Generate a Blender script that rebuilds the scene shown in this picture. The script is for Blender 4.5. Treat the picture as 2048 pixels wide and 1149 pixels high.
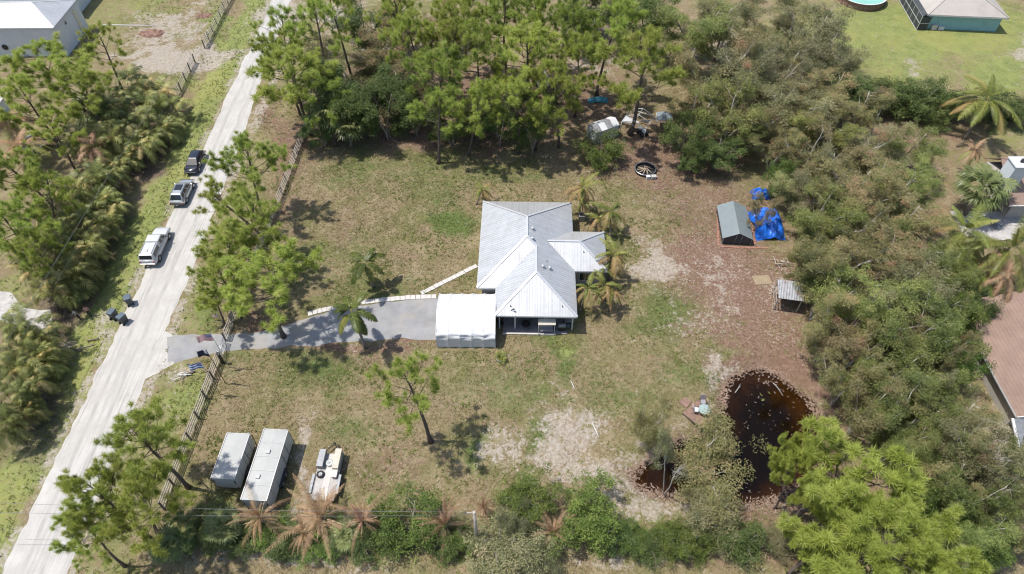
import bpy, bmesh, math, random
import numpy as np
from mathutils import Vector, Matrix

for o in list(bpy.data.objects):
    bpy.data.objects.remove(o)
scene = bpy.context.scene
COL = scene.collection
PI = math.pi

# ------------------------------------------------------------ camera
CAM_H = 60.0
FPX = 1360.0                       # focal length in photo pixels (2048 wide)
PITCH = math.radians(49.4)
cam = bpy.data.cameras.new('camera')
cam.sensor_width = 36.0
cam.lens = 36.0 * FPX / 2048.0
cam.clip_start = 0.5
cam.clip_end = 3000
camo = bpy.data.objects.new('camera', cam)
COL.objects.link(camo)
camo.location = (0, 0, CAM_H)
camo.rotation_euler = (PI / 2 - PITCH, 0, 0)
scene.camera = camo

# ------------------------------------------------------------ sky and sun
SUN_EL = math.radians(67)
SUN_AZ = math.radians(173)         # direction towards the sun, from +X counter-clockwise
sunv = Vector((math.cos(SUN_AZ) * math.cos(SUN_EL), math.sin(SUN_AZ) * math.cos(SUN_EL), math.sin(SUN_EL)))
world = bpy.data.worlds.new('World')
scene.world = world
world.use_nodes = True
wn = world.node_tree.nodes
sky = wn.new('ShaderNodeTexSky')
sky.sky_type = 'NISHITA'
sky.sun_disc = False
sky.sun_elevation = SUN_EL
sky.sun_rotation = math.atan2(sunv.x, sunv.y)
sky.air_density = 1.0
sky.dust_density = 1.5
wn['Background'].inputs['Strength'].default_value = 0.14
world.node_tree.links.new(sky.outputs[0], wn['Background'].inputs['Color'])
sl = bpy.data.lights.new('sun', 'SUN')
sl.energy = 4.0
sl.angle = math.radians(0.53)
sl.color = (1.0, 0.955, 0.88)
so = bpy.data.objects.new('sun', sl)
COL.objects.link(so)
so.rotation_euler = (-sunv).to_track_quat('-Z', 'Y').to_euler()
scene.view_settings.view_transform = 'Standard'
scene.view_settings.look = 'None'
scene.view_settings.exposure = 0.30
scene.view_settings.gamma = 1.0
scene.render.engine = 'CYCLES'
scene.cycles.max_bounces = 5
scene.cycles.filter_width = 1.15
scene.cycles.diffuse_bounces = 2
scene.cycles.glossy_bounces = 2
scene.cycles.transmission_bounces = 4
scene.cycles.transparent_max_bounces = 6
scene.cycles.caustics_reflective = False
scene.cycles.caustics_refractive = False

# ------------------------------------------------------------ helpers
CF = np.array([0, math.cos(PITCH), -math.sin(PITCH)])
CU = np.array([0, math.sin(PITCH), math.cos(PITCH)])

def P(u, v, z=0.0):
    """ground (or height z) point that the photo shows at pixel u, v"""
    d = np.array([(u - 1024) / FPX, 0, 0]) + (574.5 - v) / FPX * CU + CF
    t = (z - CAM_H) / d[2]
    return Vector((t * d[0], t * d[1], z))

def pix(x, y, z=0.0):
    """numpy: photo pixel of world points"""
    dy = y * CF[1] + (z - CAM_H) * CF[2]
    return 1024 + FPX * x / dy, 574.5 - FPX * (y * CU[1] + (z - CAM_H) * CU[2]) / dy

def mpp(u, v, z=0):
    """metres per photo pixel at that place"""
    q = P(u, v, z)
    return (q.y * CF[1] + (z - CAM_H) * CF[2]) / FPX

def srgb(r, g, b, k=1.0):
    f = lambda c: (c / 12.92 if c <= .04045 else ((c + .055) / 1.055) ** 2.4)
    return (f(r / 255) * k, f(g / 255) * k, f(b / 255) * k, 1)

# ---- materials
def newmat(name):
    m = bpy.data.materials.new(name)
    m.use_nodes = True
    nt = m.node_tree
    return m, nt, nt.nodes['Principled BSDF']

def mat(name, col, rough=.6, metal=0.0, var=.18, scale=3.0, bump=0.0, bscale=20.0, dirt=None, dirt_amt=.4, spec=.5, coat=0):
    m, nt, b = newmat(name)
    N, L = nt.nodes, nt.links
    tc = N.new('ShaderNodeTexCoord')
    n1 = N.new('ShaderNodeTexNoise'); n1.inputs['Scale'].default_value = scale; n1.inputs['Detail'].default_value = 4
    n1.inputs['Roughness'].default_value = .65
    L.new(tc.outputs['Object'], n1.inputs['Vector'])
    mr = N.new('ShaderNodeMapRange'); mr.inputs[1].default_value = .3; mr.inputs[2].default_value = .7
    mr.inputs[3].default_value = 1 - var; mr.inputs[4].default_value = 1 + var
    L.new(n1.outputs['Fac'], mr.inputs[0])
    mx = N.new('ShaderNodeMix'); mx.data_type = 'RGBA'; mx.blend_type = 'MULTIPLY'; mx.inputs[0].default_value = 1
    c4 = tuple(col[:3]) + (1,)
    mx.inputs[6].default_value = c4
    L.new(mr.outputs[0], mx.inputs[7])
    out = mx.outputs[2]
    if dirt:
        n2 = N.new('ShaderNodeTexNoise'); n2.inputs['Scale'].default_value = scale * .45; n2.inputs['Detail'].default_value = 5
        n2.inputs['Roughness'].default_value = .7
        L.new(tc.outputs['Object'], n2.inputs['Vector'])
        r2 = N.new('ShaderNodeMapRange'); r2.inputs[1].default_value = .48; r2.inputs[2].default_value = .72
        r2.inputs[4].default_value = dirt_amt
        L.new(n2.outputs['Fac'], r2.inputs[0])
        m2 = N.new('ShaderNodeMix'); m2.data_type = 'RGBA'
        L.new(r2.outputs[0], m2.inputs[0]); L.new(out, m2.inputs[6]); m2.inputs[7].default_value = tuple(dirt[:3]) + (1,)
        out = m2.outputs[2]
    L.new(out, b.inputs['Base Color'])
    b.inputs['Roughness'].default_value = rough
    b.inputs['Metallic'].default_value = metal
    b.inputs['Specular IOR Level'].default_value = spec
    b.inputs['Coat Weight'].default_value = coat
    if bump:
        n3 = N.new('ShaderNodeTexNoise'); n3.inputs['Scale'].default_value = bscale; n3.inputs['Detail'].default_value = 2
        L.new(tc.outputs['Object'], n3.inputs['Vector'])
        bp = N.new('ShaderNodeBump'); bp.inputs['Strength'].default_value = bump; bp.inputs['Distance'].default_value = .05
        L.new(n3.outputs['Fac'], bp.inputs['Height']); L.new(bp.outputs[0], b.inputs['Normal'])
    return m

def leafmat(name, stops, trans=.35, hue=.03, val=.35, rough=.55, tcol=None):
    """foliage: ramp over the per-leaf 'tint' attribute, shifted a little for every plant"""
    m = bpy.data.materials.new(name); m.use_nodes = True
    nt = m.node_tree; N, L = nt.nodes, nt.links
    b = N['Principled BSDF']; out = N['Material Output']
    at = N.new('ShaderNodeAttribute'); at.attribute_name = 'tint'
    rp = N.new('ShaderNodeValToRGB')
    el = rp.color_ramp.elements
    while len(el) > len(stops): el.remove(el[-1])
    while len(el) < len(stops): el.new(1)
    for e, (p, c) in zip(el, stops):
        e.position = p; e.color = tuple(c[:3]) + (1,)
    L.new(at.outputs['Fac'], rp.inputs[0])
    oi = N.new('ShaderNodeObjectInfo')
    hs = N.new('ShaderNodeHueSaturation')
    a = N.new('ShaderNodeMapRange'); a.inputs[3].default_value = .5 - hue; a.inputs[4].default_value = .5 + hue
    L.new(oi.outputs['Random'], a.inputs[0]); L.new(a.outputs[0], hs.inputs['Hue'])
    mu = N.new('ShaderNodeMath'); mu.operation = 'MULTIPLY'; mu.inputs[1].default_value = 7.13
    fr = N.new('ShaderNodeMath'); fr.operation = 'FRACT'
    L.new(oi.outputs['Random'], mu.inputs[0]); L.new(mu.outputs[0], fr.inputs[0])
    v = N.new('ShaderNodeMapRange'); v.inputs[3].default_value = 1 - val; v.inputs[4].default_value = 1 + val * .6
    L.new(fr.outputs[0], v.inputs[0]); L.new(v.outputs[0], hs.inputs['Value'])
    L.new(rp.outputs[0], hs.inputs['Color'])
    L.new(hs.outputs[0], b.inputs['Base Color'])
    b.inputs['Roughness'].default_value = rough
    b.inputs['Specular IOR Level'].default_value = .35
    tr = N.new('ShaderNodeBsdfTranslucent')
    L.new(hs.outputs[0], tr.inputs['Color'])
    mx = N.new('ShaderNodeMixShader'); mx.inputs[0].default_value = trans
    L.new(b.outputs[0], mx.inputs[1]); L.new(tr.outputs[0], mx.inputs[2])
    L.new(mx.outputs[0], out.inputs['Surface'])
    return m

# ---- objects
def link(o, parent=None):
    COL.objects.link(o)
    if parent is not None: o.parent = parent
    return o

def thing(name, label, cat, loc=(0, 0, 0), rz=0.0, group=None, scale=None):
    o = bpy.data.objects.new(name, None)
    o.empty_display_size = .3
    COL.objects.link(o)
    o.location = loc; o.rotation_euler = (0, 0, rz)
    if scale is not None: o.scale = scale
    tag(o, label, cat, group)
    return o

def tag(o, label, cat, group=None):
    o['label'] = label; o['category'] = cat
    if group: o['group'] = group
    return o

class MB:
    """collects shapes, builds ONE mesh object"""
    def __init__(s): s.v = []; s.f = []; s.sm = []
    def add(s, vs, fs, smooth=False):
        n = len(s.v); s.v += [tuple(q) for q in vs]
        s.f += [tuple(i + n for i in f) for f in fs]; s.sm += [smooth] * len(fs)
        return s
    def box(s, c, d, rz=0, M=None):
        hx, hy, hz = d[0] / 2, d[1] / 2, d[2] / 2
        vs = [Vector((x, y, z)) for z in (-hz, hz) for x, y in ((-hx, -hy), (hx, -hy), (hx, hy), (-hx, hy))]
        R = Matrix.Rotation(rz, 3, 'Z') if M is None else M
        vs = [R @ q + Vector(c) for q in vs]
        return s.add(vs, [(3, 2, 1, 0), (4, 5, 6, 7), (0, 1, 5, 4), (1, 2, 6, 5), (2, 3, 7, 6), (3, 0, 4, 7)])
    def beam(s, a, b, w, h=None):
        """rectangular bar from a to b"""
        a, b = Vector(a), Vector(b); h = h or w
        d = (b - a); l = d.length
        if l < 1e-6: return s
        d /= l
        up = Vector((0, 0, 1)) if abs(d.z) < .95 else Vector((0, 1, 0))
        x = d.cross(up).normalized(); y = x.cross(d)
        vs = [p + x * sx * w / 2 + y * sy * h / 2 for p in (a, b) for sx, sy in ((-1, -1), (1, -1), (1, 1), (-1, 1))]
        return s.add(vs, [(0, 1, 2, 3), (7, 6, 5, 4), (0, 4, 5, 1), (1, 5, 6, 2), (2, 6, 7, 3), (3, 7, 4, 0)])
    def tube(s, pts, rad, n=7, cap=True):
        pts = [Vector(p) for p in pts]
        if not hasattr(rad, '__len__'): rad = [rad] * len(pts)
        base = len(s.v); rings = []
        for i, p in enumerate(pts):
            d = (pts[min(i + 1, len(pts) - 1)] - pts[max(i - 1, 0)]).normalized()
            up = Vector((0, 0, 1)) if abs(d.z) < .9 else Vector((1, 0, 0))
            x = d.cross(up).normalized(); y = x.cross(d)
            rings.append([p + (x * math.cos(2 * PI * k / n) + y * math.sin(2 * PI * k / n)) * rad[i] for k in range(n)])
        vs = [q for r in rings for q in r]
        fs = [(i * n + k, i * n + (k + 1) % n, (i + 1) * n + (k + 1) % n, (i + 1) * n + k) for i in range(len(pts) - 1) for k in range(n)]
        s.add(vs, fs, True)
        if cap:
            s.f.append(tuple(base + k for k in reversed(range(n)))); s.sm.append(False)
            e = base + (len(pts) - 1) * n
            s.f.append(tuple(e + k for k in range(n))); s.sm.append(False)
        return s
    def cyl(s, a, b, r, n=16, r2=None):
        return s.tube([a, b], [r, r if r2 is None else r2], n)
    def poly(s, pts, th=0.0):
        """flat polygon (ccw from above), optionally extruded down by th"""
        n = len(pts); pts = [Vector(p) for p in pts]
        if th == 0: return s.add(pts, [tuple(range(n))])
        lo = [p - Vector((0, 0, th)) for p in pts]
        return s.add(pts + lo, [tuple(range(n)), tuple(range(2 * n - 1, n - 1, -1))] + [(i, i + n, (i + 1) % n + n, (i + 1) % n) for i in range(n)])
    def lathe(s, prof, n=20, c=(0, 0, 0)):
        vs = [(c[0] + r * math.cos(2 * PI * k / n), c[1] + r * math.sin(2 * PI * k / n), c[2] + z) for r, z in prof for k in range(n)]
        fs = [(i * n + k, i * n + (k + 1) % n, (i + 1) * n + (k + 1) % n, (i + 1) * n + k) for i in range(len(prof) - 1) for k in range(n)]
        return s.add(vs, fs, True)
    def mesh(s, name):
        me = bpy.data.meshes.new(name)
        me.from_pydata(s.v, [], s.f)
        me.polygons.foreach_set('use_smooth', s.sm)
        me.update()
        return me
    def build(s, name, m, parent=None, bevel=0.0, label=None):
        me = s.mesh(name)
        if m: me.materials.append(m)
        o = bpy.data.objects.new(name, me)
        link(o, parent)
        if bevel:
            b = o.modifiers.new('bevel', 'BEVEL'); b.width = bevel; b.segments = 2; b.limit_method = 'ANGLE'
        if label: o['label'] = label
        return o

def struct(o, kind='structure'):
    o['kind'] = kind
    return o

def share(name, me, parent, loc, rot=(0, 0, 0), scale=(1, 1, 1)):
    o = bpy.data.objects.new(name, me)
    COL.objects.link(o); o.parent = parent
    o.location = loc; o.rotation_euler = rot; o.scale = scale
    return o

def tri_mesh(name, V, tint, m):
    """V: (n,3,3) triangles; tint: (n,)"""
    n = len(V)
    me = bpy.data.meshes.new(name)
    me.vertices.add(3 * n); me.loops.add(3 * n); me.polygons.add(n)
    me.vertices.foreach_set('co', np.asarray(V, np.float32).reshape(-1))
    me.loops.foreach_set('vertex_index', np.arange(3 * n, dtype=np.int32))
    me.polygons.foreach_set('loop_start', np.arange(0, 3 * n, 3, dtype=np.int32))
    a = me.attributes.new('tint', 'FLOAT', 'FACE')
    a.data.foreach_set('value', np.asarray(tint, np.float32))
    me.materials.append(m)
    me.update(calc_edges=True)
    return me

# ------------------------------------------------------------ materials
M = {}
M['white_metal'] = mat('galvalume_roof', (.57, .575, .58), .38, .38, .07, .8, dirt=(.38, .375, .355), dirt_amt=.4)
M['ridge'] = mat('ridge_cap', (.64, .65, .66), .38, .4, .06, 1)
M['fascia'] = mat('fascia_paint', (.55, .56, .57), .6, 0, .1, 2)
M['wall_grey'] = mat('stucco_wall', (.36, .34, .31), .85, 0, .12, 2, .3, 30)
M['wall_white'] = mat('white_wall', (.60, .63, .66), .7, 0, .07, .6, .1, 20)
M['wall_teal'] = mat('turquoise_stucco', (.25, .45, .48), .8, 0, .1, .7, .2, 30)
M['concrete'] = mat('concrete', (.44, .42, .40), .9, 0, .18, 1.5, .3, 12, dirt=(.25, .22, .19), dirt_amt=.5)
M['concrete_pale'] = mat('pale_concrete', (.56, .53, .50), .9, 0, .16, 1.4, .3, 12, dirt=(.34, .29, .24), dirt_amt=.5)
M['dark_floor'] = mat('patio_floor', (.22, .21, .22), .7, 0, .2, 1.5)
M['glass'] = mat('dark_glass', (.018, .022, .028), .08, 0, .2, 2, spec=.8)
M['fabric_white'] = mat('white_polyethylene', (.66, .665, .68), .5, 0, .06, 1.2, .12, 5, dirt=(.50, .495, .48), dirt_amt=.45)
M['pipe'] = mat('galvanised_pipe', (.55, .56, .58), .4, .6, .1, 4)
M['pvc'] = mat('white_tube', (.62, .62, .61), .5, 0, .08, 3)
M['black'] = mat('black_plastic', (.022, .022, .024), .5, 0, .2, 3)
M['rubber'] = mat('tyre_rubber', (.025, .025, .026), .8, 0, .2, 6)
M['rim'] = mat('alloy_rim', (.5, .5, .52), .3, .8, .1, 6)
M['chrome'] = mat('bright_metal', (.42, .42, .44), .35, .8, .05, 6)
M['red_lens'] = mat('red_lens', (.35, .015, .012), .2, 0, .1, 6)
M['lamp_lens'] = mat('clear_lens', (.34, .35, .37), .2, .1, .05, 6)
M['paint_white'] = mat('white_car_paint', (.54, .55, .565), .28, 0, .03, 1.5, coat=.6)
M['paint_silver'] = mat('silver_car_paint', (.50, .52, .53), .3, .55, .05, 1.5, coat=.5)
M['paint_black'] = mat('navy_black_car_paint', (.010, .012, .022), .2, 0, .1, 1.5, coat=.9)
M['bin'] = mat('slate_blue_plastic', (.045, .058, .068), .45, 0, .15, 3)
M['bin_lid'] = mat('slate_blue_lid', (.095, .125, .155), .42, 0, .12, 3)
M['wood'] = mat('weathered_rail', (.40, .36, .31), .9, 0, .3, 2.5, .3, 18, dirt=(.20, .165, .135), dirt_amt=.6)
M['wood_dark'] = mat('weathered_post', (.15, .125, .105), .9, 0, .3, 3, .3, 18)
M['deck'] = mat('brown_deck_board', (.25, .155, .12), .8, 0, .25, 3, .2, 15, dirt=(.14, .10, .08), dirt_amt=.5)
M['trailer'] = mat('trailer_skin', (.43, .45, .445), .45, 0, .06, .9, dirt=(.43, .44, .41), dirt_amt=.45)
M['trailer_roof'] = mat('trailer_roof', (.375, .38, .37), .5, .05, .08, .8, dirt=(.29, .285, .26), dirt_amt=.55)
M['steel'] = mat('grey_steel', (.27, .28, .29), .5, .4, .2, 3)
M['plywood'] = mat('weathered_plywood', (.30, .235, .15), .9, 0, .2, 3, dirt=(.2, .15, .1), dirt_amt=.6)
M['beige'] = mat('beige_canvas', (.52, .48, .40), .8, 0, .1, 3)
M['shingle_brown'] = mat('brown_shingle', (.26, .18, .14), .95, 0, .16, .5, .35, 14, dirt=(.22, .15, .125), dirt_amt=.6)
M['shingle_beige'] = mat('beige_shingle', (.40, .365, .33), .95, 0, .10, .4, .3, 12, dirt=(.30, .28, .26), dirt_amt=.5)
M['tan_brick'] = mat('red_paver', (.34, .17, .13), .9, 0, .25, 4, .2, 15)
M['grey_roof'] = mat('grey_green_canopy', (.19, .225, .235), .6, 0, .08, 1.5, dirt=(.15, .175, .18), dirt_amt=.4)
M['tarp_blue'] = mat('blue_tarp', (.015, .13, .58), .4, 0, .3, 2.0, .3, 6)
M['tarp_teal'] = mat('teal_tarp', (.06, .26, .34), .5, 0, .2, 2)
M['tin'] = mat('rusty_tin', (.40, .41, .425), .45, .45, .2, 2, dirt=(.23, .085, .045), dirt_amt=.9)
M['bark_pine'] = mat('pine_bark', (.125, .095, .08), .95, 0, .35, 5, .5, 14)
M['bark_grey'] = mat('grey_bark', (.30, .265, .225), .95, 0, .3, 4, .3, 12)
M['bark_white'] = mat('pale_bark', (.44, .41, .37), .9, 0, .25, 4, .3, 12)
M['bark_palm'] = mat('palm_trunk', (.21, .18, .15), .95, 0, .3, 5, .4, 18)
M['red_dirt'] = mat('red_dirt', (.25, .15, .11), .95, 0, .25, 2, .5, 8)
M['skin'] = mat('skin', (.45, .26, .19), .6, 0, .05, 5)
M['hair'] = mat('hair', (.06, .04, .03), .7, 0, .1, 10)
M['peach'] = mat('peach_cloth', (.62, .33, .27), .85, 0, .1, 5)
M['cloth_white'] = mat('pale_cloth', (.62, .63, .66), .85, 0, .1, 5)
M['cloth_navy'] = mat('dark_cloth', (.025, .028, .045), .85, 0, .1, 5)
M['pool_water'] = mat('pool_water', (.25, .50, .42), .12, 0, .06, .6)
M['screen'] = mat('insect_screen', (.05, .055, .06), .7, 0, .3, .6)
M['tabletop'] = mat('green_glass_top', (.30, .38, .37), .25, 0, .15, 3)
M['mesh_sling'] = mat('grey_sling', (.30, .28, .30), .8, 0, .15, 4)
M['fence_black'] = mat('black_steel_gate', (.03, .03, .032), .5, .2, .2, 4)
M['cable'] = mat('cable', (.10, .10, .10), .6, 0, .1, 2)
M['cable_pale'] = mat('pale_cable', (.22, .22, .225), .6, 0, .1, 2)
M['log'] = mat('cut_log', (.34, .27, .20), .9, 0, .3, 5, .3, 12)
M['white_pot'] = mat('white_pot', (.66, .66, .64), .6, 0, .1, 3)

# foliage
G = lambda r, g, b: (r, g, b)
LM = {}
LM['pine'] = leafmat('pine_needles', [(0, G(.18, .225, .045)), (.45, G(.365, .445, .09)), (.85, G(.49, .555, .135)), (1, G(.51, .45, .18))], .45, .012, .18)
LM['pine_bright'] = leafmat('bright_pine_needles', [(0, G(.22, .27, .045)), (.5, G(.44, .50, .10)), (1, G(.54, .57, .16))], .45, .006, .1)
LM['olive'] = leafmat('paperbark_leaves', [(0, G(.11, .125, .05)), (.28, G(.24, .245, .095)), (.58, G(.38, .35, .155)), (.85, G(.45, .355, .185)), (1, G(.46, .27, .16))], .36, .025, .3)
LM['lime_olive'] = leafmat('yellow_green_leaves', [(0, G(0.120, 0.155, 0.045)), (.4, G(0.250, 0.290, 0.085)), (.75, G(0.370, 0.390, 0.125)), (1, G(0.430, 0.370, 0.170))], .38, .03, .3)
LM['grey_olive'] = leafmat('grey_olive_leaves', [(0, G(.12, .135, .06)), (.4, G(.25, .255, .12)), (.7, G(.35, .34, .175)), (1, G(.45, .38, .22))], .36, .025, .26)
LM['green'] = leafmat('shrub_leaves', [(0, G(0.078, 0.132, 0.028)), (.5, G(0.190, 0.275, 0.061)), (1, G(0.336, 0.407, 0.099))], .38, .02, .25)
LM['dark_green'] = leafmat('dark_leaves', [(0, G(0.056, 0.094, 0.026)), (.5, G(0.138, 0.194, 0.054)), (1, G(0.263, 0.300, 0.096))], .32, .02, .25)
LM['palm'] = leafmat('palm_fronds', [(0, G(0.090, 0.125, 0.030)), (.5, G(0.200, 0.235, 0.055)), (.8, G(0.340, 0.330, 0.090)), (1, G(0.420, 0.290, 0.130))], .35, .012, .2, .42)
LM['areca'] = leafmat('areca_fronds', [(0, G(0.106, 0.132, 0.038)), (.45, G(0.277, 0.305, 0.095)), (.75, G(0.462, 0.450, 0.164)), (.92, G(0.608, 0.515, 0.253)), (1, G(0.688, 0.503, 0.215))], .32, .015, .25, .42)
LM['fan'] = leafmat('fan_palm_leaves', [(0, G(0.100, 0.130, 0.045)), (.5, G(0.210, 0.250, 0.090)), (1, G(0.340, 0.360, 0.150))], .32, .01, .2, .4)
LM['dead'] = leafmat('dead_fronds', [(0, G(0.240, 0.140, 0.085)), (.5, G(0.450, 0.270, 0.160)), (.85, G(0.550, 0.380, 0.240)), (1, G(0.300, 0.320, 0.090))], .28, .01, .15)
LM['grass'] = leafmat('grass_blades', [(0, G(.15, .17, .055)), (.4, G(.25, .235, .095)), (.8, G(.36, .30, .16)), (1, G(.48, .41, .26))], .3, 0, 0)
LM['weed'] = leafmat('verge_weeds', [(0, G(.12, .16, .035)), (.6, G(.22, .26, .07)), (1, G(.34, .33, .13))], .3, 0, 0)
LM['litter'] = leafmat('leaf_litter', [(0, G(.20, .13, .09)), (.5, G(.34, .24, .18)), (1, G(.5, .44, .37))], .0, 0, 0)

# ------------------------------------------------------------ ground
def axis(lo, hi, step, far):
    a = np.arange(lo, hi + step / 2, step)
    g = []; d = step; q = 0
    while q < far:
        d *= 1.35; q += d; g.append(q)
    g = np.array(g)
    return np.concatenate([(lo - g)[::-1], a, hi + g])
gx = axis(-112, 112, .55, 900); gy = axis(8, 136, .55, 900)
XX, YY = np.meshgrid(gx, gy)
UU, VV = pix(XX, YY)
behind = (YY * CF[1] - CAM_H * CF[2]) < 5
UU = np.where(behind, -9999, UU); VV = np.where(behind, 9999, VV)

POND = [(1443, 822), (1442, 810), (1446, 788), (1455, 766), (1478, 746), (1500, 739), (1525, 738), (1556, 749), (1590, 775), (1618, 800), (1638, 836),
        (1648, 869), (1642, 900), (1625, 950), (1590, 985), (1520, 1010), (1440, 1010), (1380, 997), (1320, 987), (1278, 978), (1266, 945),
        (1297, 922), (1356, 884), (1403, 866), (1437, 846)]
WZ = -.55
pond = np.array([P(u, v, WZ)[:2] for u, v in POND])
def poly_sd(px, py, poly):
    """signed distance, negative inside"""
    d = np.full(px.shape, 1e9); ins = np.zeros(px.shape, bool)
    n = len(poly)
    for i in range(n):
        ax, ay = poly[i]; bx, by = poly[(i + 1) % n]
        ex, ey = bx - ax, by - ay
        t = np.clip(((px - ax) * ex + (py - ay) * ey) / (ex * ex + ey * ey), 0, 1)
        d = np.minimum(d, np.hypot(px - ax - t * ex, py - ay - t * ey))
        c = ((ay > py) != (by > py)) & (px < (bx - ax) * (py - ay) / (by - ay + 1e-12) + ax)
        ins ^= c
    return np.where(ins, -d, d)
rngn = np.random.default_rng(5)
def vnoise(x, y, s, seed=0):
    """smooth value noise in numpy"""
    r = np.random.default_rng(seed).random((256, 256))
    x = x / s; y = y / s
    xi = np.floor(x).astype(int); yi = np.floor(y).astype(int)
    fx = x - xi; fy = y - yi
    fx = fx * fx * (3 - 2 * fx); fy = fy * fy * (3 - 2 * fy)
    g = lambda a, b: r[a % 256, b % 256]
    return (g(xi, yi) * (1 - fx) + g(xi + 1, yi) * fx) * (1 - fy) + (g(xi, yi + 1) * (1 - fx) + g(xi + 1, yi + 1) * fx) * fy
SDP = poly_sd(XX, YY, pond) + (vnoise(XX, YY, 1.3, 3) - .5) * .7 + (vnoise(XX, YY, 3.5, 4) - .5) * .6
def terrain(x, y, sdp):
    z = (vnoise(x, y, 9, 1) - .5) * .10 + (vnoise(x, y, 2.2, 2) - .5) * .05
    flat = np.clip((np.abs(x + 40.9) - 3.6) / 2.0, 0, 1)           # road bed stays level
    z = z * flat
    z -= .45 * np.exp(-((x + 49.3) / 2.0) ** 2)                     # drainage swale left of the road
    z -= .18 * np.exp(-((x + 34.6) / 1.5) ** 2) * np.clip(np.abs(y - 43) / 3 - .6, 0, 1)
    k = np.clip(sdp / 2.2, 0, 1); k = k * k * (3 - 2 * k)
    zp = np.where(sdp < 0, WZ - np.minimum(-sdp * .5, 1.3), WZ * (1 - k) + z * k)
    return np.where(sdp < 2.2, zp, z)
ZZ = terrain(XX, YY, SDP)
# keep built pads level
def flatten(x0, x1, y0, y1, z=0.0):
    global ZZ
    d = np.maximum(np.maximum(x0 - XX, XX - x1), np.maximum(y0 - YY, YY - y1))
    k = np.clip(1 - d / 1.5, 0, 1)
    ZZ = ZZ * (1 - k) + z * k
flatten(-5, 12, 44, 64); flatten(-38, -1, 40, 49.5, 0.0); flatten(-10, -3, 46, 54)

# cover classes, laid out where the yard shows them
def field(blobs, jitter=26, seed=11):
    ju = UU + (vnoise(XX, YY, 3.0, seed) - .5) * jitter * 2
    jv = VV + (vnoise(XX, YY, 3.0, seed + 1) - .5) * jitter * 2
    w = np.zeros(XX.shape)
    for u, v, ru, rv, a in blobs:
        w = np.maximum(w, a * np.exp(-(((ju - u) / ru) ** 2 + ((jv - v) / rv) ** 2) ** 1.3))
    return w
def band(x0, x1, y0, y1, soft, a=1.0):
    d = np.maximum(np.maximum(x0 - XX, XX - x1), np.maximum(y0 - YY, YY - y1)) + (vnoise(XX, YY, 2.0, 31) - .5) * soft * 1.5
    return a * np.clip(.5 - d / soft, 0, 1)
green = field([(915, 445, 52, 30, 1.3), (870, 380, 70, 45, .6), (640, 745, 90, 40, .75), (1105, 690, 60, 30, .8), (1140, 720, 25, 50, .8), (1330, 630, 70, 45, .85),
               (1500, 720, 90, 45, .7), (1390, 745, 100, 40, .65), (1085, 880, 40, 45, .8), (955, 905, 22, 40, .9), (700, 520, 80, 60, .45), (760, 585, 90, 30, .6),
               (600, 520, 50, 60, .5), (730, 340, 120, 35, .6), (850, 330, 80, 25, .5), (1010, 360, 120, 25, .55), (1230, 470, 30, 80, .7), (470, 720, 40, 40, .5),
               (880, 600, 60, 40, .3), (700, 850, 70, 40, .55), (690, 960, 30, 60, .4), (560, 920, 20, 60, .3), (1000, 770, 90, 60, .5), (1230, 810, 90, 50, .5), (470, 980, 60, 50, .5),
               (1360, 420, 60, 60, .45), (1060, 960, 40, 40, .7), (1080, 800, 50, 30, .6), (430, 640, 40, 40, .7), (560, 560, 40, 40, .5), (950, 1110, 60, 20, .4), (1600, 150, 40, 60, .5)])
straw = field([(900, 270, 260, 42, 1), (700, 250, 120, 50, .9), (1130, 200, 160, 70, .9), (1330, 310, 190, 70, 1), (1460, 420, 110, 60, .8), (1430, 520, 120, 110, 1.1), (1520, 600, 100, 110, 1.1), (1450, 640, 110, 60, .8), (1400, 400, 110, 60, .7),
               (1560, 710, 90, 60, 1.15), (1380, 590, 60, 60, .5), (575, 290, 45, 80, .85), (560, 400, 35, 70, .5), (545, 640, 60, 30, .8), (700, 697, 150, 10, .9), (880, 190, 260, 70, .9),
               (1660, 850, 40, 90, 1), (1560, 735, 90, 30, 1), (1690, 1010, 110, 90, .85), (1750, 400, 160, 250, .7), (1800, 700, 160, 250, .8), (540, 230, 30, 50, .8), (470, 590, 40, 60, .45),
               (760, 930, 120, 50, .45), (1450, 730, 60, 20, .6), (740, 720, 40, 26, .5), (830, 700, 60, 18, .7), (1560, 1110, 200, 30, .6), (680, 480, 26, 60, .4), (1900, 270, 90, 26, .55)])
sand = field([(1310, 545, 46, 50, .95), (1290, 500, 30, 30, .7), (1150, 860, 70, 50, .9), (1180, 945, 95, 50, .8), (1245, 960, 50, 36, .75), (1120, 910, 50, 60, .85), (1010, 890, 60, 40, .65),
              (1300, 1010, 90, 30, .75), (1380, 640, 60, 30, .4), (600, 930, 14, 80, .9), (590, 870, 14, 40, .8), (1450, 740, 30, 26, .7), (330, 65, 80, 40, .75), (370, 114, 150, 16, 1.5), (300, 112, 90, 15, 1.3), (395, 8, 30, 12, .8),
              (460, 1110, 120, 26, .7), (620, 1120, 160, 22, .5), (1000, 1120, 90, 20, .55), (1250, 1115, 130, 18, .6), (1440, 560, 60, 90, .4), (1980, 900, 60, 90, .8), (1830, 130, 34, 18, .75), (2045, 110, 20, 40, .7),
              (1560, 560, 30, 30, .5), (1120, 780, 26, 26, .4), (600, 820, 40, 18, .45), (640, 28, 100, 22, 1.5), (560, 30, 60, 24, 1.4), (780, 90, 60, 60, .8), (900, 30, 60, 40, .4), (1200, 130, 80, 20, .6), (1430, 100, 40, 40, .5),
              (215, 650, 22, 18, .8), (350, 730, 20, 20, .7), (1050, 640, 40, 5, .3), (120, 690, 26, 30, .6)])
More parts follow.
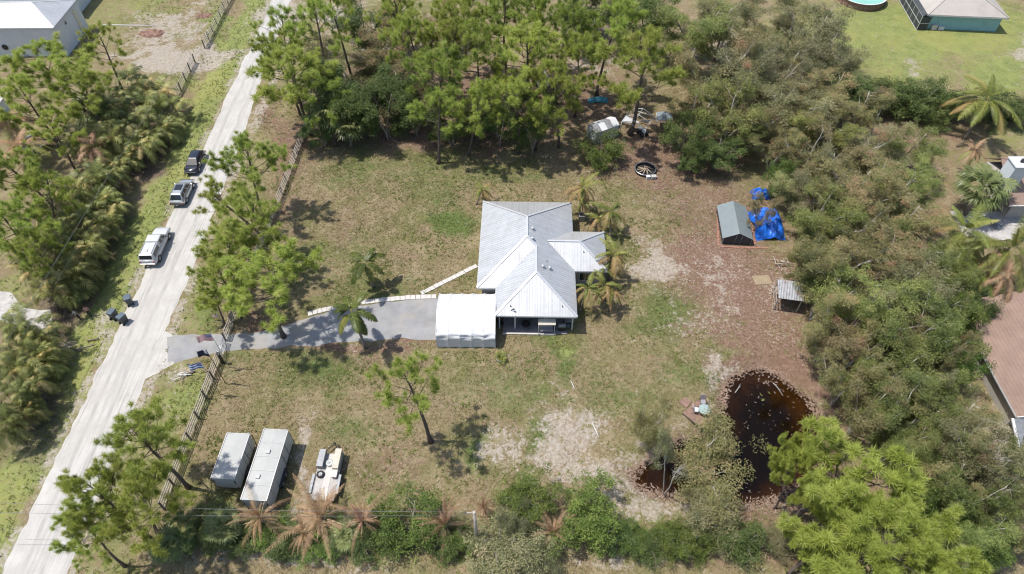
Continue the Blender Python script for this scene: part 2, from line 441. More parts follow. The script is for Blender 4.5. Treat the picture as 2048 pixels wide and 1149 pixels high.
lush = field([(1850, 60, 300, 80, 1), (1780, 130, 160, 60, .9), (2000, 150, 90, 60, .9), (1700, 60, 90, 60, .8), (370, 800, 40, 70, .8), (330, 860, 34, 40, .7), (170, 690, 40, 46, .8), (60, 950, 60, 70, .6),
              (430, 60, 34, 60, .75), (420, 170, 34, 30, .8), (380, 160, 30, 30, .6), (350, 380, 50, 60, .8), (250, 540, 60, 50, .8), (200, 20, 90, 60, .45), (300, 20, 80, 30, .5), (40, 560, 60, 40, .55),
              (1130, 680, 30, 14, .8), (2040, 280, 60, 20, .5), (110, 800, 40, 60, .7), (960, 925, 16, 30, .7), (1500, 790, 20, 10, .3), (60, 330, 60, 60, .5), (170, 260, 60, 60, .4), (800, 10, 100, 30, .3)])
verge = np.maximum(band(-48.6, -43.5, 0, 140, 1.2, .8), band(-38.2, -33.0, 0, 140, 1.4, .38))
lush = np.maximum(lush, verge)
gravel = np.maximum(band(-44.5, -43.3, 0, 140, .8, .62), band(-38.3, -36.9, 0, 140, .9, .68))
sand = np.maximum(sand, gravel)
mud_shade = np.clip(1 - SDP / .9, 0, 1) * (.75 + .5 * (vnoise(XX, YY, 1, 8) - .5))
mud_shade = np.maximum(mud_shade, field([(120, 520, 60, 160, .9), (280, 300, 60, 60, .9), (60, 800, 60, 120, .8), (1190, 60, 120, 60, .6), (330, 250, 30, 50, .6)]))  # dark soil by the left hedges, partly painted shade that deepens their shadow
ring = np.clip(1 - np.abs(SDP - 1.3) / 1.5, 0, 1)
straw = np.maximum(straw, ring * 1.1 * np.clip((UU - 1430) / 40, 0, 1))
sand = np.maximum(sand, ring * .55 * np.clip((1480 - UU) / 60, 0, 1))
deep = np.clip(-SDP / 3.6, 0, 1)

ny, nx = XX.shape
gv = np.stack([XX, YY, ZZ], -1).reshape(-1, 3)
idx = np.arange(nx * ny).reshape(ny, nx)
gf = np.stack([idx[:-1, :-1], idx[:-1, 1:], idx[1:, 1:], idx[1:, :-1]], -1).reshape(-1, 4)
me = bpy.data.meshes.new('ground')
me.vertices.add(len(gv)); me.loops.add(gf.size); me.polygons.add(len(gf))
me.vertices.foreach_set('co', gv.astype(np.float32).ravel())
me.loops.foreach_set('vertex_index', gf.astype(np.int32).ravel())
me.polygons.foreach_set('loop_start', np.arange(0, gf.size, 4, dtype=np.int32))
me.polygons.foreach_set('use_smooth', np.ones(len(gf), bool))
for nm, chans in (('cover_a', (green, sand, straw)), ('cover_b', (lush, mud_shade, deep))):
    a = me.attributes.new(nm, 'FLOAT_COLOR', 'POINT')
    c = np.stack([q.ravel() for q in chans] + [np.ones(nx * ny)], -1)
    a.data.foreach_set('color', c.astype(np.float32).ravel())
me.update(calc_edges=True)
ground = link(bpy.data.objects.new('ground', me))
struct(ground)

def ground_material():
    m, nt, b = newmat('yard_ground')
    N, L = nt.nodes, nt.links
    geo = N.new('ShaderNodeNewGeometry')
    def noise(scale, detail=8, rough=.6, dist=0.0):
        n = N.new('ShaderNodeTexNoise'); n.inputs['Scale'].default_value = scale; n.inputs['Detail'].default_value = detail
        n.inputs['Roughness'].default_value = rough; n.inputs['Distortion'].default_value = dist
        L.new(geo.outputs['Position'], n.inputs['Vector']); return n.outputs['Fac']
    def rng(x, a, bb, c=0., d=1.):
        r = N.new('ShaderNodeMapRange'); r.inputs[1].default_value = a; r.inputs[2].default_value = bb
        r.inputs[3].default_value = c; r.inputs[4].default_value = d; L.new(x, r.inputs[0]); return r.outputs[0]
    def math_(op, x, y):
        n = N.new('ShaderNodeMath'); n.operation = op
        for i, q in enumerate((x, y)):
            if isinstance(q, (int, float)): n.inputs[i].default_value = q
            else: L.new(q, n.inputs[i])
        return n.outputs[0]
    def mix(f, a, bb, mode='MIX'):
        n = N.new('ShaderNodeMix'); n.data_type = 'RGBA'; n.blend_type = mode
        for i, q in ((0, f), (6, a), (7, bb)):
            if isinstance(q, (int, float)): n.inputs[i].default_value = q
            elif isinstance(q, tuple): n.inputs[i].default_value = q[:3] + (1,)
            else: L.new(q, n.inputs[i])
        return n.outputs[2]
    sepa = N.new('ShaderNodeSeparateColor'); sepb = N.new('ShaderNodeSeparateColor')
    for nm, s in (('cover_a', sepa), ('cover_b', sepb)):
        a = N.new('ShaderNodeAttribute'); a.attribute_name = nm; L.new(a.outputs['Color'], s.inputs[0])
    n_big = noise(.09, 3); n_mid = noise(.55, 4, .65, .4); n_fine = noise(2.6, 3, .7); n_grain = noise(9, 1.5, .75); n_pat = noise(1.1, 4, .72, .8)
    def cover(w, n, wid=.16, amp=1.0):
        s = math_('ADD', w, rng(n, .25, .75, -.5 * amp, .5 * amp))
        return rng(s, .5 - wid, .5 + wid)
    # dry lawn
    dry = mix(rng(n_fine, .35, .65), (0.159, 0.126, 0.063), (0.269, 0.218, 0.128))
    dry = mix(rng(n_mid, .46, .58, 0, .85), dry, (0.224, 0.166, 0.105))
    dry = mix(rng(noise(.13, 3, .55, .5), .50, .60, 0, .75), dry, (0.139, 0.144, 0.051))
    dry = mix(rng(noise(.2, 4, .6, .8), .54, .66, 0, .7), dry, (0.242, 0.174, 0.117))
    dry = mix(rng(noise(.3, 4, .6, .6), .52, .64, 0, .6), dry, (0.152, 0.148, 0.055))
    dry = mix(rng(noise(.42, 4, .62, .7), .50, .60, 0, .55), dry, (.30, .245, .15))
    dry = mix(rng(n_grain, .58, .72, 0, .55), dry, (0.412, 0.340, 0.218))
    dry = mix(rng(n_grain, .42, .30, 0, .6), dry, (0.108, 0.087, 0.042))
    grn = mix(rng(n_fine, .35, .65), (0.062, 0.101, 0.026), (0.128, 0.163, 0.048))
    grn = mix(rng(n_grain, .55, .75, 0, .5), grn, (0.238, 0.220, 0.106))
    col = mix(cover(sepa.outputs[0], n_pat, .34, 1.1), dry, grn)
    lus = mix(rng(n_mid, .35, .65), (0.145, 0.180, 0.053), (0.229, 0.260, 0.079))
    lus = mix(rng(n_fine, .45, .7, 0, .6), lus, (0.290, 0.290, 0.132))
    lus = mix(rng(n_big, .5, .62, 0, .6), lus, (0.273, 0.273, 0.088))
    col = mix(cover(sepb.outputs[0], n_pat, .3, 1.0), col, lus)
    stw = mix(rng(n_fine, .35, .66), (0.132, 0.078, 0.054), (0.232, 0.148, 0.108))
    stw = mix(rng(n_grain, .56, .7, 0, .6), stw, (0.368, 0.280, 0.216))
    stw = mix(rng(n_mid, .54, .64, 0, .5), stw, (0.168, 0.120, 0.076))
    col = mix(cover(sepa.outputs[2], n_pat, .30, 1.1), col, stw)
    mud_shade_c = mix(rng(n_fine, .35, .65), (0.088, 0.066, 0.051), (0.194, 0.145, 0.114))
    col = mix(cover(sepb.outputs[1], n_pat, .3, .8), col, mud_shade_c)
    snd = mix(rng(n_fine, .35, .65), (0.291, 0.245, 0.189), (0.437, 0.396, 0.348))
    snd = mix(rng(n_grain, .55, .7, 0, .6), snd, (0.227, 0.178, 0.128))
    sw = math_('ADD', rng(noise(.8, 5, .72, .5), .3, .7, -.55, .55), rng(noise(3.2, 4, .75, .3), .3, .7, -.4, .4))
    col = mix(math_('MULTIPLY', rng(math_('ADD', sepa.outputs[1], sw), .36, .72), .9), col, snd)
    # pond bed: sandy shelf going to dark muck
    bed = mix(rng(n_mid, .40, .60), (.40, .28, .11), (.19, .115, .06))
    bed = mix(rng(sepb.outputs[2], .05, .8), bed, (.012, .009, .006))
    col = mix(rng(sepb.outputs[2], .0, .22), col, bed)
    L.new(col, b.inputs['Base Color'])
    b.inputs['Roughness'].default_value = .95; b.inputs['Specular IOR Level'].default_value = .15
    bp = N.new('ShaderNodeBump'); bp.inputs['Strength'].default_value = .75; bp.inputs['Distance'].default_value = .16
    h = math_('ADD', n_fine, math_('MULTIPLY', n_grain, .55))
    L.new(h, bp.inputs['Height']); L.new(bp.outputs[0], b.inputs['Normal'])
    return m
me.materials.append(ground_material())

def gz(x, y):
    """terrain height at a point"""
    xa = np.array([float(x)]); ya = np.array([float(y)])
    i = int(np.clip(np.searchsorted(gx, x) - 1, 0, nx - 2)); j = int(np.clip(np.searchsorted(gy, y) - 1, 0, ny - 2))
    fx = (x - gx[i]) / (gx[i + 1] - gx[i]); fy = (y - gy[j]) / (gy[j + 1] - gy[j])
    return float((ZZ[j, i] * (1 - fx) + ZZ[j, i + 1] * fx) * (1 - fy) + (ZZ[j + 1, i] * (1 - fx) + ZZ[j + 1, i + 1] * fx) * fy)

def PG(u, v):
    q = P(u, v); q.z = gz(q.x, q.y); return q

# ---- strips laid over the ground
def strip_sheet(name, left, right, m, z, step=.45, jit=.0, seed=0, cols=10):
    """sheet between two polylines (lists of (x, y)) with ragged long edges"""
    def samp(pl, n):
        pl = [Vector(p + (0,)) if len(p) == 2 else Vector(p) for p in pl]
        ds = [0]
        for a, b in zip(pl, pl[1:]): ds.append(ds[-1] + (b - a).length)
        out = []
        for k in range(n + 1):
            t = ds[-1] * k / n; i = max(j for j in range(len(pl)) if ds[j] <= t + 1e-9); i = min(i, len(pl) - 2)
            f = (t - ds[i]) / max(1e-9, ds[i + 1] - ds[i]); out.append(pl[i].lerp(pl[i + 1], f))
        return out
    Lg = sum((Vector(b) - Vector(a)).length for a, b in zip(left, left[1:]))
    n = max(2, int(Lg / step))
    A, B = samp(left, n), samp(right, n)
    vs = []; fs = []
    for i, (a, b) in enumerate(zip(A, B)):
        d = (b - a).normalized()
        ja = (vnoise(np.array([i * step]), np.array([3.]), .9, seed)[0] - .5) * jit * 1.3 + (vnoise(np.array([i * step]), np.array([9.]), 3.2, seed + 1)[0] - .5) * jit * 1.4
        jb = (vnoise(np.array([i * step]), np.array([5.]), .9, seed + 2)[0] - .5) * jit * 1.3 + (vnoise(np.array([i * step]), np.array([7.]), 3.2, seed + 3)[0] - .5) * jit * 1.4
        a2 = a + d * ja; b2 = b + d * jb
        for k in range(cols + 1):
            t = k / cols; q = a2.lerp(b2, t)
            edge = min(t, 1 - t) * cols
            vs.append((q.x, q.y, z + gz(q.x, q.y) * (1 if jit == 0 else .5) - (.06 if (edge == 0 and jit) else 0)))
    for i in range(n):
        for k in range(cols):
            a = i * (cols + 1) + k
            fs.append((a, a + 1, a + cols + 2, a + cols + 1))
    mb = MB(); mb.add(vs, fs, True)
    o = mb.build(name, m)
    return struct(o)

def road_material():
    m, nt, b = newmat('crushed_shell_road')
    N, L = nt.nodes, nt.links
    geo = N.new('ShaderNodeNewGeometry')
    mp = N.new('ShaderNodeMapping'); mp.inputs['Scale'].default_value = (1, .022, 1)
    L.new(geo.outputs['Position'], mp.inputs['Vector'])
    def nz(vec, s, d=6, r=.6):
        n = N.new('ShaderNodeTexNoise'); n.inputs['Scale'].default_value = s; n.inputs['Detail'].default_value = d; n.inputs['Roughness'].default_value = r
        L.new(vec, n.inputs['Vector']); return n.outputs['Fac']
    streak = nz(mp.outputs[0], 2.6, 3); thin = nz(mp.outputs[0], 7, 2); blot = nz(geo.outputs['Position'], .5, 5, .65); grain = nz(geo.outputs['Position'], 6, 3, .75)
    def rng(x, a, bb, c=0., d=1.):
        r = N.new('ShaderNodeMapRange'); r.inputs[1].default_value = a; r.inputs[2].default_value = bb
        r.inputs[3].default_value = c; r.inputs[4].default_value = d; L.new(x, r.inputs[0]); return r.outputs[0]
    def mix(f, a, bb):
        n = N.new('ShaderNodeMix'); n.data_type = 'RGBA'; L.new(f, n.inputs[0])
        for i, q in ((6, a), (7, bb)):
            if isinstance(q, tuple): n.inputs[i].default_value = q + (1,)
            else: L.new(q, n.inputs[i])
        return n.outputs[2]
    c = mix(rng(blot, .35, .65), (.425, .405, .375), (.505, .485, .455))
    c = mix(rng(streak, .54, .68, 0, .5), c, (.315, .302, .288))
    c = mix(rng(thin, .58, .68, 0, .6), c, (.29, .275, .26))
    c = mix(rng(grain, .56, .72, 0, .45), c, (.52, .51, .495))
    # two wheel tracks packed darker
    sx = N.new('ShaderNodeSeparateXYZ'); L.new(geo.outputs['Position'], sx.inputs[0])
    wob = N.new('ShaderNodeMath'); wob.operation = 'ADD'; L.new(sx.outputs[0], wob.inputs[0]); L.new(rng(nz(geo.outputs['Position'], .12, 2), .3, .7, -.35, .35), wob.inputs[1])
    for x0 in (-42.0, -40.35):
        d = N.new('ShaderNodeMath'); d.operation = 'SUBTRACT'; L.new(wob.outputs[0], d.inputs[0]); d.inputs[1].default_value = x0
        ab = N.new('ShaderNodeMath'); ab.operation = 'ABSOLUTE'; L.new(d.outputs[0], ab.inputs[0])
        w = N.new('ShaderNodeMath'); w.operation = 'MULTIPLY'; L.new(rng(ab.outputs[0], .32, .1, 0, 1), w.inputs[0]); L.new(rng(blot, .4, .6, .15, .75), w.inputs[1])
        c = mix(w.outputs[0], c, (.33, .315, .30))
    L.new(c, b.inputs['Base Color']); b.inputs['Roughness'].default_value = .95; b.inputs['Specular IOR Level'].default_value = .2
    bp = N.new('ShaderNodeBump'); bp.inputs['Strength'].default_value = .5; bp.inputs['Distance'].default_value = .05
    L.new(grain, bp.inputs['Height']); L.new(bp.outputs[0], b.inputs['Normal'])
    return m
M['road'] = road_material()
M['asphalt'] = mat('old_asphalt', (.27, .27, .275), .92, 0, .2, .5, .3, 14, dirt=(.36, .32, .27), dirt_amt=.85)
strip_sheet('road', [(-43.75, y) for y in (-60, 18, 60, 88, 118, 300)], [(-37.85, -60), (-37.85, 60), (-38.3, 80), (-39.2, 92), (-40.0, 120), (-41, 300)], M['road'], .03, .5, .32, 40, 12)
strip_sheet('driveway', [P(u, v)[:2] for u, v in ((334, 668), (400, 668), (470, 665), (540, 660), (610, 636), (700, 606), (780, 599), (875, 594))],
            [P(u, v)[:2] for u, v in ((336, 733), (400, 715), (470, 705), (560, 700), (640, 693), (720, 688), (800, 685), (875, 684))], M['asphalt'], .035, .45, .35, 50, 8)
strip_sheet('road_apron', [P(u, v)[:2] for u, v in ((318, 640), (345, 664))], [P(u, v)[:2] for u, v in ((285, 775), (348, 736))], M['road'], .028, .45, .3, 55, 6)
strip_sheet('neighbour_driveway', [(-75, 51.3), (-58, 51.2), tuple(P(45, 612)[:2]), tuple(P(100, 617)[:2])], [(-75, 46.3), (-58, 46.2), tuple(P(60, 662)[:2]), tuple(P(112, 668)[:2])], M['concrete'], .03, .5, .1, 60, 6)

# water
def water_material():
    m = bpy.data.materials.new('tannin_water'); m.use_nodes = True
    nt = m.node_tree; N, L = nt.nodes, nt.links
    N.remove(N['Principled BSDF'])
    t = N.new('ShaderNodeBsdfTransparent'); t.inputs[0].default_value = (.42, .30, .17, 1)
    g = N.new('ShaderNodeBsdfGlossy'); g.inputs['Roughness'].default_value = .04
    fr = N.new('ShaderNodeFresnel'); fr.inputs[0].default_value = 1.33
    nz = N.new('ShaderNodeTexNoise'); nz.inputs['Scale'].default_value = 2.5; nz.inputs['Detail'].default_value = 4
    geo = N.new('ShaderNodeNewGeometry'); L.new(geo.outputs['Position'], nz.inputs['Vector'])
    bp = N.new('ShaderNodeBump'); bp.inputs['Strength'].default_value = .08; bp.inputs['Distance'].default_value = .05
    L.new(nz.outputs['Fac'], bp.inputs['Height']); L.new(bp.outputs[0], g.inputs['Normal']); L.new(bp.outputs[0], fr.inputs['Normal'])
    d = N.new('ShaderNodeBsdfDiffuse'); d.inputs[0].default_value = (.016, .010, .005, 1)
    m1 = N.new('ShaderNodeMixShader'); m1.inputs[0].default_value = .26
    L.new(t.outputs[0], m1.inputs[1]); L.new(d.outputs[0], m1.inputs[2])
    m2 = N.new('ShaderNodeMixShader'); L.new(fr.outputs[0], m2.inputs[0]); L.new(m1.outputs[0], m2.inputs[1]); L.new(g.outputs[0], m2.inputs[2])
    L.new(m2.outputs[0], N['Material Output'].inputs['Surface'])
    return m
cx, cy = pond.mean(0)
wp = MB(); wp.poly([(cx + (x - cx) * 1.12, cy + (y - cy) * 1.12, WZ) for x, y in pond[::-1]])
struct(wp.build('pond_water', water_material()))

# ------------------------------------------------------------ plants
def unit(a): return a / (np.linalg.norm(a, axis=-1, keepdims=True) + 1e-9)

def bounds(V, q=3):
    """crown centre and mean width"""
    p = V.reshape(-1, 3); lo = np.percentile(p, q, 0); hi = np.percentile(p, 100 - q, 0)
    c = (lo + hi) / 2
    return (c[0], c[1], c[2], ((hi - lo)[0] + (hi - lo)[1]) / 2)

def blades(R, C, D, ln, wd):
    """triangles starting at C (n,3) along D (n,3): base width wd, length ln"""
    n = len(C)
    side = unit(np.cross(D, np.array([0, 0, 1.0]) + R.normal(size=(n, 3)) * .55))   # blades turn their faces to the light
    w = (np.asarray(wd).reshape(-1, 1) if np.ndim(wd) else wd) * .5
    l = np.asarray(ln).reshape(-1, 1) if np.ndim(ln) else ln
    a = C - side * w; b = C + side * w; t = C + D * l
    return np.stack([a, b, t], 1)

def leaves(R, C, D, ln, wd):
    """diamond leaves: two triangles each, folded a little"""
    n = len(C)
    side = unit(np.cross(D, np.array([0, 0, 1.0]) + R.normal(size=(n, 3)) * .6))
    l = np.asarray(ln).reshape(-1, 1) if np.ndim(ln) else ln
    mid = C + D * l * .45; t = C + D * l
    nrm = np.cross(D, side)
    a = mid - side * wd * .5 + nrm * wd * .12; b = mid + side * wd * .5 + nrm * wd * .12
    return np.concatenate([np.stack([C, a, t], 1), np.stack([C, t, b], 1)])

def curve(p0, d0, L, bend, n, R, wob=.12):
    pts = [np.array(p0, float)]; d = np.array(d0, float); st = L / n
    for i in range(n):
        d = d + np.array(bend) / n + R.normal(size=3) * wob * .5
        d = d / np.linalg.norm(d)
        pts.append(pts[-1] + d * st)
    return pts

def pine_variant(seed, h=12.5, rad=3.6, cb=.5, nl=20, tuft=.62, nneed=100, mt='pine', lean=.0, nw=.075, tr0=.21, dens=1.0):
    R = np.random.default_rng(seed)
    wood = MB()
    tr = curve((0, 0, 0), (lean * R.normal(), lean * R.normal(), 1), h * .97, (R.normal() * .12, R.normal() * .12, .15), 12, R, .07)
    rr = [tr0 * (1 - .8 * i / 12) + .02 for i in range(13)]; rr[0] *= 1.45
    wood.tube(tr, rr, 7)
    tips = []
    for k in range(nl):
        t = cb + (.99 - cb) * (k + R.random() * .8) / nl
        fi = t * 12; i = min(11, int(fi)); p = tr[i] + (tr[i + 1] - tr[i]) * (fi - i)
        az = k * 2.4 + R.normal() * .5
        s = (t - cb) / (1 - cb)
        ln = rad * (.62 + .5 * math.sin(min(1, s * 1.15 + .12) * PI)) * (1 - .42 * s ** 3) * R.uniform(.75, 1.15)
        el = R.uniform(-.05, .35) + .75 * s ** 2
        d = (math.cos(az) * math.cos(el), math.sin(az) * math.cos(el), math.sin(el))
        lp = curve(p, d, ln, (0, 0, .55), 6, R, .2)
        wood.tube(lp, [.055 * (1 - .75 * q / 6) * (.6 + .1 * ln) for q in range(7)], 4, False)
        tips.append(lp[-1])
        for j in range(int(1 + ln * 1.15 * dens)):
            q = R.uniform(.42, .98) * 6; i = min(5, int(q)); b = lp[i] + (lp[i + 1] - lp[i]) * (q - i)
            dd = unit(np.array(lp[i + 1] - lp[i]) / (ln / 6) + R.normal(size=3) * .75 + np.array([0, 0, .35]))
            bl = R.uniform(.5, 1.3)
            e = b + dd * bl
            wood.tube([b, (b + e) / 2 + R.normal(size=3) * .06, e], [.025, .02, .012], 3, False)
            tips.append(e)
    tips = np.array(tips)
    V = []; T = []
    for c in tips:
        r = tuft * R.uniform(.75, 1.3); n = int(nneed * R.uniform(.8, 1.2))
        d = unit(R.normal(size=(n, 3)) + np.array([0, 0, .75]))
        st = c + d * r * R.uniform(0, .25, (n, 1)) + R.normal(size=(n, 3)) * r * .16
        V.append(blades(R, st, d, r * R.uniform(.7, 1.1, n), nw))
        T.append(np.clip(R.normal(.5, .13) + R.normal(size=n) * .16 + (R.random(n) > .97) * .5, 0, 1))
    V = np.concatenate(V); T = np.concatenate(T)
    return wood.mesh('pine_wood'), tri_mesh('pine_crown', V, T, LM[mt]), bounds(V), h

def leafy_variant(seed, h=9.5, rad=3.4, stems=3, nspray=150, nleaf=95, mt='olive', bark='bark_grey', droop=.35, ll=.27, lw=.085, cb=.22, spray=.62, top_brown=.45, flat=.55, tr0=.13):
    """multi-stemmed broad tree: pale limbs carrying drooping sprays of narrow leaves"""
    R = np.random.default_rng(seed)
    wood = MB(); tips = []
    for s in range(stems):
        az = 2 * PI * s / stems + R.normal() * .4
        lean = R.uniform(.12, .38) if stems > 1 else .05
        tr = curve((R.normal() * .12, R.normal() * .12, 0), (math.cos(az) * lean, math.sin(az) * lean, 1), h * R.uniform(.75, .95), (math.cos(az) * .25, math.sin(az) * .25, .1), 9, R, .16)
        wood.tube(tr, [tr0 * (1 - .82 * i / 9) + .012 for i in range(10)], 6)
        nb = int(17 / stems * 1.6)
        for k in range(nb):
            q = 9 * (cb + (1 - cb) * (k + R.random()) / nb); i = min(8, int(q)); p = tr[i] + (tr[i + 1] - tr[i]) * (q - i)
            a2 = az + R.uniform(-1.7, 1.7) if stems > 1 else R.uniform(0, 2 * PI)
            el = R.uniform(.1, .9); ln = rad * R.uniform(.4, .85) * (1.1 - .35 * q / 9)
            lp = curve(p, (math.cos(a2) * math.cos(el), math.sin(a2) * math.cos(el), math.sin(el)), ln, (0, 0, .3), 5, R, .28)
            wood.tube(lp, [.036 * (1 - .75 * j / 5) for j in range(6)], 4, False)
            tips.append(lp[-1])
            for j in range(4):
                b = lp[R.integers(2, 6)]; e = b + unit(R.normal(size=3) + np.array([0, 0, .35])) * R.uniform(.4, 1.1)
                wood.tube([b, e], [.016, .008], 3, False); tips.append(e)
    tips = np.array(tips)
    # pull far-out tips into the crown and fill up to nspray
    main = tips[::5]; k = R.integers(0, len(main), max(0, nspray - len(tips)))
    ex = main[k] + R.normal(size=(len(k), 3)) * np.array([.55, .55, .38])
    cs = np.concatenate([tips, ex]) if len(k) else tips[:nspray]
    V = []; T = []; zc = cs[:, 2]; zlo, zhi = np.percentile(zc, 5), np.percentile(zc, 97)
    for c in cs:
        n = int(nleaf * R.uniform(.6, 1.3)); r = spray * R.uniform(.7, 1.35)
        off = unit(R.normal(size=(n, 3))) * (R.random((n, 1)) ** .45) * r * np.array([1, 1, flat])
        d = unit(R.normal(size=(n, 3)) * .8 + unit(off) * .8 + np.array([0, 0, -droop]))
        V.append(leaves(R, c + off, d, ll * R.uniform(.7, 1.3, n), lw))
        up = np.clip((c[2] - zlo) / (zhi - zlo), 0, 1)
        base = R.normal(.40, .16) + (R.random() < top_brown) * R.uniform(.1, .42) * up
        t = np.clip(base + R.normal(size=n) * .13, 0, 1)
        T.append(np.concatenate([t, t]))
    V = np.concatenate(V); T = np.concatenate(T)
    return wood.mesh('wood'), tri_mesh('leaf_crown', V, T, LM[mt]), bounds(V), h

def frond(R, base, az, el, L, droop, nl=22, lf=.75, lw=.07, tint=.5, vee=.5, wood=None, wrad=.02, sd=.12):
    """feather leaf: arching rachis with leaflets on both sides"""
    pts = curve(base, (math.cos(az) * math.cos(el), math.sin(az) * math.cos(el), math.sin(el)), L, (0, 0, -droop), 9, R, .03)
    pts = np.array(pts)
    if wood is not None: wood.tube(list(pts), [wrad * (1 - .8 * i / 9) for i in range(10)], 3, False)
    t = np.repeat(np.linspace(.16, .99, nl), 2); sgn = np.tile([1, -1], nl)
    f = t * 9; i = np.minimum(8, f.astype(int)); fr = (f - i)[:, None]
    p = pts[i] + (pts[i + 1] - pts[i]) * fr; tan = unit(pts[i + 1] - pts[i])
    side = unit(np.cross(tan, np.array([0, 0, 1.0]))); up = np.cross(side, tan)
    ln = L * lf * .42 * np.sin(np.clip(t * .9 + .14, 0, 1) * PI) ** .6 * R.uniform(.85, 1.15, len(t)) + .08
    d = unit(side * sgn[:, None] * .85 + tan * .55 + up * (vee - .9 * droop * t * .4)[:, None] + np.array([0, 0, -.28]) + R.normal(size=(len(t), 3)) * .10)
    n = len(t); w = lw * np.ones((n, 1))
    b0 = p - tan * w * .5; b1 = p + tan * w * .5
    mid = p + d * (ln[:, None] * .55); mid2 = mid + tan * w * .5
    tip = p + d * ln[:, None] + np.array([0, 0, -1]) * (ln[:, None] * .25)
    V = np.concatenate([np.stack([b0, b1, mid2], 1), np.stack([b0, mid2, mid - tan * w * .4], 1), np.stack([mid - tan * w * .4, mid2, tip], 1)])
    tt = np.clip(tint + R.normal(size=n) * sd, 0, 1)
    return V, np.concatenate([tt, tt, tt])

def palm_variant(seed, h=5.5, nf=14, L=2.4, lw=.05, mt='palm', trunk_r=.13, droopy=1.5, brown=.25, bulge=1.5, el_lo=-.35, el_hi=1.25, nl=24, tint=.42, lean=.08, lf=.75, wild=.0, ragged=.14):
    R = np.random.default_rng(seed)
    wood = MB(); pts = curve((0, 0, 0), (R.normal() * lean, R.normal() * lean, 1), h, (R.normal() * lean, R.normal() * lean, .2), 8, R, .03)
    wood.tube(pts, [trunk_r * (bulge - (bulge - 1) * min(1, i / 2.0)) * (1 - .25 * i / 8) for i in range(9)], 8)
    top = pts[-1]; rach = MB(); V = []; T = []
    for k in range(nf):
        s = (k + .5) / nf
        el = el_lo + (el_hi - el_lo) * s + R.normal() * .12
        az = k * 2.399 + R.normal() * (.2 + wild)
        br = (1 - s) < brown and False
        tn = tint + R.normal() * .1 + (.55 if (s < brown) else 0)
        v, t = frond(R, top + R.normal(size=3) * .05, az, el, L * R.uniform(1 - 1.4 * ragged, 1 + .8 * ragged) * (1 if s < .85 else .8), droopy * (.5 + .8 * (1 - abs(s - .45))), nl, lf, lw, tn, .35, wood=None)
        V.append(v); T.append(t)
        # rachis as a thin strip in the same foliage
        pr = curve(top, (math.cos(az) * math.cos(el), math.sin(az) * math.cos(el), math.sin(el)), L * .5, (0, 0, -droopy * .4), 4, R, .02)
        for a, b in zip(pr, pr[1:]):
            sd = np.array([-math.sin(az), math.cos(az), 0]) * .03
            V.append(np.array([[a - sd, a + sd, b]])); T.append(np.array([.8]))
    V = np.concatenate(V)
    return wood.mesh('palm_wood'), tri_mesh('palm_crown', V, np.concatenate(T), LM[mt]), bounds(V, 2), h

def areca_variant(seed, h=4.4, rad=2.3, nf=60, mt='areca'):
    """clumping feather palm: many stems, arching fronds from several heads"""
    R = np.random.default_rng(seed); wood = MB(); V = []; T = []
    ns = 9
    for s in range(ns):
        az = R.uniform(0, 2 * PI); r0 = R.uniform(.1, .6)
        hh = h * R.uniform(.35, .72)
        pts = curve((r0 * math.cos(az), r0 * math.sin(az), 0), (math.cos(az) * .25, math.sin(az) * .25, 1), hh, (math.cos(az) * .2, math.sin(az) * .2, 0), 5, R, .06)
        wood.tube(pts, [.05, .05, .045, .04, .04, .035], 5)
        for k in range(nf // ns):
            a2 = az + R.normal() * 1.4; el = R.uniform(.15, 1.25)
            v, t = frond(R, pts[-1] + R.normal(size=3) * .06, a2, el, rad * R.uniform(.85, 1.2), 1.7, 26, .75, .06, np.clip(R.normal(.42, .16) + (R.random() < .12) * .45, 0, 1), .5)
            V.append(v); T.append(t)
    V = np.concatenate(V)
    return wood.mesh('palm_stems'), tri_mesh('palm_fronds', V, np.concatenate(T), LM[mt]), bounds(V), h

def fan_variant(seed, h=4.5, nf=26, L=1.5, mt='fan'):
    R = np.random.default_rng(seed); wood = MB()
    pts = curve((0, 0, 0), (R.normal() * .05, R.normal() * .05, 1), h, (0, 0, .2), 6, R, .02)
    wood.tube(pts, [.22, .19, .18, .18, .19, .2, .16], 8)
    top = np.array(pts[-1]); V = []; T = []
    for k in range(nf):
        s = (k + .5) / nf; el = -.5 + 1.75 * s + R.normal() * .1; az = k * 2.399 + R.normal() * .2
        d = np.array([math.cos(az) * math.cos(el), math.sin(az) * math.cos(el), math.sin(el)])
        pl = L * R.uniform(.6, .85) * (1 if s < .6 else 1.25 - s); hub = top + d * pl + np.array([0, 0, -.12 * (1 - s)])
        sd = np.array([-math.sin(az), math.cos(az), 0]); V.append(np.array([[top - sd * .03, top + sd * .03, hub]])); T.append(np.array([.9]))
        n = 30; th = np.linspace(-1.9, 1.9, n)
        up = np.cross(sd, d)
        dd = unit(np.cos(th)[:, None] * d + np.sin(th)[:, None] * sd + np.abs(np.sin(th))[:, None] * up * .25 + R.normal(size=(n, 3)) * .05)
        ln = L * .68 * R.uniform(.85, 1.1, n)
        tip = hub + dd * ln[:, None] + np.array([0, 0, -1]) * (ln[:, None] * R.uniform(.1, .4, (n, 1)))
        wv = np.cross(dd, up); wv = unit(wv) * .06
        mid = hub + dd * ln[:, None] * .6
        V.append(np.stack([np.repeat(hub[None], n, 0), mid - wv, mid + wv], 1)); V.append(np.stack([mid - wv, mid + wv, tip], 1))
        t = np.clip(R.normal(.5, .15) + R.normal(size=n) * .12, 0, 1); T += [t, t]
    V = np.concatenate(V)
    return wood.mesh('fan_palm_wood'), tri_mesh('fan_palm_crown', V, np.concatenate(T), LM[mt]), bounds(V, 2), h

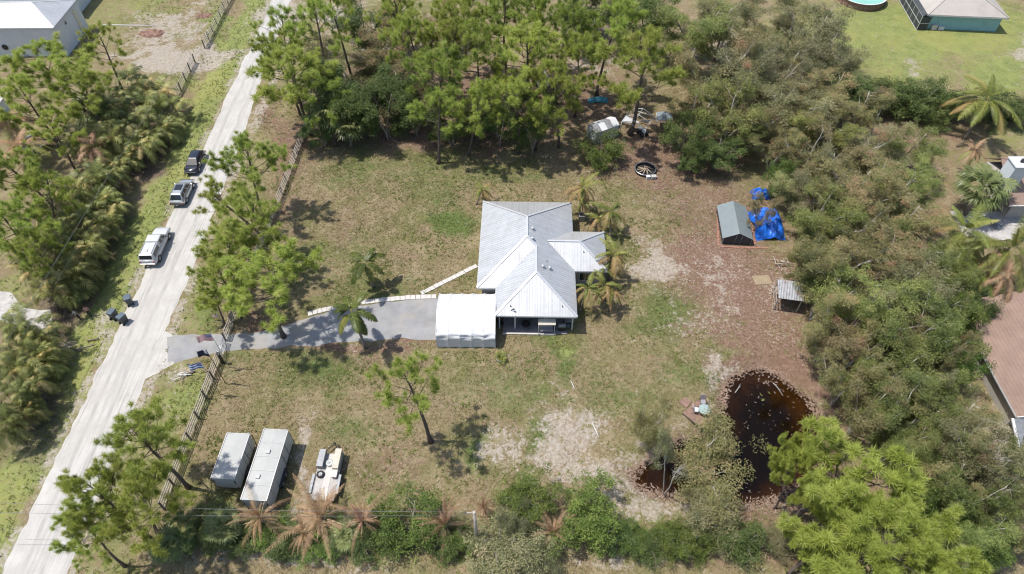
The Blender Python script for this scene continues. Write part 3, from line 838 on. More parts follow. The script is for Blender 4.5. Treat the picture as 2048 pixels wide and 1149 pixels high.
KIND = {}
KIND['pine'] = ([pine_variant(100 + i, 12 + (i % 3), 4.4 + .25 * (i % 3), .42 + .06 * (i % 3), 23 + 2 * (i % 3), .52, 100, lean=.05, nw=.05, dens=1.35) for i in range(6)], 'bark_pine', ('trunk', 'crown'))
KIND['thin_pine'] = ([pine_variant(140 + i, 12, 3.7, .55, 14, .5, 100, lean=.07, nw=.05, dens=1.1) for i in range(3)], 'bark_pine', ('trunk', 'crown'))
KIND['bright_pine'] = ([pine_variant(160 + i, 10.5, 7.6, .40, 42, .56, 135, 'pine_bright', .08, .05, .30, 1.9) for i in range(2)] + [pine_variant(170, 8, 3.6, .4, 17, .46, 120, 'pine_bright', .1, .045, .15, 1.6)], 'bark_pine', ('trunk', 'crown'))
KIND['paperbark'] = ([leafy_variant(200 + i, 9.5, 4.1, 2 + i % 3, 215, 100, top_brown=.4 + .2 * (i % 3), ll=.20, lw=.065, spray=.55) for i in range(6)], 'bark_white', ('trunk', 'crown'))
KIND['grey_paperbark'] = ([leafy_variant(220 + i, 9.5, 4.1, 3, 225, 100, 'grey_olive', top_brown=.25, ll=.20, lw=.06, spray=.55, droop=.5) for i in range(3)], 'bark_white', ('trunk', 'crown'))
KIND['lime_paperbark'] = ([leafy_variant(230 + i, 9.0, 4.1, 3, 240, 100, 'lime_olive', top_brown=.2, ll=.20, lw=.065, spray=.55) for i in range(3)], 'bark_white', ('trunk', 'crown'))
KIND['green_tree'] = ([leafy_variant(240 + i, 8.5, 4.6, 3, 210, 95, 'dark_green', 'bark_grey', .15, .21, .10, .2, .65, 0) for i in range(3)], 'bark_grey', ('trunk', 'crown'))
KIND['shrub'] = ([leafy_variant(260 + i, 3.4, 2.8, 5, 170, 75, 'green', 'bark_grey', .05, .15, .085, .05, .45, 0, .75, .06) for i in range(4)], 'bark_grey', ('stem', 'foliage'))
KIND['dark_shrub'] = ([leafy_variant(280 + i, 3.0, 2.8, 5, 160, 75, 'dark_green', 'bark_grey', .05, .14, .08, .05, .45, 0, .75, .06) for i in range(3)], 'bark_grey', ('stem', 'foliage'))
KIND['olive_shrub'] = ([leafy_variant(300 + i, 3.8, 2.8, 5, 180, 85, 'grey_olive', 'bark_grey', .25, .16, .05, .08, .45, .3, .7, .06) for i in range(3)], 'bark_grey', ('stem', 'foliage'))
KIND['slender'] = ([leafy_variant(320, 10.5, 1.9, 2, 70, 80, 'grey_olive', 'bark_white', .5, .2, .055, .55, .5, .2, tr0=.10)], 'bark_white', ('trunk', 'crown'))
KIND['wispy'] = ([leafy_variant(330 + i, 6.5, 3.4, 4, 210, 95, 'olive', 'bark_white', .45, .21, .06, .2, .6, .2, tr0=.09) for i in range(2)], 'bark_white', ('trunk', 'crown'))
KIND['queen_palm'] = ([palm_variant(400 + i, 5.4, 11, 2.8, .10, tint=.12, brown=.1, el_lo=-.45, el_hi=1.1, droopy=1.4, nl=50, lf=.46, ragged=.2, wild=.3) for i in range(3)], 'bark_palm', ('trunk', 'fronds'))
KIND['scorched_palm'] = ([palm_variant(420 + i, 3.6, 12 + 2 * i, 2.4, .05, tint=.5 + .05 * i, brown=.35 + .1 * i, droopy=1.3 + .2 * i, trunk_r=.10, lean=.14, wild=.5, lf=.34, nl=38, ragged=.3) for i in range(4)], 'bark_palm', ('trunk', 'fronds'))
KIND['coconut'] = ([palm_variant(440 + i, 7.0, 20, 5.0, .05, tint=.55, brown=.25, droopy=1.35, nl=85, lean=.12, lf=.34, wild=.3, ragged=.25) for i in range(3)], 'bark_palm', ('trunk', 'fronds'))
KIND['brown_coconut'] = ([palm_variant(450 + i, 6.0, 16, 4.2, .05, tint=.6, brown=.3, droopy=1.7, nl=65, lean=.12, mt='dead', lf=.42, wild=.3) for i in range(2)], 'bark_palm', ('trunk', 'fronds'))
KIND['areca'] = ([areca_variant(460 + i, 4.4 + .4 * (i % 2)) for i in range(4)], 'bark_palm', ('stems', 'fronds'))
KIND['fan_palm'] = ([fan_variant(480 + i, L=2.0) for i in range(2)], 'bark_palm', ('trunk', 'fronds'))
KIND['dead_palm'] = ([palm_variant(490 + i, 1.4, 30 + 3 * i, 3.0, .028, mt='dead', tint=.42 + .08 * i, brown=.0, droopy=.7 + .25 * i, trunk_r=.14, el_lo=-.1, el_hi=1.5, nl=40, lean=.2, wild=1.2, lf=.17, ragged=.5) for i in range(4)], 'bark_palm', ('trunk', 'fronds'))
for k, (vs, bark, _) in KIND.items():
    for v in vs: v[0].materials.append(M[bark])

NAME = {'pine': ('pine_tree', 'tree'), 'thin_pine': ('pine_tree', 'tree'), 'bright_pine': ('pine_tree', 'tree'), 'paperbark': ('paperbark_tree', 'tree'),
        'green_tree': ('broadleaf_tree', 'tree'), 'lime_paperbark': ('paperbark_tree', 'tree'), 'grey_paperbark': ('paperbark_tree', 'tree'), 'shrub': ('shrub', 'shrub'), 'dark_shrub': ('shrub', 'shrub'), 'olive_shrub': ('shrub', 'shrub'),
        'slender': ('slender_tree', 'tree'), 'wispy': ('wispy_tree', 'tree'), 'queen_palm': ('palm_tree', 'palm tree'), 'scorched_palm': ('palm_tree', 'palm tree'),
        'coconut': ('coconut_palm', 'palm tree'), 'brown_coconut': ('coconut_palm', 'palm tree'), 'areca': ('palm_clump', 'palm'), 'fan_palm': ('fan_palm', 'palm tree'),
        'dead_palm': ('dead_palm', 'palm')}
prnd = random.Random(77)
pcount = {}
def plant(kind, u, v, wpx, h, label, group=None, base=False, var=None):
    """a plant whose crown centre shows at pixel u, v; wpx = crown width in photo pixels, h = height in metres"""
    vs, bark, pn = KIND[kind]
    i = pcount.get(kind, prnd.randrange(len(vs))) if var is None else var
    pcount[kind] = i + 1
    wood, crown, (bx, by, bz, w0), h0 = vs[i % len(vs)]
    zc = 0 if base else bz * h / h0
    q = P(u, v, zc)
    s = .93 * wpx * mpp(u, v, zc) / w0
    rz = prnd.uniform(0, 2 * PI); cr, sr = math.cos(rz), math.sin(rz)
    q = q - Vector((cr * bx - sr * by, sr * bx + cr * by, 0)) * s
    nm, cat = NAME[kind]
    t = thing(nm, label, cat, (q.x, q.y, gz(q.x, q.y) - .03), rz, group, (s, s, h / h0))
    for n2, me in zip(pn, (wood, crown)):
        o = bpy.data.objects.new(n2, me); COL.objects.link(o); o.parent = t
    return t

# ------------------------------------------------------------ roofs made of sheets
def clip_poly(poly, ax, lo, hi):
    def half(p, c, sgn):
        out = []
        for a, b in zip(p, p[1:] + p[:1]):
            da, db = sgn * (a[ax] - c), sgn * (b[ax] - c)
            if da >= 0: out.append(a)
            if (da > 1e-9 and db < -1e-9) or (da < -1e-9 and db > 1e-9):
                t = da / (da - db); out.append((a[0] + (b[0] - a[0]) * t, a[1] + (b[1] - a[1]) * t))
        return out
    p = half(poly, lo, 1)
    return half(p, hi, -1) if len(p) > 2 else []

def sheet_roof(parent, planes, m, sheet=.92, ribs=3, th=.03, name='roof_sheet', ribh=.034):
    """planes: (polygon in local x,y, z(x,y), axis along the eave). every sheet is its own piece with raised ribs"""
    for poly, zf, ax in planes:
        lo = min(p[ax] for p in poly); hi = max(p[ax] for p in poly)
        n = max(1, round((hi - lo) / sheet)); w = (hi - lo) / n
        for k in range(n):
            c = clip_poly(poly, ax, lo + k * w + .006, lo + (k + 1) * w - .006)
            if len(c) < 3: continue
            ar = sum(a[0] * b[1] - b[0] * a[1] for a, b in zip(c, c[1:] + c[:1]))
            if abs(ar) < .02: continue
            if ar < 0: c = c[::-1]
            mb = MB(); mb.poly([(x, y, zf(x, y)) for x, y in c], th)
            for r in range(ribs):
                q = lo + k * w + w * (r + .5) / ribs
                s = clip_poly(c, ax, q - .022, q + .022)
                if len(s) < 3: continue
                o = [p[1 - ax] for p in s]
                a, b = min(o), max(o)
                # rib between the innermost ends so it stays on its sheet
                pa = [(q, a), (q, b)] if ax == 0 else [(a, q), (b, q)]
                mb.beam(*[(x, y, zf(x, y) + ribh * .3) for x, y in pa], .05, ribh)
            mb.build(name, m, parent)

def eave_fascia(parent, pts, z, m, h=.16, name='fascia'):
    for a, b in zip(pts, pts[1:] + pts[:1]):
        mb = MB(); d = (Vector(b) - Vector(a)).normalized(); n = Vector((d.y, -d.x))
        mb.beam((a[0], a[1], z - h / 2 - .02), (b[0], b[1], z - h / 2 - .02), .05, h)
        mb.build(name, m, parent)

def wall_ring(parent, pts, h, m, th=.2, z0=0.0, name='wall'):
    for a, b in zip(pts, pts[1:] + pts[:1]):
        mb = MB(); d = (Vector(b) - Vector(a)).normalized() * (th / 2 - .003)
        mb.beam((a[0] - d.x, a[1] - d.y, z0 + h / 2), (b[0] + d.x, b[1] + d.y, z0 + h / 2), th, h)
        mb.build(name, m, parent)

# ------------------------------------------------------------ main house
W, LR, LL, NT = 10.95, 18.0, 14.1, 2.1      # width, right length, left length, notch
WB, WF, WX = 5.1, 11.4, 3.7                 # wing back, wing front, wing reach
EZ, SL = 2.85, .50
def loc(x, y): return (x, -y)               # plan coordinates with y running towards the viewer
house = thing('house', 'single storey house with ribbed white metal hip roof in the middle of the yard', 'house', (-3.6, 63.0, 0), math.radians(-1.2))
hw = (WF - WB) / 2; my = (WB + WF) / 2; xm = (W + NT) / 2
pl = lambda pts: [loc(*p) for p in pts]
K_, L_, M_, N_ = (W / 2, W / 2), (W / 2, LL - W / 2), (xm, LL - (W - xm)), (xm, LR - (W - xm))
V_ = (W - hw, my); E_ = (W + WX - hw, my)
planes = [
    (pl([(0, 0), K_, L_, (0, LL)]), lambda x, y: EZ + SL * x, 1),
    (pl([(0, 0), (W, 0), K_]), lambda x, y: EZ + SL * -y, 0),
    (pl([(W, 0), K_, L_, M_, N_, (W, LR), (W, WF), V_, (W, WB)]), lambda x, y: EZ + SL * (W - x), 1),
    (pl([(0, LL), L_, M_, (NT, LL)]), lambda x, y: EZ + SL * (LL + y), 0),
    (pl([(NT, LL), M_, N_, (NT, LR)]), lambda x, y: EZ + SL * (x - NT), 1),
    (pl([(NT, LR), N_, (W, LR)]), lambda x, y: EZ + SL * (LR + y), 0),
    (pl([(W, WB), V_, E_, (W + WX, WB)]), lambda x, y: EZ + SL * (-y - WB), 0),
    (pl([(W, WF), V_, E_, (W + WX, WF)]), lambda x, y: EZ + SL * (WF + y), 0),
    (pl([(W + WX, WB), E_, (W + WX, WF)]), lambda x, y: EZ + SL * (W + WX - x), 1)]
roof = MB()
for poly, zf, ax in planes:
    ar = sum(a[0] * b[1] - b[0] * a[1] for a, b in zip(poly, poly[1:] + poly[:1]))
    pp = poly if ar > 0 else poly[::-1]
    roof.poly([(x, y, zf(x, y) - .05) for x, y in pp], .06)
roof = roof.build('roof', M['fascia'], house, label='ribbed white metal hip roof')
sheet_roof(roof, planes, M['white_metal'])
def zr(p, base): return (p[0], -p[1], base)
zK = EZ + SL * W / 2; zM = EZ + SL * (W - xm); zV = EZ + SL * hw
for a, b in ((zr((0, 0), EZ), zr(K_, zK)), (zr((W, 0), EZ), zr(K_, zK)), (zr(K_, zK), zr(L_, zK)), (zr((0, LL), EZ), zr(L_, zK)), (zr(L_, zK), zr(M_, zM)),
             (zr(M_, zM), zr(N_, zM)), (zr(N_, zM), zr((NT, LR), EZ)), (zr(N_, zM), zr((W, LR), EZ)), (zr(V_, zV), zr(E_, zV)),
             (zr(E_, zV), zr((W + WX, WB), EZ)), (zr(E_, zV), zr((W + WX, WF), EZ))):
    mb = MB(); mb.beam(Vector(a) + Vector((0, 0, .045)), Vector(b) + Vector((0, 0, .045)), .24, .05); mb.build('ridge_cap', M['ridge'], roof)
outline = pl([(0, 0), (W, 0), (W, WB), (W + WX, WB), (W + WX, WF), (W, WF), (W, LR), (NT, LR), (NT, LL), (0, LL)])
eave_fascia(house, outline, EZ - .04, M['fascia'])
iw = .6
wall_ring(house, pl([(iw, iw), (W - iw, iw), (W - iw, WB + iw), (W + WX - iw, WB + iw), (W + WX - iw, WF - iw), (W - iw, WF - iw), (W - iw, LR - 3.1), (NT + iw, LR - 3.1), (NT + iw, LL - iw), (iw, LL - iw)]), EZ - .12, M['wall_grey'], .2)
soff = MB(); soff.poly([(x, y, EZ - .07) for x, y in outline[::-1]]); soff.build('soffit', M['fascia'], house)
# porch: posts, floor, door, windows
ps = MB(); ps.box((NT + 1.0 + 3.4, -(LR - 1.42), .06), (7.0, 3.3, .12)); ps.build('patio_slab', M['dark_floor'], house)
kb = MB(); kb.box((NT + .85 + 2.9, -(LR + .32), .085), (5.8, .16, .17)); kb.build('patio_kerb', M['concrete_pale'], house)
for x in (NT + .5, NT + 2.2, NT + 5.4, W - .4):
    mb = MB(); mb.box((x, -(LR - .45), (EZ - .1) / 2), (.14, .14, EZ - .1)); mb.build('porch_post', M['pvc'], house)
def opening(x, y, z, w, h, rz, nm='window', mm='glass', parent=house):
    mb = MB(); mb.box((0, 0, 0), (w, .05, h)); o = mb.build(nm, M[mm], parent); o.location = (x, y, z); o.rotation_euler = (0, 0, rz)
    f = MB()
    for s in (-1, 1):
        f.box((s * (w / 2 + .04), -.005, 0), (.08, .09, h + .16)); f.box((0, -.005, s * (h / 2 + .04)), (w - .002, .09, .08))
    f.box((0, -.012, 0), (.04, .06, h - .004))
    f.build('window_frame' if nm == 'window' else 'door_frame', M['pvc'], o)
    return o
opening(NT + 2.5, -(LR - 3.1) - .115, 1.05, .95, 2.0, 0, 'door', 'beige'); opening(NT + 4.6, -(LR - 3.1) - .115, 1.4, 1.7, 1.2, 0); opening(NT + 7.0, -(LR - 3.1) - .115, 1.4, 1.2, 1.2, 0)
opening(W + 1.3, -(WF - iw) - .115, 1.4, 1.3, 1.2, 0); opening(iw - .115, -5, 1.4, 1.5, 1.2, -PI / 2); opening(iw - .115, -10, 1.4, 1.5, 1.2, -PI / 2)
opening(W - iw + .115, -3, 1.4, 1.2, 1.2, PI / 2)
# roof vents and the dark pipe stubs
for (x, y) in ((W / 2 + .65, 7.3), (W / 2 + .65, 8.9), (xm + .75, 12.6), (xm + 1.5, 12.5)):
    z = EZ + SL * (W - x)
    mb = MB(); mb.cyl((x, -y, z - .05), (x, -y, z + .22), .12, 10); mb.lathe([(.02, .42), (.16, .36), (.19, .25), (.10, .2)], 12, (x, -y, z)); mb.box((x, -y, z + .03), (.4, .4, .05))
    mb.build('roof_vent', M['ridge'], house)
for (x, y, zz) in ((NT + 1.7, LR - .9, SL * .9), (W - 1.6, LR - .95, SL * .95), (xm + 1.2, 11.5, SL * (W - xm - 1.2)), (W + 1.0, my + 1.2, SL * (hw - 1.2))):
    mb = MB(); mb.cyl((x, -y, EZ + zz - .05), (x, -y, EZ + zz + .30), .05, 8); mb.build('vent_pipe', M['steel'], house)
mb = MB(); mb.cyl((NT + 1.72, -(LR - .55), EZ + .2), (NT + 1.95, -(LR - .45), EZ + .62), .035, 6); mb.cyl((NT + 1.95, -(LR - .45), EZ + .62), (NT + 2.15, -(LR - .40), EZ + .58), .09, 8)
mb.build('flood_lamp', M['black'], house)
# condenser beside the wing
t = thing('air_conditioner', 'grey air conditioning unit on the shaded right side of the house', 'air conditioner', P(1163, 440))
mb = MB(); mb.box((0, 0, .48), (.8, .8, .86)); mb.build('casing', M['steel'], t, .03)
mb = MB(); mb.cyl((0, 0, .915), (0, 0, .95), .33, 16); mb.build('fan_grille', M['black'], t)
# things on the porch
def hl(x, y, z=0):
    return house.matrix_basis @ Vector((x, -y, z))
bpy.context.view_layer.update()
t = thing('swing_seat', 'beige canopy swing seat at the porch edge', 'swing seat', hl(NT + 5.65, LR - .05))
mb = MB(); mb.box((0, 0, 0), (1.9, .75, .05), M=Matrix.Rotation(.35, 3, 'X')); o = mb.build('canopy', M['beige'], t, .02); o.location = (0, 0, 1.85)
for s in (-1, 1):
    mb = MB(); mb.tube([(s * .85, .5, 0), (s * .85, 0, 1.8)], .03, 6); mb.tube([(s * .85, -.5, 0), (s * .85, 0, 1.8)], .03, 6); mb.build('side_frame', M['pvc'], t)
mb = MB(); mb.box((0, 0, .5), (1.4, .55, .1)); mb.build('seat', M['mesh_sling'], t, .03)
mb = MB(); mb.box((0, .3, .8), (1.4, .1, .55), M=Matrix.Rotation(-.2, 3, 'X')); mb.build('backrest', M['mesh_sling'], t, .03)
t = thing('patio_table', 'round dark table on the covered patio', 'table', hl(NT + 3.4, LR - .55, .12))
mb = MB(); mb.cyl((0, 0, .68), (0, 0, .72), .52, 20); mb.build('table_top', M['black'], t)
for k in range(4):
    a = PI / 4 + k * PI / 2; mb = MB(); mb.cyl((.35 * math.cos(a), .35 * math.sin(a), 0), (.3 * math.cos(a), .3 * math.sin(a), .68), .025, 6); mb.build('leg', M['black'], t)
t = thing('gas_grill', 'black gas grill with pale side shelf under the front right eave', 'grill', hl(W - 1.5, LR - .35))
mb = MB(); mb.box((0, 0, .45), (.9, .5, .75)); mb.build('cabinet', M['black'], t, .03)
mb = MB(); mb.tube([(-.42, 0, .85), (.42, 0, .85)], .26, 10); mb.build('lid', M['steel'], t)
mb = MB(); mb.box((.68, 0, .84), (.42, .45, .04)); mb.build('side_shelf', M['bin_lid'], t, .01)
mb = MB(); mb.box((-.68, 0, .84), (.42, .45, .04)); mb.build('side_shelf', M['bin_lid'], t, .01)
t = thing('patio_chair', 'dark wicker chair at the left end of the covered patio', 'chair', hl(NT + .55, LR - .9, 0), .4)
mb = MB(); mb.box((0, 0, .4), (.6, .6, .12)); mb.build('seat', M['black'], t, .04)
mb = MB(); mb.box((0, .28, .72), (.6, .08, .6)); mb.build('backrest', M['black'], t, .03)
for sx in (-1, 1):
    for sy in (-1, 1):
        mb = MB(); mb.box((sx * .25, sy * .25, .17), (.06, .06, .34)); mb.build('leg', M['black'], t)
t = thing('storage_box', 'dark deck storage box beside the porch corner post', 'box', hl(W - .7, LR - 1.2))
mb = MB(); mb.box((0, 0, .35), (.9, .6, .7)); mb.build('body', M['black'], t, .03)
mb = MB(); mb.box((0, 0, .74), (.96, .66, .07)); mb.build('lid', M['steel'], t, .02)

# ------------------------------------------------------------ carport canopy
c0 = Vector((-8.05, 45.85, 0)); CL, CW = 6.25, 6.2
cp = thing('carport', 'white fabric carport canopy at the end of the driveway', 'carport', (c0.x + CL / 2, c0.y, 0))
prof = [(-CW / 2, .04), (-CW / 2 + .02, .8), (-CW / 2 + .05, 1.6), (-CW / 2 + .22, 2.05), (-CW / 2 + .75, 2.38), (-1.4, 2.78), (-.5, 3.05), (0, 3.12)]
prof = prof + [(-a, z) for a, z in prof[-2::-1]]
def arch(t):
    f = t * (len(prof) - 1); i = min(len(prof) - 2, int(f)); r = f - i
    return prof[i][0] + (prof[i + 1][0] - prof[i][0]) * r, prof[i][1] + (prof[i + 1][1] - prof[i][1]) * r
nb = 5; Rc = np.random.default_rng(4)
for b in range(nb):
    nu, nv = 14, 56; vs = []; fs = []
    for i in range(nu + 1):
        for j in range(nv + 1):
            a, z = arch(j / nv); x = -CL / 2 + CL * (b + i / nu) / nb
            sag = math.sin(PI * i / nu) * .085
            # slack cloth folds on the side facing the viewer
            fold = max(0, 1 - abs(j / nv - .17) / .13)
            wr = (vnoise(np.array([x * 1.2 + j * .35]), np.array([j * 1.5]), 1.3, 90)[0] - .5) * .26 * fold + .05 * math.sin(j * 1.1 + 2.2 * math.sin(x * 1.4)) * fold
            crease = -.02 if (j % 14 == 0) else 0
            nrm = Vector((0, a, .6 + z * .2)).normalized()
            vs.append((x, a - nrm.y * (sag - wr - crease), z - nrm.z * (sag - wr - crease) if j not in (0, nv) else z))
    for i in range(nu):
        for j in range(nv):
            q = i * (nv + 1) + j; fs.append((q, q + nv + 1, q + nv + 2, q + 1))
    mb = MB(); mb.add(vs, fs, True); mb.build('canopy_panel', M['fabric_white'], cp)
for b in range(nb + 1):
    x = -CL / 2 + CL * b / nb
    mb = MB(); mb.tube([(x, a * .985, z - .03) for a, z in prof], .035, 6); mb.build('hoop', M['pipe'], cp)
    mb = MB()
    for (a0, z0), (a1, z1) in zip(prof, prof[1:]):
        mb.beam((x, a0 * 1.004, z0 + .012), (x, a1 * 1.004, z1 + .012), .07, .02)
    mb.build('seam_strap', M['fabric_white'], cp)

# ------------------------------------------------------------ path slabs
def slab_path(name, label, a, b, w, n, bend=None):
    t = thing(name, label, 'path', (0, 0, 0))
    r = random.Random(n)
    A, B = Vector(a), Vector(b); Cc = Vector(bend) if bend else None
    f = (lambda s: A.lerp(B, s)) if Cc is None else (lambda s: (A.lerp(Cc, s)).lerp(Cc.lerp(B, s), s))
    for k in range(n):
        p, q = f(k / n), f((k + 1) / n); d = (q - p); l = d.length; d /= l
        mb = MB(); mb.box((0, 0, 0), (l - .035, w * r.uniform(.95, 1.04), .12))
        o = mb.build('slab', M['concrete_pale'], t, .012); m_ = (p + q) / 2
        o.location = (m_.x + r.uniform(-.01, .01), m_.y + r.uniform(-.02, .02), gz(m_.x, m_.y) + .03 + r.uniform(-.008, .008)); o.rotation_euler = (r.uniform(-.01, .01), r.uniform(-.01, .01), math.atan2(d.y, d.x) + r.uniform(-.015, .015))
    return t
tag(slab_path('slab_edging', 'x', P(616, 629), P(873, 594), .62, 26, P(735, 596)), 'long row of pale concrete slabs edging the asphalt driveway', 'path')
tag(slab_path('slab_path', 'x', P(842, 588), P(954, 532), .55, 13), 'short slanting path of pale slabs leading to the house', 'path')

# ------------------------------------------------------------ fences
def rail_fence(name, label, a, b, sect=2.44, h=1.5, rails=4, group=None, seed=1, plank=.15):
    a, b = Vector(a), Vector(b); a.z = b.z = 0
    n = max(1, round((b - a).length / sect)); d = (b - a) / n; ang = math.atan2(d.y, d.x)
    t = thing(name, label, 'fence', (a.x, a.y, 0), ang, group)
    r = random.Random(seed); l = d.length
    pm = MB(); pm.box((0, 0, h / 2 + .02), (.13, .13, h + .06)); pmesh = pm.mesh('post'); pmesh.materials.append(M['wood_dark'])
    rms = []
    for k in range(3):
        rm = MB(); w = plank * (.36 + .04 * k); rm.tube([(0.0, 0, 0), (l * .33, .02 * (k - 1), .015), (l * .7, -.015, -.01 * k), (l, 0, 0)], [w, w * .92, w, w * .88], 6); me_ = rm.mesh('rail'); me_.materials.append(M['wood']); rms.append(me_)
    for i in range(n + 1):
        p = a + d * i
        share('post', pmesh, t, (i * l, 0, gz(p.x, p.y)), (r.gauss(0, .025), r.gauss(0, .02), 0))
        if i < n:
            q = a + d * (i + 1); z0, z1 = gz(p.x, p.y), gz(q.x, q.y)
            for k in range(rails):
                z = .22 + (h - .32) * k / (rails - 1) + r.gauss(0, .012)
                share('rail', rms[r.randrange(3)], t, (i * l, (.09 if k % 2 else -.09) * 0 - .085, z0 + z), (r.gauss(0, .03), -math.atan2(z1 - z0, l) + r.gauss(0, .006), r.gauss(0, .003)))
    return t
FX = -30.9
rail_fence('rail_fence', 'weathered brown rail fence running from the driveway back to the pine grove', P(452, 683), P(636, 200), seed=3)
rail_fence('rail_fence', 'weathered brown rail fence between the driveway and the white trailers', P(442, 722), P(330, 1020), seed=5)
rail_fence('rail_fence', 'grey rail fence across the road beyond the sandy track', P(409, 95), P(470, -20), seed=7)
rail_fence('rail_fence', 'short grey rail fence across the road in front of the dark palm thicket', P(390, 124), P(352, 200), seed=9)

# driveway gate (two leaves of tube)
def tube_gate(name, label, a, b, h=1.3, m='pipe'):
    a, b = Vector(a), Vector(b); d = b - a; l = d.length
    t = thing(name, label, 'gate', a, math.atan2(d.y, d.x))
    for z in (.2, .48, .76, 1.02, h):
        mb = MB(); mb.tube([(0, 0, z), (l, 0, z)], .03, 6); mb.build('bar', M[m], t)
    for x in (0, l):
        mb = MB(); mb.tube([(x, 0, .15), (x, 0, h + .02)], .035, 6); mb.build('stile', M[m], t)
    mb = MB(); mb.tube([(0, .03, .2), (l, .03, h)], .025, 6); mb.build('brace', M[m], t)
    mb = MB(); mb.tube([(0, .05, h), (l, .05, .2)], .025, 6); mb.build('brace', M[m], t)
    return t
tube_gate('driveway_gate', 'grey tube gate closing the asphalt driveway', P(444, 718), P(453, 688))
gm = P(448.5, 703)
# black double gate of the neighbour, standing ajar
for (u0, v0, u1, v1, lb) in ((104, 672, 122, 648, 'black steel gate leaf nearer the road by the neighbour driveway'), (128, 612, 124, 644, 'black steel gate leaf against the palm hedge at the neighbour driveway')):
    a, b = P(u0, v0), P(u1, v1); d = b - a; l = d.length
    t = thing('steel_gate', lb, 'gate', a, math.atan2(d.y, d.x))
    for z in (.15, 1.0, 1.75):
        mb = MB(); mb.tube([(0, 0, z), (l, 0, z)], .035, 6); mb.build('bar', M['fence_black'], t)
    for k in range(8):
        mb = MB(); mb.tube([(l * k / 7, 0, .1), (l * k / 7, 0, 1.85 + .15 * math.sin(PI * k / 7))], .022, 5); mb.build('picket', M['fence_black'], t)
    mb = MB(); mb.tube([(0, .02, .15), (l, .02, 1.7)], .03, 5); mb.build('brace', M['fence_black'], t)

# ------------------------------------------------------------ flags
def flag_mat(name, fn):
    m, nt, b = newmat(name); N, L = nt.nodes, nt.links
    tc = N.new('ShaderNodeUVMap'); sx = N.new('ShaderNodeSeparateXYZ'); L.new(tc.outputs[0], sx.inputs[0])
    c = fn(N, L, sx); L.new(c, b.inputs['Base Color']); b.inputs['Roughness'].default_value = .8
    tr = N.new('ShaderNodeBsdfTranslucent'); L.new(c, tr.inputs['Color']); ms = N.new('ShaderNodeMixShader'); ms.inputs[0].default_value = .4
    L.new(b.outputs[0], ms.inputs[1]); L.new(tr.outputs[0], ms.inputs[2]); L.new(ms.outputs[0], N['Material Output'].inputs['Surface'])
    return m
def stripes(ca, cb, n, canton=None, cw=.4, ch=.46):
    def fn(N, L, sx):
        a = N.new('ShaderNodeMath'); a.operation = 'MULTIPLY'; L.new(sx.outputs[1], a.inputs[0]); a.inputs[1].default_value = n / 2
        f = N.new('ShaderNodeMath'); f.operation = 'FRACT'; L.new(a.outputs[0], f.inputs[0])
        g = N.new('ShaderNodeMath'); g.operation = 'LESS_THAN'; L.new(f.outputs[0], g.inputs[0]); g.inputs[1].default_value = .5
        mx = N.new('ShaderNodeMix'); mx.data_type = 'RGBA'; L.new(g.outputs[0], mx.inputs[0]); mx.inputs[6].default_value = cb + (1,); mx.inputs[7].default_value = ca + (1,)
        if not canton: return mx.outputs[2]
        x = N.new('ShaderNodeMath'); x.operation = 'LESS_THAN'; L.new(sx.outputs[0], x.inputs[0]); x.inputs[1].default_value = cw
        y = N.new('ShaderNodeMath'); y.operation = 'GREATER_THAN'; L.new(sx.outputs[1], y.inputs[0]); y.inputs[1].default_value = 1 - ch
        xy = N.new('ShaderNodeMath'); xy.operation = 'MULTIPLY'; L.new(x.outputs[0], xy.inputs[0]); L.new(y.outputs[0], xy.inputs[1])
        # rows of small white dots (stars) in the canton
        ck = N.new('ShaderNodeTexVoronoi'); ck.inputs['Scale'].default_value = 16; ck.inputs['Randomness'].default_value = 0
        uv = N.new('ShaderNodeUVMap'); L.new(uv.outputs[0], ck.inputs['Vector'])
        st = N.new('ShaderNodeMath'); st.operation = 'LESS_THAN'; L.new(ck.outputs['Distance'], st.inputs[0]); st.inputs[1].default_value = .28
        cm = N.new('ShaderNodeMix'); cm.data_type = 'RGBA'; L.new(st.outputs[0], cm.inputs[0]); cm.inputs[6].default_value = canton + (1,); cm.inputs[7].default_value = (.8, .8, .8, 1)
        m2 = N.new('ShaderNodeMix'); m2.data_type = 'RGBA'; L.new(xy.outputs[0], m2.inputs[0]); L.new(mx.outputs[2], m2.inputs[6]); L.new(cm.outputs[2], m2.inputs[7])
        return m2.outputs[2]
    return fn
M['flag_us'] = flag_mat('red_white_stripes', stripes((.62, .16, .20), (.82, .80, .82), 13, (.12, .13, .38)))
M['flag_navy'] = flag_mat('navy_flag', stripes((.02, .025, .06), (.022, .028, .065), 3, (.55, .55, .62), .3, .5))
M['flag_blue'] = flag_mat('blue_white_stripes', stripes((.05, .13, .42), (.78, .80, .84), 5, (.05, .12, .40), .36, .45))
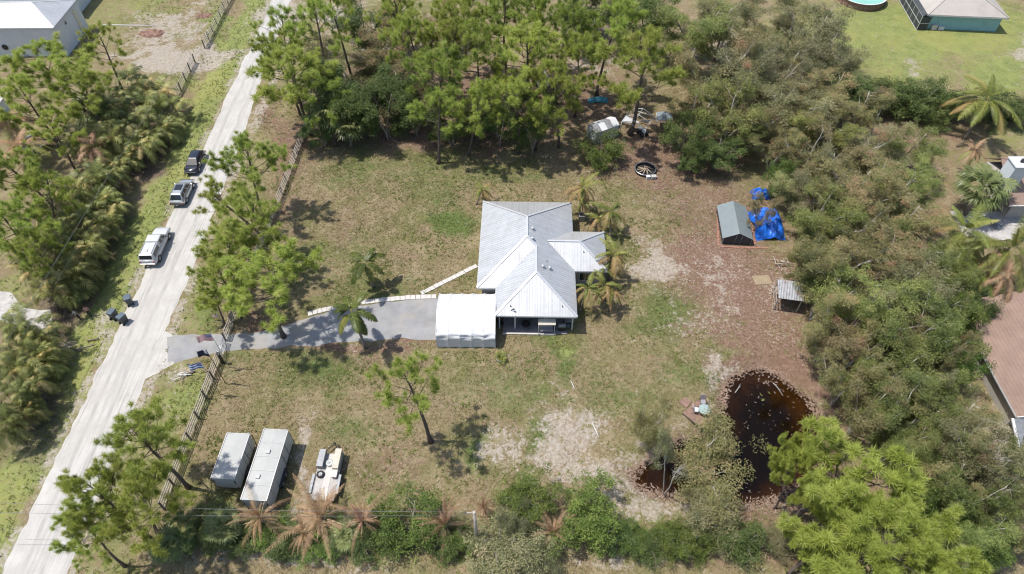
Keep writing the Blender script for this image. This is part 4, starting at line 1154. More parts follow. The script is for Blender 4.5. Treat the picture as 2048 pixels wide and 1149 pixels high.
def flag(u, v, label, fm, hgt=6.0, az=PI, droop=.25, L=1.55, H=1.0, seed=0):
    q = P(u, v); q.z = gz(q.x, q.y)
    t = thing('flag', label, 'flag', q)
    mb = MB(); mb.tube([(0, 0, 0), (0, 0, hgt * .5), (0, 0, hgt)], [.045, .038, .025], 7); mb.build('pole', M['black'] if seed == 1 else M['pipe'], t)
    mb = MB(); mb.lathe([(.001, .12), (.05, .08), (.06, .03), (.03, 0)], 10, (0, 0, hgt)); mb.build('finial', M['chrome'], t)
    nu, nv = 18, 10; vs = []; uvs = []
    for i in range(nu + 1):
        for j in range(nv + 1):
            s = i / nu; r = j / nv
            wv = .14 * math.sin(s * 8 + r * 1.5 + seed) * s
            x = L * s * math.cos(droop * s); z = hgt - .12 - H * (1 - r) * (1 - .12 * s) - L * s * math.sin(droop * (.4 + s)) * .8
            vs.append((math.cos(az) * x - math.sin(az) * wv, math.sin(az) * x + math.cos(az) * wv, z)); uvs.append((s, r))
    fs = [(i * (nv + 1) + j, (i + 1) * (nv + 1) + j, (i + 1) * (nv + 1) + j + 1, i * (nv + 1) + j + 1) for i in range(nu) for j in range(nv)]
    mb = MB(); mb.add(vs, fs, True); o = mb.build('flag_cloth', M[fm], t)
    uvl = o.data.uv_layers.new(name='UVMap')
    for lp in o.data.loops: uvl.data[lp.index].uv = uvs[lp.vertex_index]
    return t
flag(459, 735, 'striped red and white flag with blue canton on the tall pole nearest the driveway', 'flag_us', 6.0, PI * 1.02, .15, 1.6, 1.1, 0)
flag(452, 768, 'dark navy flag on the middle of three tall poles by the gate', 'flag_navy', 6.0, PI * .93, .35, 1.5, 1.0, 1)
flag(441, 790, 'blue and white striped flag on the pole nearest the trailers', 'flag_blue', 5.9, PI * 1.0, .3, 1.6, .95, 2)
flag(441, 641, 'tiny pink striped flag on a short stick beside the rail fence', 'flag_us', 1.1, PI * 1.0, .1, .75, .4, 3)
t = thing('gate_post', 'thick dark gate post with a wide cap beside the flags', 'post', P(447, 727))
mb = MB(); mb.box((0, 0, .85), (.24, .24, 1.7)); mb.build('shaft', M['black'], t, .02)
mb = MB(); mb.box((0, 0, 1.74), (.36, .36, .08)); mb.build('cap', M['black'], t, .02)

# ------------------------------------------------------------ mailbox, bins, people
t = thing('mailbox', 'black mailbox on a post at the right road edge', 'mailbox', PG(281, 836))
mb = MB(); mb.box((0, 0, .55), (.12, .12, 1.1)); mb.build('post', M['wood_dark'], t)
mb = MB(); mb.tube([(-.45, 0, 1.2), (.12, 0, 1.2)], .17, 12); mb.build('box', M['black'], t)
mb = MB(); mb.box((-.15, 0, 1.0), (.6, .16, .07)); mb.build('arm', M['wood_dark'], t)

def make_bin():
    t = thing('wheelie_bin', 'x', 'bin', group='slate wheeled bins at the roadside')
    b = MB(); a = [(-.26, -.30), (.26, -.30), (.26, .30), (-.26, .30)]; c = [(-.31, -.38), (.31, -.38), (.31, .36), (-.31, .36)]
    b.add([(x, y, .06) for x, y in a] + [(x, y, 1.0) for x, y in c], [(3, 2, 1, 0), (4, 5, 6, 7), (0, 1, 5, 4), (1, 2, 6, 5), (2, 3, 7, 6), (3, 0, 4, 7)])
    b.build('body', M['bin'], t, .03)
    l = MB(); l.add([(-.34, -.42, 1.0), (.34, -.42, 1.0), (.34, .42, 1.03), (-.34, .42, 1.03), (-.31, -.36, 1.09), (.31, -.36, 1.09), (.31, .36, 1.13), (-.31, .36, 1.13)],
                    [(3, 2, 1, 0), (4, 5, 6, 7), (0, 1, 5, 4), (1, 2, 6, 5), (2, 3, 7, 6), (3, 0, 4, 7)]); l.build('lid', M['bin_lid'], t, .025)
    h = MB(); h.tube([(-.26, .46, 1.0), (.26, .46, 1.0)], .025, 6); h.build('handle', M['bin'], t)
    for s in (-1, 1):
        w = MB(); w.cyl((s * .24, .33, .13), (s * .31, .33, .13), .13, 12); w.build('wheel', M['rubber'], t)
    return t
def copy_tree(o, parent=None):
    c = o.copy(); COL.objects.link(c); c.parent = parent
    for ch in o.children: copy_tree(ch, c)
    return c
b0 = make_bin()
for i, (u, v, rz, lb) in enumerate(((262, 608, .5, 'slate wheeled bin standing alone nearer the white pickup'), (231, 636, -.25, 'slate wheeled bin farther from the road of the touching pair'), (250, 645, -.45, 'slate wheeled bin on the road edge of the touching pair'))):
    o = b0 if i == 0 else copy_tree(b0)
    q = PG(u, v); o.location = q; o.rotation_euler = (0, 0, rz + PI); o.scale = (1.1, 1.1, 1.12); o['label'] = lb

def person(loc, rz, label, top, legs, arms_skin=True, bag=False, pose=0):
    t = thing('person', label, 'person', loc, rz)
    # one continuous skinned body
    J = {'pelvis': (0, 0, .95), 'waist': (0, 0, 1.1), 'chest': (0, .01, 1.32), 'neck': (0, .01, 1.48), 'head': (0, -.02, 1.6), 'crown': (0, -.015, 1.70),
         'hl': (.09, 0, .9), 'kl': (.10, -.10 if pose else -.03, .50), 'al': (.10, .06 if pose else 0, .09), 'tl': (.11, -.12 if pose else -.18, .04),
         'hr': (-.09, 0, .9), 'kr': (-.10, .04, .50), 'ar': (-.10, .16 if pose else .02, .09), 'tr': (-.11, 0 if pose else -.16, .04),
         'sl': (.18, 0, 1.42), 'el': (.25, -.02, 1.16), 'wl': (.22, -.20, .98), 'fl': (.20, -.27, .93), 'sr': (-.18, 0, 1.42), 'er': (-.26, .03, 1.16), 'wr': (-.22, -.18, 1.06), 'fr': (-.18, -.25, 1.05)}
    rad = {'pelvis': .145, 'waist': .12, 'chest': .145, 'neck': .055, 'head': .095, 'crown': .07, 'hl': .09, 'kl': .06, 'al': .042, 'tl': .04, 'hr': .09, 'kr': .06, 'ar': .042, 'tr': .04,
           'sl': .065, 'el': .045, 'wl': .032, 'fl': .035, 'sr': .065, 'er': .045, 'wr': .032, 'fr': .035}
    ed = [('pelvis', 'waist'), ('waist', 'chest'), ('chest', 'neck'), ('neck', 'head'), ('head', 'crown'), ('pelvis', 'hl'), ('hl', 'kl'), ('kl', 'al'), ('al', 'tl'), ('pelvis', 'hr'), ('hr', 'kr'), ('kr', 'ar'), ('ar', 'tr'),
          ('chest', 'sl'), ('sl', 'el'), ('el', 'wl'), ('wl', 'fl'), ('chest', 'sr'), ('sr', 'er'), ('er', 'wr'), ('wr', 'fr')]
    ks = list(J); me_ = bpy.data.meshes.new('body'); me_.from_pydata([J[k] for k in ks], [(ks.index(a), ks.index(b)) for a, b in ed], [])
    o = bpy.data.objects.new('body', me_); link(o, t)
    sk = o.modifiers.new('skin', 'SKIN')
    sv = me_.skin_vertices[0].data if me_.skin_vertices else None
    if sv is None:
        bm = bmesh.new(); bm.from_mesh(me_); bm.verts.layers.skin.verify(); bm.to_mesh(me_); bm.free(); sv = me_.skin_vertices[0].data
    for i, k in enumerate(ks):
        sv[i].radius = (rad[k], rad[k]); sv[i].use_root = (k == 'pelvis')
    o.modifiers.new('sub', 'SUBSURF').levels = 2; o.modifiers['sub'].render_levels = 2
    dg = bpy.context.evaluated_depsgraph_get(); em = bpy.data.meshes.new_from_object(o.evaluated_get(dg))
    o.modifiers.clear(); o.data = em
    for mm in (M['skin'], top, legs, M['rubber']): em.materials.append(mm)
    for p in em.polygons:
        c = p.center; p.use_smooth = True
        if c.z < .1: p.material_index = 3
        elif c.z < .98 and abs(c.x) < .22 and c.y > -.16: p.material_index = 2
        elif c.z < 1.46 and abs(c.x) < (.2 if arms_skin else .24): p.material_index = 1
    hb = MB(); hb.lathe([(.001, .125), (.06, .115), (.10, .07), (.112, .0), (.10, -.09), (.07, -.14)], 14, (0, .025, 1.63)); hb.build('hair', M['hair'], t)
    return t
person(PG(180, 630), .6, 'person in peach top and dark trousers standing on the shaded verge', M['peach'], M['cloth_navy'])
person(PG(156, 634), -.5, 'person in pale shirt and dark trousers standing beside the black gates', M['cloth_white'], M['cloth_navy'], False, pose=1)

# ------------------------------------------------------------ vehicles (front towards +Y)
def vehicle(name, label, cat, loc, rz, L, Wd, paint, stations, cabins, wheels, wr=.36, extras=None, lights_front=True, sunroof=False):
    t = thing(name, label, cat, loc, rz)
    hwm = Wd / 2
    # lower body: rounded sections lofted along the length (y, half width factor, z low, z top)
    vs = []; fs = []; n = 10
    for y, wf, zl, zt in stations:
        w = hwm * wf; sh = min(.16, (zt - zl) * .35)
        sec = [(-w * .90, zl), (-w * .98, zl + .08), (-w, (zl + zt) / 2), (-w * .97, zt - sh), (-w * .84, zt - .015), (w * .84, zt - .015), (w * .97, zt - sh), (w, (zl + zt) / 2), (w * .98, zl + .08), (w * .90, zl)]
        vs += [(x, y, z) for x, z in sec]
    for i in range(len(stations) - 1):
        for k in range(n):
            a = i * n + k; b = i * n + (k + 1) % n; fs.append((a, b, b + n, a + n))
    fs.append(tuple(range(n - 1, -1, -1))[::-1]); fs.append(tuple((len(stations) - 1) * n + k for k in range(n))[::-1])
    mb = MB(); mb.add(vs, fs, True)
    body = mb.build('body', paint, t)
    m2 = body.modifiers.new('edge', 'EDGE_SPLIT'); m2.split_angle = math.radians(48)
    def quad(nm, c, s0, s1, t0, t1, m, off=.012, par=None):
        """patch on a cabin face; c = lower-left, lower-right, upper-right, upper-left"""
        c = [Vector(q) for q in c]
        f = lambda s, tt: (c[0].lerp(c[1], s)).lerp(c[3].lerp(c[2], s), tt)
        nr = (c[1] - c[0]).cross(c[3] - c[0]).normalized() * off
        p = [f(s0, t0), f(s1, t0), f(s1, t1), f(s0, t1)]
        mb = MB(); mb.add([q + nr for q in p] + [q - nr * 1.5 for q in p], [(0, 1, 2, 3), (7, 6, 5, 4), (0, 4, 5, 1), (1, 5, 6, 2), (2, 6, 7, 3), (3, 7, 4, 0)])
        return mb.build(nm, m, par or t)
    for cb in cabins:
        yb0, yb1, wb, zb, yt0, yt1, wt, zt = cb['box']
        B = [(-wb, yb0, zb), (wb, yb0, zb), (wb, yb1, zb), (-wb, yb1, zb)]; T = [(-wt, yt0, zt), (wt, yt0, zt), (wt, yt1, zt), (-wt, yt1, zt)]
        mb = MB(); mb.add(B + T + [(0, (yt0 + yt1) / 2, zt + .05)], [(3, 2, 1, 0), (0, 1, 5, 4), (1, 2, 6, 5), (2, 3, 7, 6), (3, 0, 4, 7), (4, 5, 8), (5, 6, 8), (6, 7, 8), (7, 4, 8)])
        cab = mb.build('cabin' if not cb.get('cap') else 'bed_cap', paint, t, .11)
        if cb.get('rear', True): quad('rear_window', (B[0], B[1], T[1], T[0]), .07, .93, .1 if not cb.get('cap') else .25, .90, M['glass'])
        if cb.get('front', True): quad('windscreen', (B[2], B[3], T[3], T[2]), .05, .95, .08, .93, M['glass'])
        for s0, s1 in cb['side']:
            quad('side_window', (B[1], B[2], T[2], T[1]), s0, s1, .16, .86, M['glass'])
            quad('side_window', (B[3], B[0], T[0], T[3]), 1 - s1, 1 - s0, .16, .86, M['glass'])
        if cb.get('sunroof'):
            quad('sunroof', ((-wt, yt0, zt + .05), (wt, yt0, zt + .05), (wt, yt1, zt + .05), (-wt, yt1, zt + .05)), .16, .84, .38, .88, M['glass'], .02)
        if cb.get('rails'):
            for s in (-1, 1):
                mb = MB(); mb.tube([(s * wt * .9, yt0 + .15, zt + .04), (s * wt * .9, yt0 + .3, zt + .09), (s * wt * .9, yt1 - .3, zt + .09), (s * wt * .9, yt1 - .15, zt + .04)], .02, 5); mb.build('roof_rail', M['steel'], t)
    for y in wheels:
        for s in (-1, 1):
            x = s * (hwm - .12)
            mb = MB(); mb.cyl((x - .115, y, wr), (x + .115, y, wr), wr, 20); w_ = mb.build('wheel', M['rubber'], t)
            mb = MB(); mb.cyl((x + s * .10, y, wr), (x + s * .125, y, wr), wr * .62, 16); mb.build('rim', M['rim'], w_)
            mb = MB(); mb.tube([(s * (hwm * .985), y + (wr + .05) * math.cos(a), wr + .02 + (wr + .05) * math.sin(a)) for a in [PI * k / 10 for k in range(11)]], .035, 5); mb.build('wheel_arch', M['black'], t)
    yf = stations[-1][0]; yr = stations[0][0]
    zf = stations[-1][3]; zrr = stations[0][3]
    for s in (-1, 1):
        mb = MB(); mb.box((s * hwm * .68, yf - .03, zf - .10), (.26, .12, .12)); mb.build('headlight', M['lamp_lens'], t, .03)
        mb = MB(); mb.box((s * hwm * .80, yr + .02, zrr - .16), (.16, .12, .26)); mb.build('tail_light', M['red_lens'], t, .02)
        cbx = cabins[-1]['box']
        mb = MB(); mb.box((s * (hwm + .10), cbx[1] - .45, cbx[3] + .10), (.2, .12, .15)); mb.build('door_mirror', paint if not extras else M['black'], t, .03)
    mb = MB(); mb.box((0, yf + .02, stations[-1][2] + .12), (Wd * .86, .14, .2)); mb.build('front_bumper', M['black'], t, .04)
    mb = MB(); mb.box((0, yr - .03, stations[0][2] + .12), (Wd * .9, .16, .18)); mb.build('rear_bumper', M['chrome'] if extras == 'truck' else M['black'], t, .04)
    mb = MB(); mb.box((0, yf + .01, zf - .16), (Wd * .42, .06, .16)); mb.build('grille', M['black'], t, .01)
    mb = MB(); mb.box((0, yr - .075, zrr - .42 if extras != 'truck' else stations[0][2] + .14), (.32, .03, .13)); mb.build('number_plate', M['pvc'], t)
    return t
q = P(311, 491, .8)
pk = vehicle('pickup_truck', 'white pickup truck with matching bed cap parked on the road edge', 'pickup truck', (q.x, q.y, .03), math.radians(1), 5.9, 2.0, M['paint_white'],
        [(-2.95, .93, .52, 1.12), (-2.85, .98, .48, 1.16), (-1.0, 1, .42, 1.16), (1.0, 1, .42, 1.15), (1.15, 1, .42, 1.14), (2.2, .98, .45, 1.08), (2.75, .93, .5, 1.0), (2.92, .82, .55, .92)],
        [{'box': (-2.88, -.42, .93, 1.14, -2.62, -.44, .80, 1.80), 'side': [(.16, .84)], 'front': False, 'cap': True}, {'box': (-.40, 1.55, .94, 1.13, -.36, .78, .78, 1.84), 'side': [(.10, .46), (.52, .86)], 'rear': False}], (-1.85, 1.85), .40, 'truck')
mb = MB(); mb.box((.1, -1.9, 1.86), (.03, .5, .03)); mb.cyl((0, -.5, 1.84), (0, -.5, 2.02), .012, 5); mb.build('antenna', M['black'], pk)
for s in (-1, 1):
    mb = MB(); mb.beam((s * .66, -2.5, 1.85), (s * .66, -.55, 1.87), .04, .03); mb.build('cap_rail', M['steel'], pk)
mb = MB(); mb.box((0, -3.1, .42), (.1, .25, .08)); mb.build('tow_hitch', M['steel'], pk)
q = P(364, 382, .8)
vehicle('suv', 'silver SUV with dark sunroof parked in the middle of the three cars', 'car', (q.x, q.y, .03), math.radians(0.5), 4.75, 1.95, M['paint_silver'],
        [(-2.38, .76, .48, .90), (-2.25, .92, .38, 1.02), (-1.2, 1, .32, 1.06), (.9, 1, .32, 1.02), (1.6, .98, .33, .97), (2.1, .90, .36, .86), (2.28, .78, .42, .76), (2.38, .62, .46, .66)],
        [{'box': (-2.2, 1.35, .88, 1.03, -1.72, .42, .66, 1.66), 'side': [(.06, .28), (.32, .60), (.64, .90)], 'sunroof': True, 'rails': True}], (-1.42, 1.45), .37)
q = P(389, 322, .8)
vehicle('car', 'shiny black car parked facing the viewer farthest up the road', 'car', (q.x, q.y, .03), math.radians(180.5), 4.5, 1.88, M['paint_black'],
        [(-2.25, .78, .46, .82), (-2.12, .92, .36, .93), (-1.2, 1, .3, .97), (.8, 1, .3, .95), (1.4, .98, .32, .91), (1.95, .92, .36, .80), (2.15, .82, .40, .70), (2.26, .66, .44, .60)],
        [{'box': (-2.0, 1.3, .86, .93, -1.35, .25, .60, 1.47), 'side': [(.10, .30), (.34, .60), (.64, .88)]}], (-1.35, 1.38), .35)

# ------------------------------------------------------------ trailers
def box_trailer(label, c, rz, L, Wd, H, seams, vents):
    t = thing('box_trailer', label, 'trailer', c, rz)
    mb = MB(); mb.box((0, 0, .55 + (H - .62) / 2), (Wd, L, H - .62)); mb.build('body', M['trailer'], t, .05)
    n = seams; w = L / n
    for k in range(n):
        mb = MB(); y0 = -L / 2 + k * w
        mb.add([(-Wd / 2 + .02, y0 + .012, H - .07), (0, y0 + .012, H - .01), (Wd / 2 - .02, y0 + .012, H - .07), (-Wd / 2 + .02, y0 + w - .012, H - .07), (0, y0 + w - .012, H - .01), (Wd / 2 - .02, y0 + w - .012, H - .07)],
               [(0, 1, 4, 3), (1, 2, 5, 4)]); mb.build('roof_panel', M['trailer_roof'], t)
        if k:
            mb = MB(); mb.beam((-Wd / 2 + .03, y0, H - .05), (0, y0, H + .012), .05, .03); mb.beam((0, y0, H + .012), (Wd / 2 - .03, y0, H - .05), .05, .03); mb.build('roof_seam', M['trailer'], t)
    for s in (-1, 1):
        mb = MB(); mb.beam((s * Wd / 2, -L / 2 - .02, H - .06), (s * Wd / 2, L / 2 + .02, H - .06), .07, .08); mb.build('roof_trim', M['chrome'], t)
        mb = MB(); mb.beam((-Wd / 2, s * L / 2, H - .06), (Wd / 2, s * L / 2, H - .06), .07, .08); mb.build('roof_trim', M['trailer'], t)
    for (x, y) in vents:
        mb = MB(); mb.box((x, y, H + .05), (.40, .40, .12)); mb.build('roof_vent', M['trailer'], t, .04)
    # side door and lower trim on the right, ramp door at the near end
    mb = MB(); mb.box((Wd / 2 + .004, L * .22, .62 + .95), (.03, .85, 1.85)); d = mb.build('side_door', M['trailer'], t, .01)
    mb = MB(); mb.box((Wd / 2 + .03, L * .22 - .3, 1.5), (.04, .16, .05)); mb.build('door_handle', M['black'], d)
    for y in (L * .22 - .46, L * .22 + .46):
        mb = MB(); mb.box((Wd / 2 + .004, y, 1.57), (.02, .035, 1.9)); mb.build('door_seal', M['black'], t)
    for k in range(1, int(L / 1.1)):
        mb = MB(); mb.box((Wd / 2 + .006, -L / 2 + k * 1.1, 1.5), (.014, .03, 1.9)); mb.build('side_seam', M['steel'], t)
    mb = MB(); mb.box((0, -L / 2 - .012, 1.55), (Wd - .25, .03, H - 1.0)); mb.build('ramp_door', M['trailer'], t, .01)
    for s in (-1, 1):
        mb = MB(); mb.box((s * (Wd / 2 - .12), -L / 2 - .04, 1.9), (.06, .06, .5)); mb.build('door_hinge', M['black'], t)
        mb = MB(); mb.box((s * (Wd / 2 - .16), -L / 2 - .02, .72), (.12, .05, .2)); mb.build('tail_light', M['red_lens'], t)
    for s in (-1, 1):
        for y in ((-.45, .45) if L > 5 else (-.2,)):
            mb = MB(); mb.cyl((s * (Wd / 2 + .02), y - .4, .36), (s * (Wd / 2 + .22), y - .4, .36), .36, 18); w_ = mb.build('wheel', M['rubber'], t)
            mb = MB(); mb.cyl((s * (Wd / 2 + .2), y - .4, .36), (s * (Wd / 2 + .235), y - .4, .36), .2, 14); mb.build('rim', M['rim'], w_)
        ln = 1.9 if L > 5 else 1.0
        mb = MB(); mb.box((s * (Wd / 2 + .13), (-.4 if L > 5 else -.6), .78), (.26, ln, .05)); mb.build('mudguard', M['black'], t, .02)
    mb = MB(); mb.beam((-Wd / 2 + .2, L / 2, .5), (0, L / 2 + 1.2, .5), .08, .1); mb.beam((Wd / 2 - .2, L / 2, .5), (0, L / 2 + 1.2, .5), .08, .1); mb.cyl((0, L / 2 + 1.1, .1), (0, L / 2 + 1.1, .75), .035, 8)
    mb.build('drawbar', M['steel'], t)
    mb = MB(); mb.box((0, 0, .5), (Wd - .3, L - .1, .1)); mb.build('chassis', M['black'], t)
    return t
def mid(ps): return sum(ps, Vector()) / len(ps)
c = mid([P(449, 867, 2.5), P(494, 867, 2.5), P(474, 958, 2.5), P(427, 958, 2.5)])
box_trailer('shorter white box trailer nearer the rail fence', (c.x, c.y, 0), math.radians(-3), 4.5, 2.15, 2.55, 1, [])
c = mid([P(518, 860, 2.7), P(566, 858, 2.7), P(547, 985, 2.7), P(495, 985, 2.7)])
box_trailer('longer white box trailer with two square roof vents', (c.x, c.y - .35, 0), math.radians(-3.5), 6.9, 2.3, 2.7, 5, [(-.05, 1.15), (-.25, -1.3)])

c = mid([P(632, 905, .6), P(675, 905, .6), P(683, 1000, .6), P(622, 1000, .6)])
t = thing('flatbed_trailer', 'flatbed utility trailer carrying tool boxes and a spare wheel', 'trailer', (c.x + .1, c.y + .1, 0), math.radians(-2))
mb = MB(); mb.box((0, -.2, .60), (2.1, 4.6, .1)); mb.build('deck', M['concrete'], t)
mb = MB(); mb.box((.05, -.2, .665), (.62, 4.4, .03)); mb.build('white_runner', M['concrete_pale'], t)
for s in (-1, 1):
    mb = MB(); mb.beam((s * 1.05, -2.5, .62), (s * 1.05, 2.1, .62), .08, .14); mb.build('side_rail', M['steel'], t)
    mb = MB(); mb.box((s * 1.22, -1.0, .80), (.28, 1.9, .06)); mb.build('mudguard', M['steel'], t, .03)
    for y in (-1.45, -.55):
        mb = MB(); mb.cyl((s * 1.12, y, .36), (s * 1.32, y, .36), .36, 18); w_ = mb.build('wheel', M['rubber'], t)
        mb = MB(); mb.cyl((s * 1.30, y, .36), (s * 1.335, y, .36), .2, 14); mb.build('rim', M['rim'], w_)
mb = MB(); mb.beam((-.9, 2.1, .55), (0, 3.3, .55), .08, .1); mb.beam((.9, 2.1, .55), (0, 3.3, .55), .08, .1); mb.cyl((0, 3.2, .1), (0, 3.2, .85), .04, 8); mb.build('drawbar', M['black'], t)
def load(nm, lb, cat, x, y, z, d, m, bev=.03, lidm=None):
    wq = t.matrix_basis @ Vector((x, y, z))
    o = thing(nm, lb, cat, wq, math.radians(-2))
    mb = MB(); mb.box((0, 0, d[2] / 2), d); mb.build('body', M[m], o, bev)
    mb = MB(); mb.box((0, 0, d[2] + .03), (d[0] + .05, d[1] + .05, .06)); mb.build('lid', M[lidm or m], o, .015)
    for s in (-1, 1):
        mb = MB(); mb.box((d[0] / 2 * (1 if x > 0 else -1), s * d[1] * .3, d[2] * .75), (.06, .1, .12)); mb.build('latch', M['black'], o)
    return o
bpy.context.view_layer.update()
load('tool_box', 'long grey tool box on the left front of the flatbed trailer', 'tool box', -.78, 1.35, .66, (.55, 1.7, .55), 'steel')
load('tool_box', 'long beige tool box on the right front of the flatbed trailer', 'tool box', .72, 1.3, .66, (.55, 1.95, .62), 'beige')
load('tool_box', 'small pale tank on the right middle of the flatbed trailer', 'tank', .72, -.1, .66, (.5, .7, .4), 'concrete_pale', .12)
for (x, y, r, lb, rm) in ((-.62, -.1, .36, 'spare wheel lying on the left middle of the flatbed trailer', 'chrome'), (.0, 1.05, .36, 'pale round reel lying between the two long tool boxes', 'pvc')):
    wq = t.matrix_basis @ Vector((x, y, .69))
    o = thing('spare_wheel' if rm == 'chrome' else 'cable_reel', lb, 'wheel' if rm == 'chrome' else 'reel', wq)
    mb = MB(); mb.lathe([(r * .5, .2), (r * .8, .235), (r, .17), (r, .06), (r * .8, 0), (r * .5, .02), (r * .5, .2)], 24); mb.build('tyre' if rm == 'chrome' else 'flange', M['rubber'] if rm == 'chrome' else M['trailer'], o)
    mb = MB(); mb.cyl((0, 0, .08), (0, 0, .17), r * .52, 20); mb.build('hub', M[rm], o)
    for k in range(5):
        a = k * 2 * PI / 5; mb = MB(); mb.beam((0, 0, .185), (r * .45 * math.cos(a), r * .45 * math.sin(a), .185), .05, .03); mb.build('spoke', M['steel'], o)

# ------------------------------------------------------------ back yard huts
# low gable shade house
a, b = P(1443.5, 489), P(1500, 492); d = (b - a); wdt = d.length
t = thing('shade_house', 'low grey gable canopy hut with open dark front on red pavers', 'hut', a, math.atan2(d.y, d.x))
ln, eh, rh = 5.9, 1.1, 1.95
for nm, x0, x1, z0, z1 in (('roof_slope', -.12, wdt / 2, eh - .07, rh), ('roof_slope', wdt / 2, wdt + .12, rh, eh - .07)):
    nn = 4
    for k in range(nn):
        y0, y1 = ln * k / nn, ln * (k + 1) / nn - .012
        mb = MB(); mb.add([(x0, y0, z0), (x1, y0, z1), (x1, y1, z1), (x0, y1, z0)], [(0, 1, 2, 3)]); q = [(x, y, z - .03) for x, y, z in mb.v]
        mb.add(q, [(3, 2, 1, 0)]); mb.add([], [(0 - 0, 4, 5, 1)]) if False else None
        mb.build(nm if k == 0 else 'roof_sheet', M['grey_roof'], t)
for x in (.03, wdt - .03):
    for y in (0.05, ln / 2, ln - .05):
        mb = MB(); mb.box((x, y, eh / 2), (.07, .07, eh)); mb.build('post', M['steel'], t)
    mb = MB(); mb.box((x, ln / 2, eh * .45), (.02, ln - .1, eh * .85)); mb.build('side_screen', M['screen'], t)
mb = MB(); mb.add([(0, ln, 0), (wdt, ln, 0), (wdt, ln, eh), (wdt / 2, ln, rh - .05), (0, ln, eh)], [(4, 3, 2, 1, 0)]); mb.build('back_screen', M['screen'], t)
for x in (wdt * .4, wdt * .6):
    mb = MB(); mb.tube([(x, .05, 0), (x + .15, .05, rh - .3)], .025, 5); mb.build('door_pole', M['steel'], t)
mb = MB(); mb.add([(.05, .12, .02), (wdt - .05, .12, .02), (wdt - .05, .12, eh - .05), (wdt / 2, .12, rh - .08), (.05, .12, eh - .05)], [(0, 1, 2, 3, 4)]); mb.build('front_screen', M['screen'], t)
t = thing('paver_border', 'row of red pavers bordering the grey gable hut', 'pavers', (0, 0, 0))
rp = random.Random(3)
pm = MB(); pm.box((0, 0, 0), (.42, .22, .09)); pmm = pm.mesh('paver'); pmm.materials.append(M['tan_brick'])
for (u0, v0, u1, v1) in ((1440, 494, 1536, 497), (1434, 420, 1437, 492), (1503, 440, 1510, 490)):
    A, B = P(u0, v0), P(u1, v1); dd = B - A; n = int(dd.length / .45)
    for k in range(n):
        q = A + dd * ((k + .5) / n); share('paver', pmm, t, (q.x + rp.gauss(0, .02), q.y + rp.gauss(0, .02), gz(q.x, q.y) + .04 + rp.gauss(0, .01)), (0, 0, math.atan2(dd.y, dd.x) + rp.gauss(0, .05)))
# blue tarpaulin over a heap
def heap(name, label, cat, u, v, w, l, h, m, seed, rz=0, fold=.22):
    q = P(u, v); n = 34; vs = []; fs = []
    for i in range(n + 1):
        for j in range(n + 1):
            x = (i / n - .5) * 2; y = (j / n - .5) * 2
            r = max(abs(x), abs(y)) * .55 + math.hypot(x, y) * .4 if m.startswith('tarp') else math.hypot(x, y)
            z = h * max(0, 1 - r ** 3.0) ** .5 * (.65 + .6 * vnoise(np.array([i * 1.0]), np.array([j * 1.0]), 7, seed)[0])
            z += (vnoise(np.array([i * 1.0]), np.array([j * 1.0]), 2.6, seed + 1)[0] - .5) * fold
            px = x * w / 2 * (1 + .12 * (vnoise(np.array([i * 1.0]), np.array([j * 1.0]), 5, seed + 2)[0] - .5)); py = y * l / 2
            vs.append((px, py, max(0.03, z) if m.startswith('tarp') else z - .05))
    for i in range(n):
        for j in range(n):
            a = i * (n + 1) + j; fs.append((a, a + n + 1, a + n + 2, a + 1))
    mb = MB(); mb.add(vs, fs, False); o = mb.build(name, M[m]); o.location = (q.x, q.y, gz(q.x, q.y)); o.rotation_euler = (0, 0, rz)
    tag(o, label, cat); return o
heap('tarpaulin', 'crumpled bright blue tarpaulin heap beside the grey gable hut', 'tarpaulin', 1532, 452, 3.6, 5.2, 1.5, 'tarp_blue', 21)
heap('tarpaulin', 'smaller bright blue tarpaulin behind the grey gable hut', 'tarpaulin', 1520, 392, 2.4, 1.6, .9, 'tarp_blue', 27)
heap('tarpaulin', 'teal tarpaulin lying under the pines behind the white shed', 'tarpaulin', 1196, 203, 3.0, 1.0, .7, 'tarp_teal', 33)
# rusty tin lean-to
a, b = P(1547, 619), P(1590, 624); d = b - a
t = thing('lean_to', 'open lean-to with rust streaked tin roof at the edge of the trees', 'lean-to', a, math.atan2(d.y, d.x) - .03)
for k in range(4):
    x0 = -.1 + k * .68; mb = MB(); n = 8
    vs = []
    for i in range(n + 1):
        xx = x0 + .7 * i / n; zz = .02 * math.cos(i * PI)
        vs += [(xx, -.15, 2.15 + zz), (xx, 2.5, 1.85 + zz + .5)]
    mb.add(vs, [(2 * i, 2 * i + 2, 2 * i + 3, 2 * i + 1) for i in range(n)]); mb.build('tin_sheet', M['tin'], t)
for x in (0, 2.45):
    for y, h in ((0, 2.1), (2.3, 2.25)):
        mb = MB(); mb.box((x, y, h / 2), (.1, .1, h)); mb.build('post', M['wood'], t)
for z in (.5, 1.3):
    mb = MB(); mb.beam((0, 0, z), (0, 2.3, z), .04, .12); mb.build('side_rail', M['wood'], t)
    mb = MB(); mb.beam((0, 0, z), (.9, 0, z * .6), .04, .08); mb.build('brace', M['wood'], t)
mb = MB(); mb.box((1.6, 2.3, 1.0), (1.7, .05, 1.9)); mb.build('back_board', M['wood_dark'], t)
t = thing('plywood_sheet', 'tan plywood sheet lying on the mulch near the lean-to', 'plywood', PG(1524, 560), .1)
mb = MB(); mb.box((0, 0, .05), (2.0, 1.4, .03)); mb.build('board', M['plywood'], t); 
for x in (-.8, .8):
    mb = MB(); mb.box((x, 0, .015), (.09, 1.4, .04)); mb.build('batten', M['wood'], t)
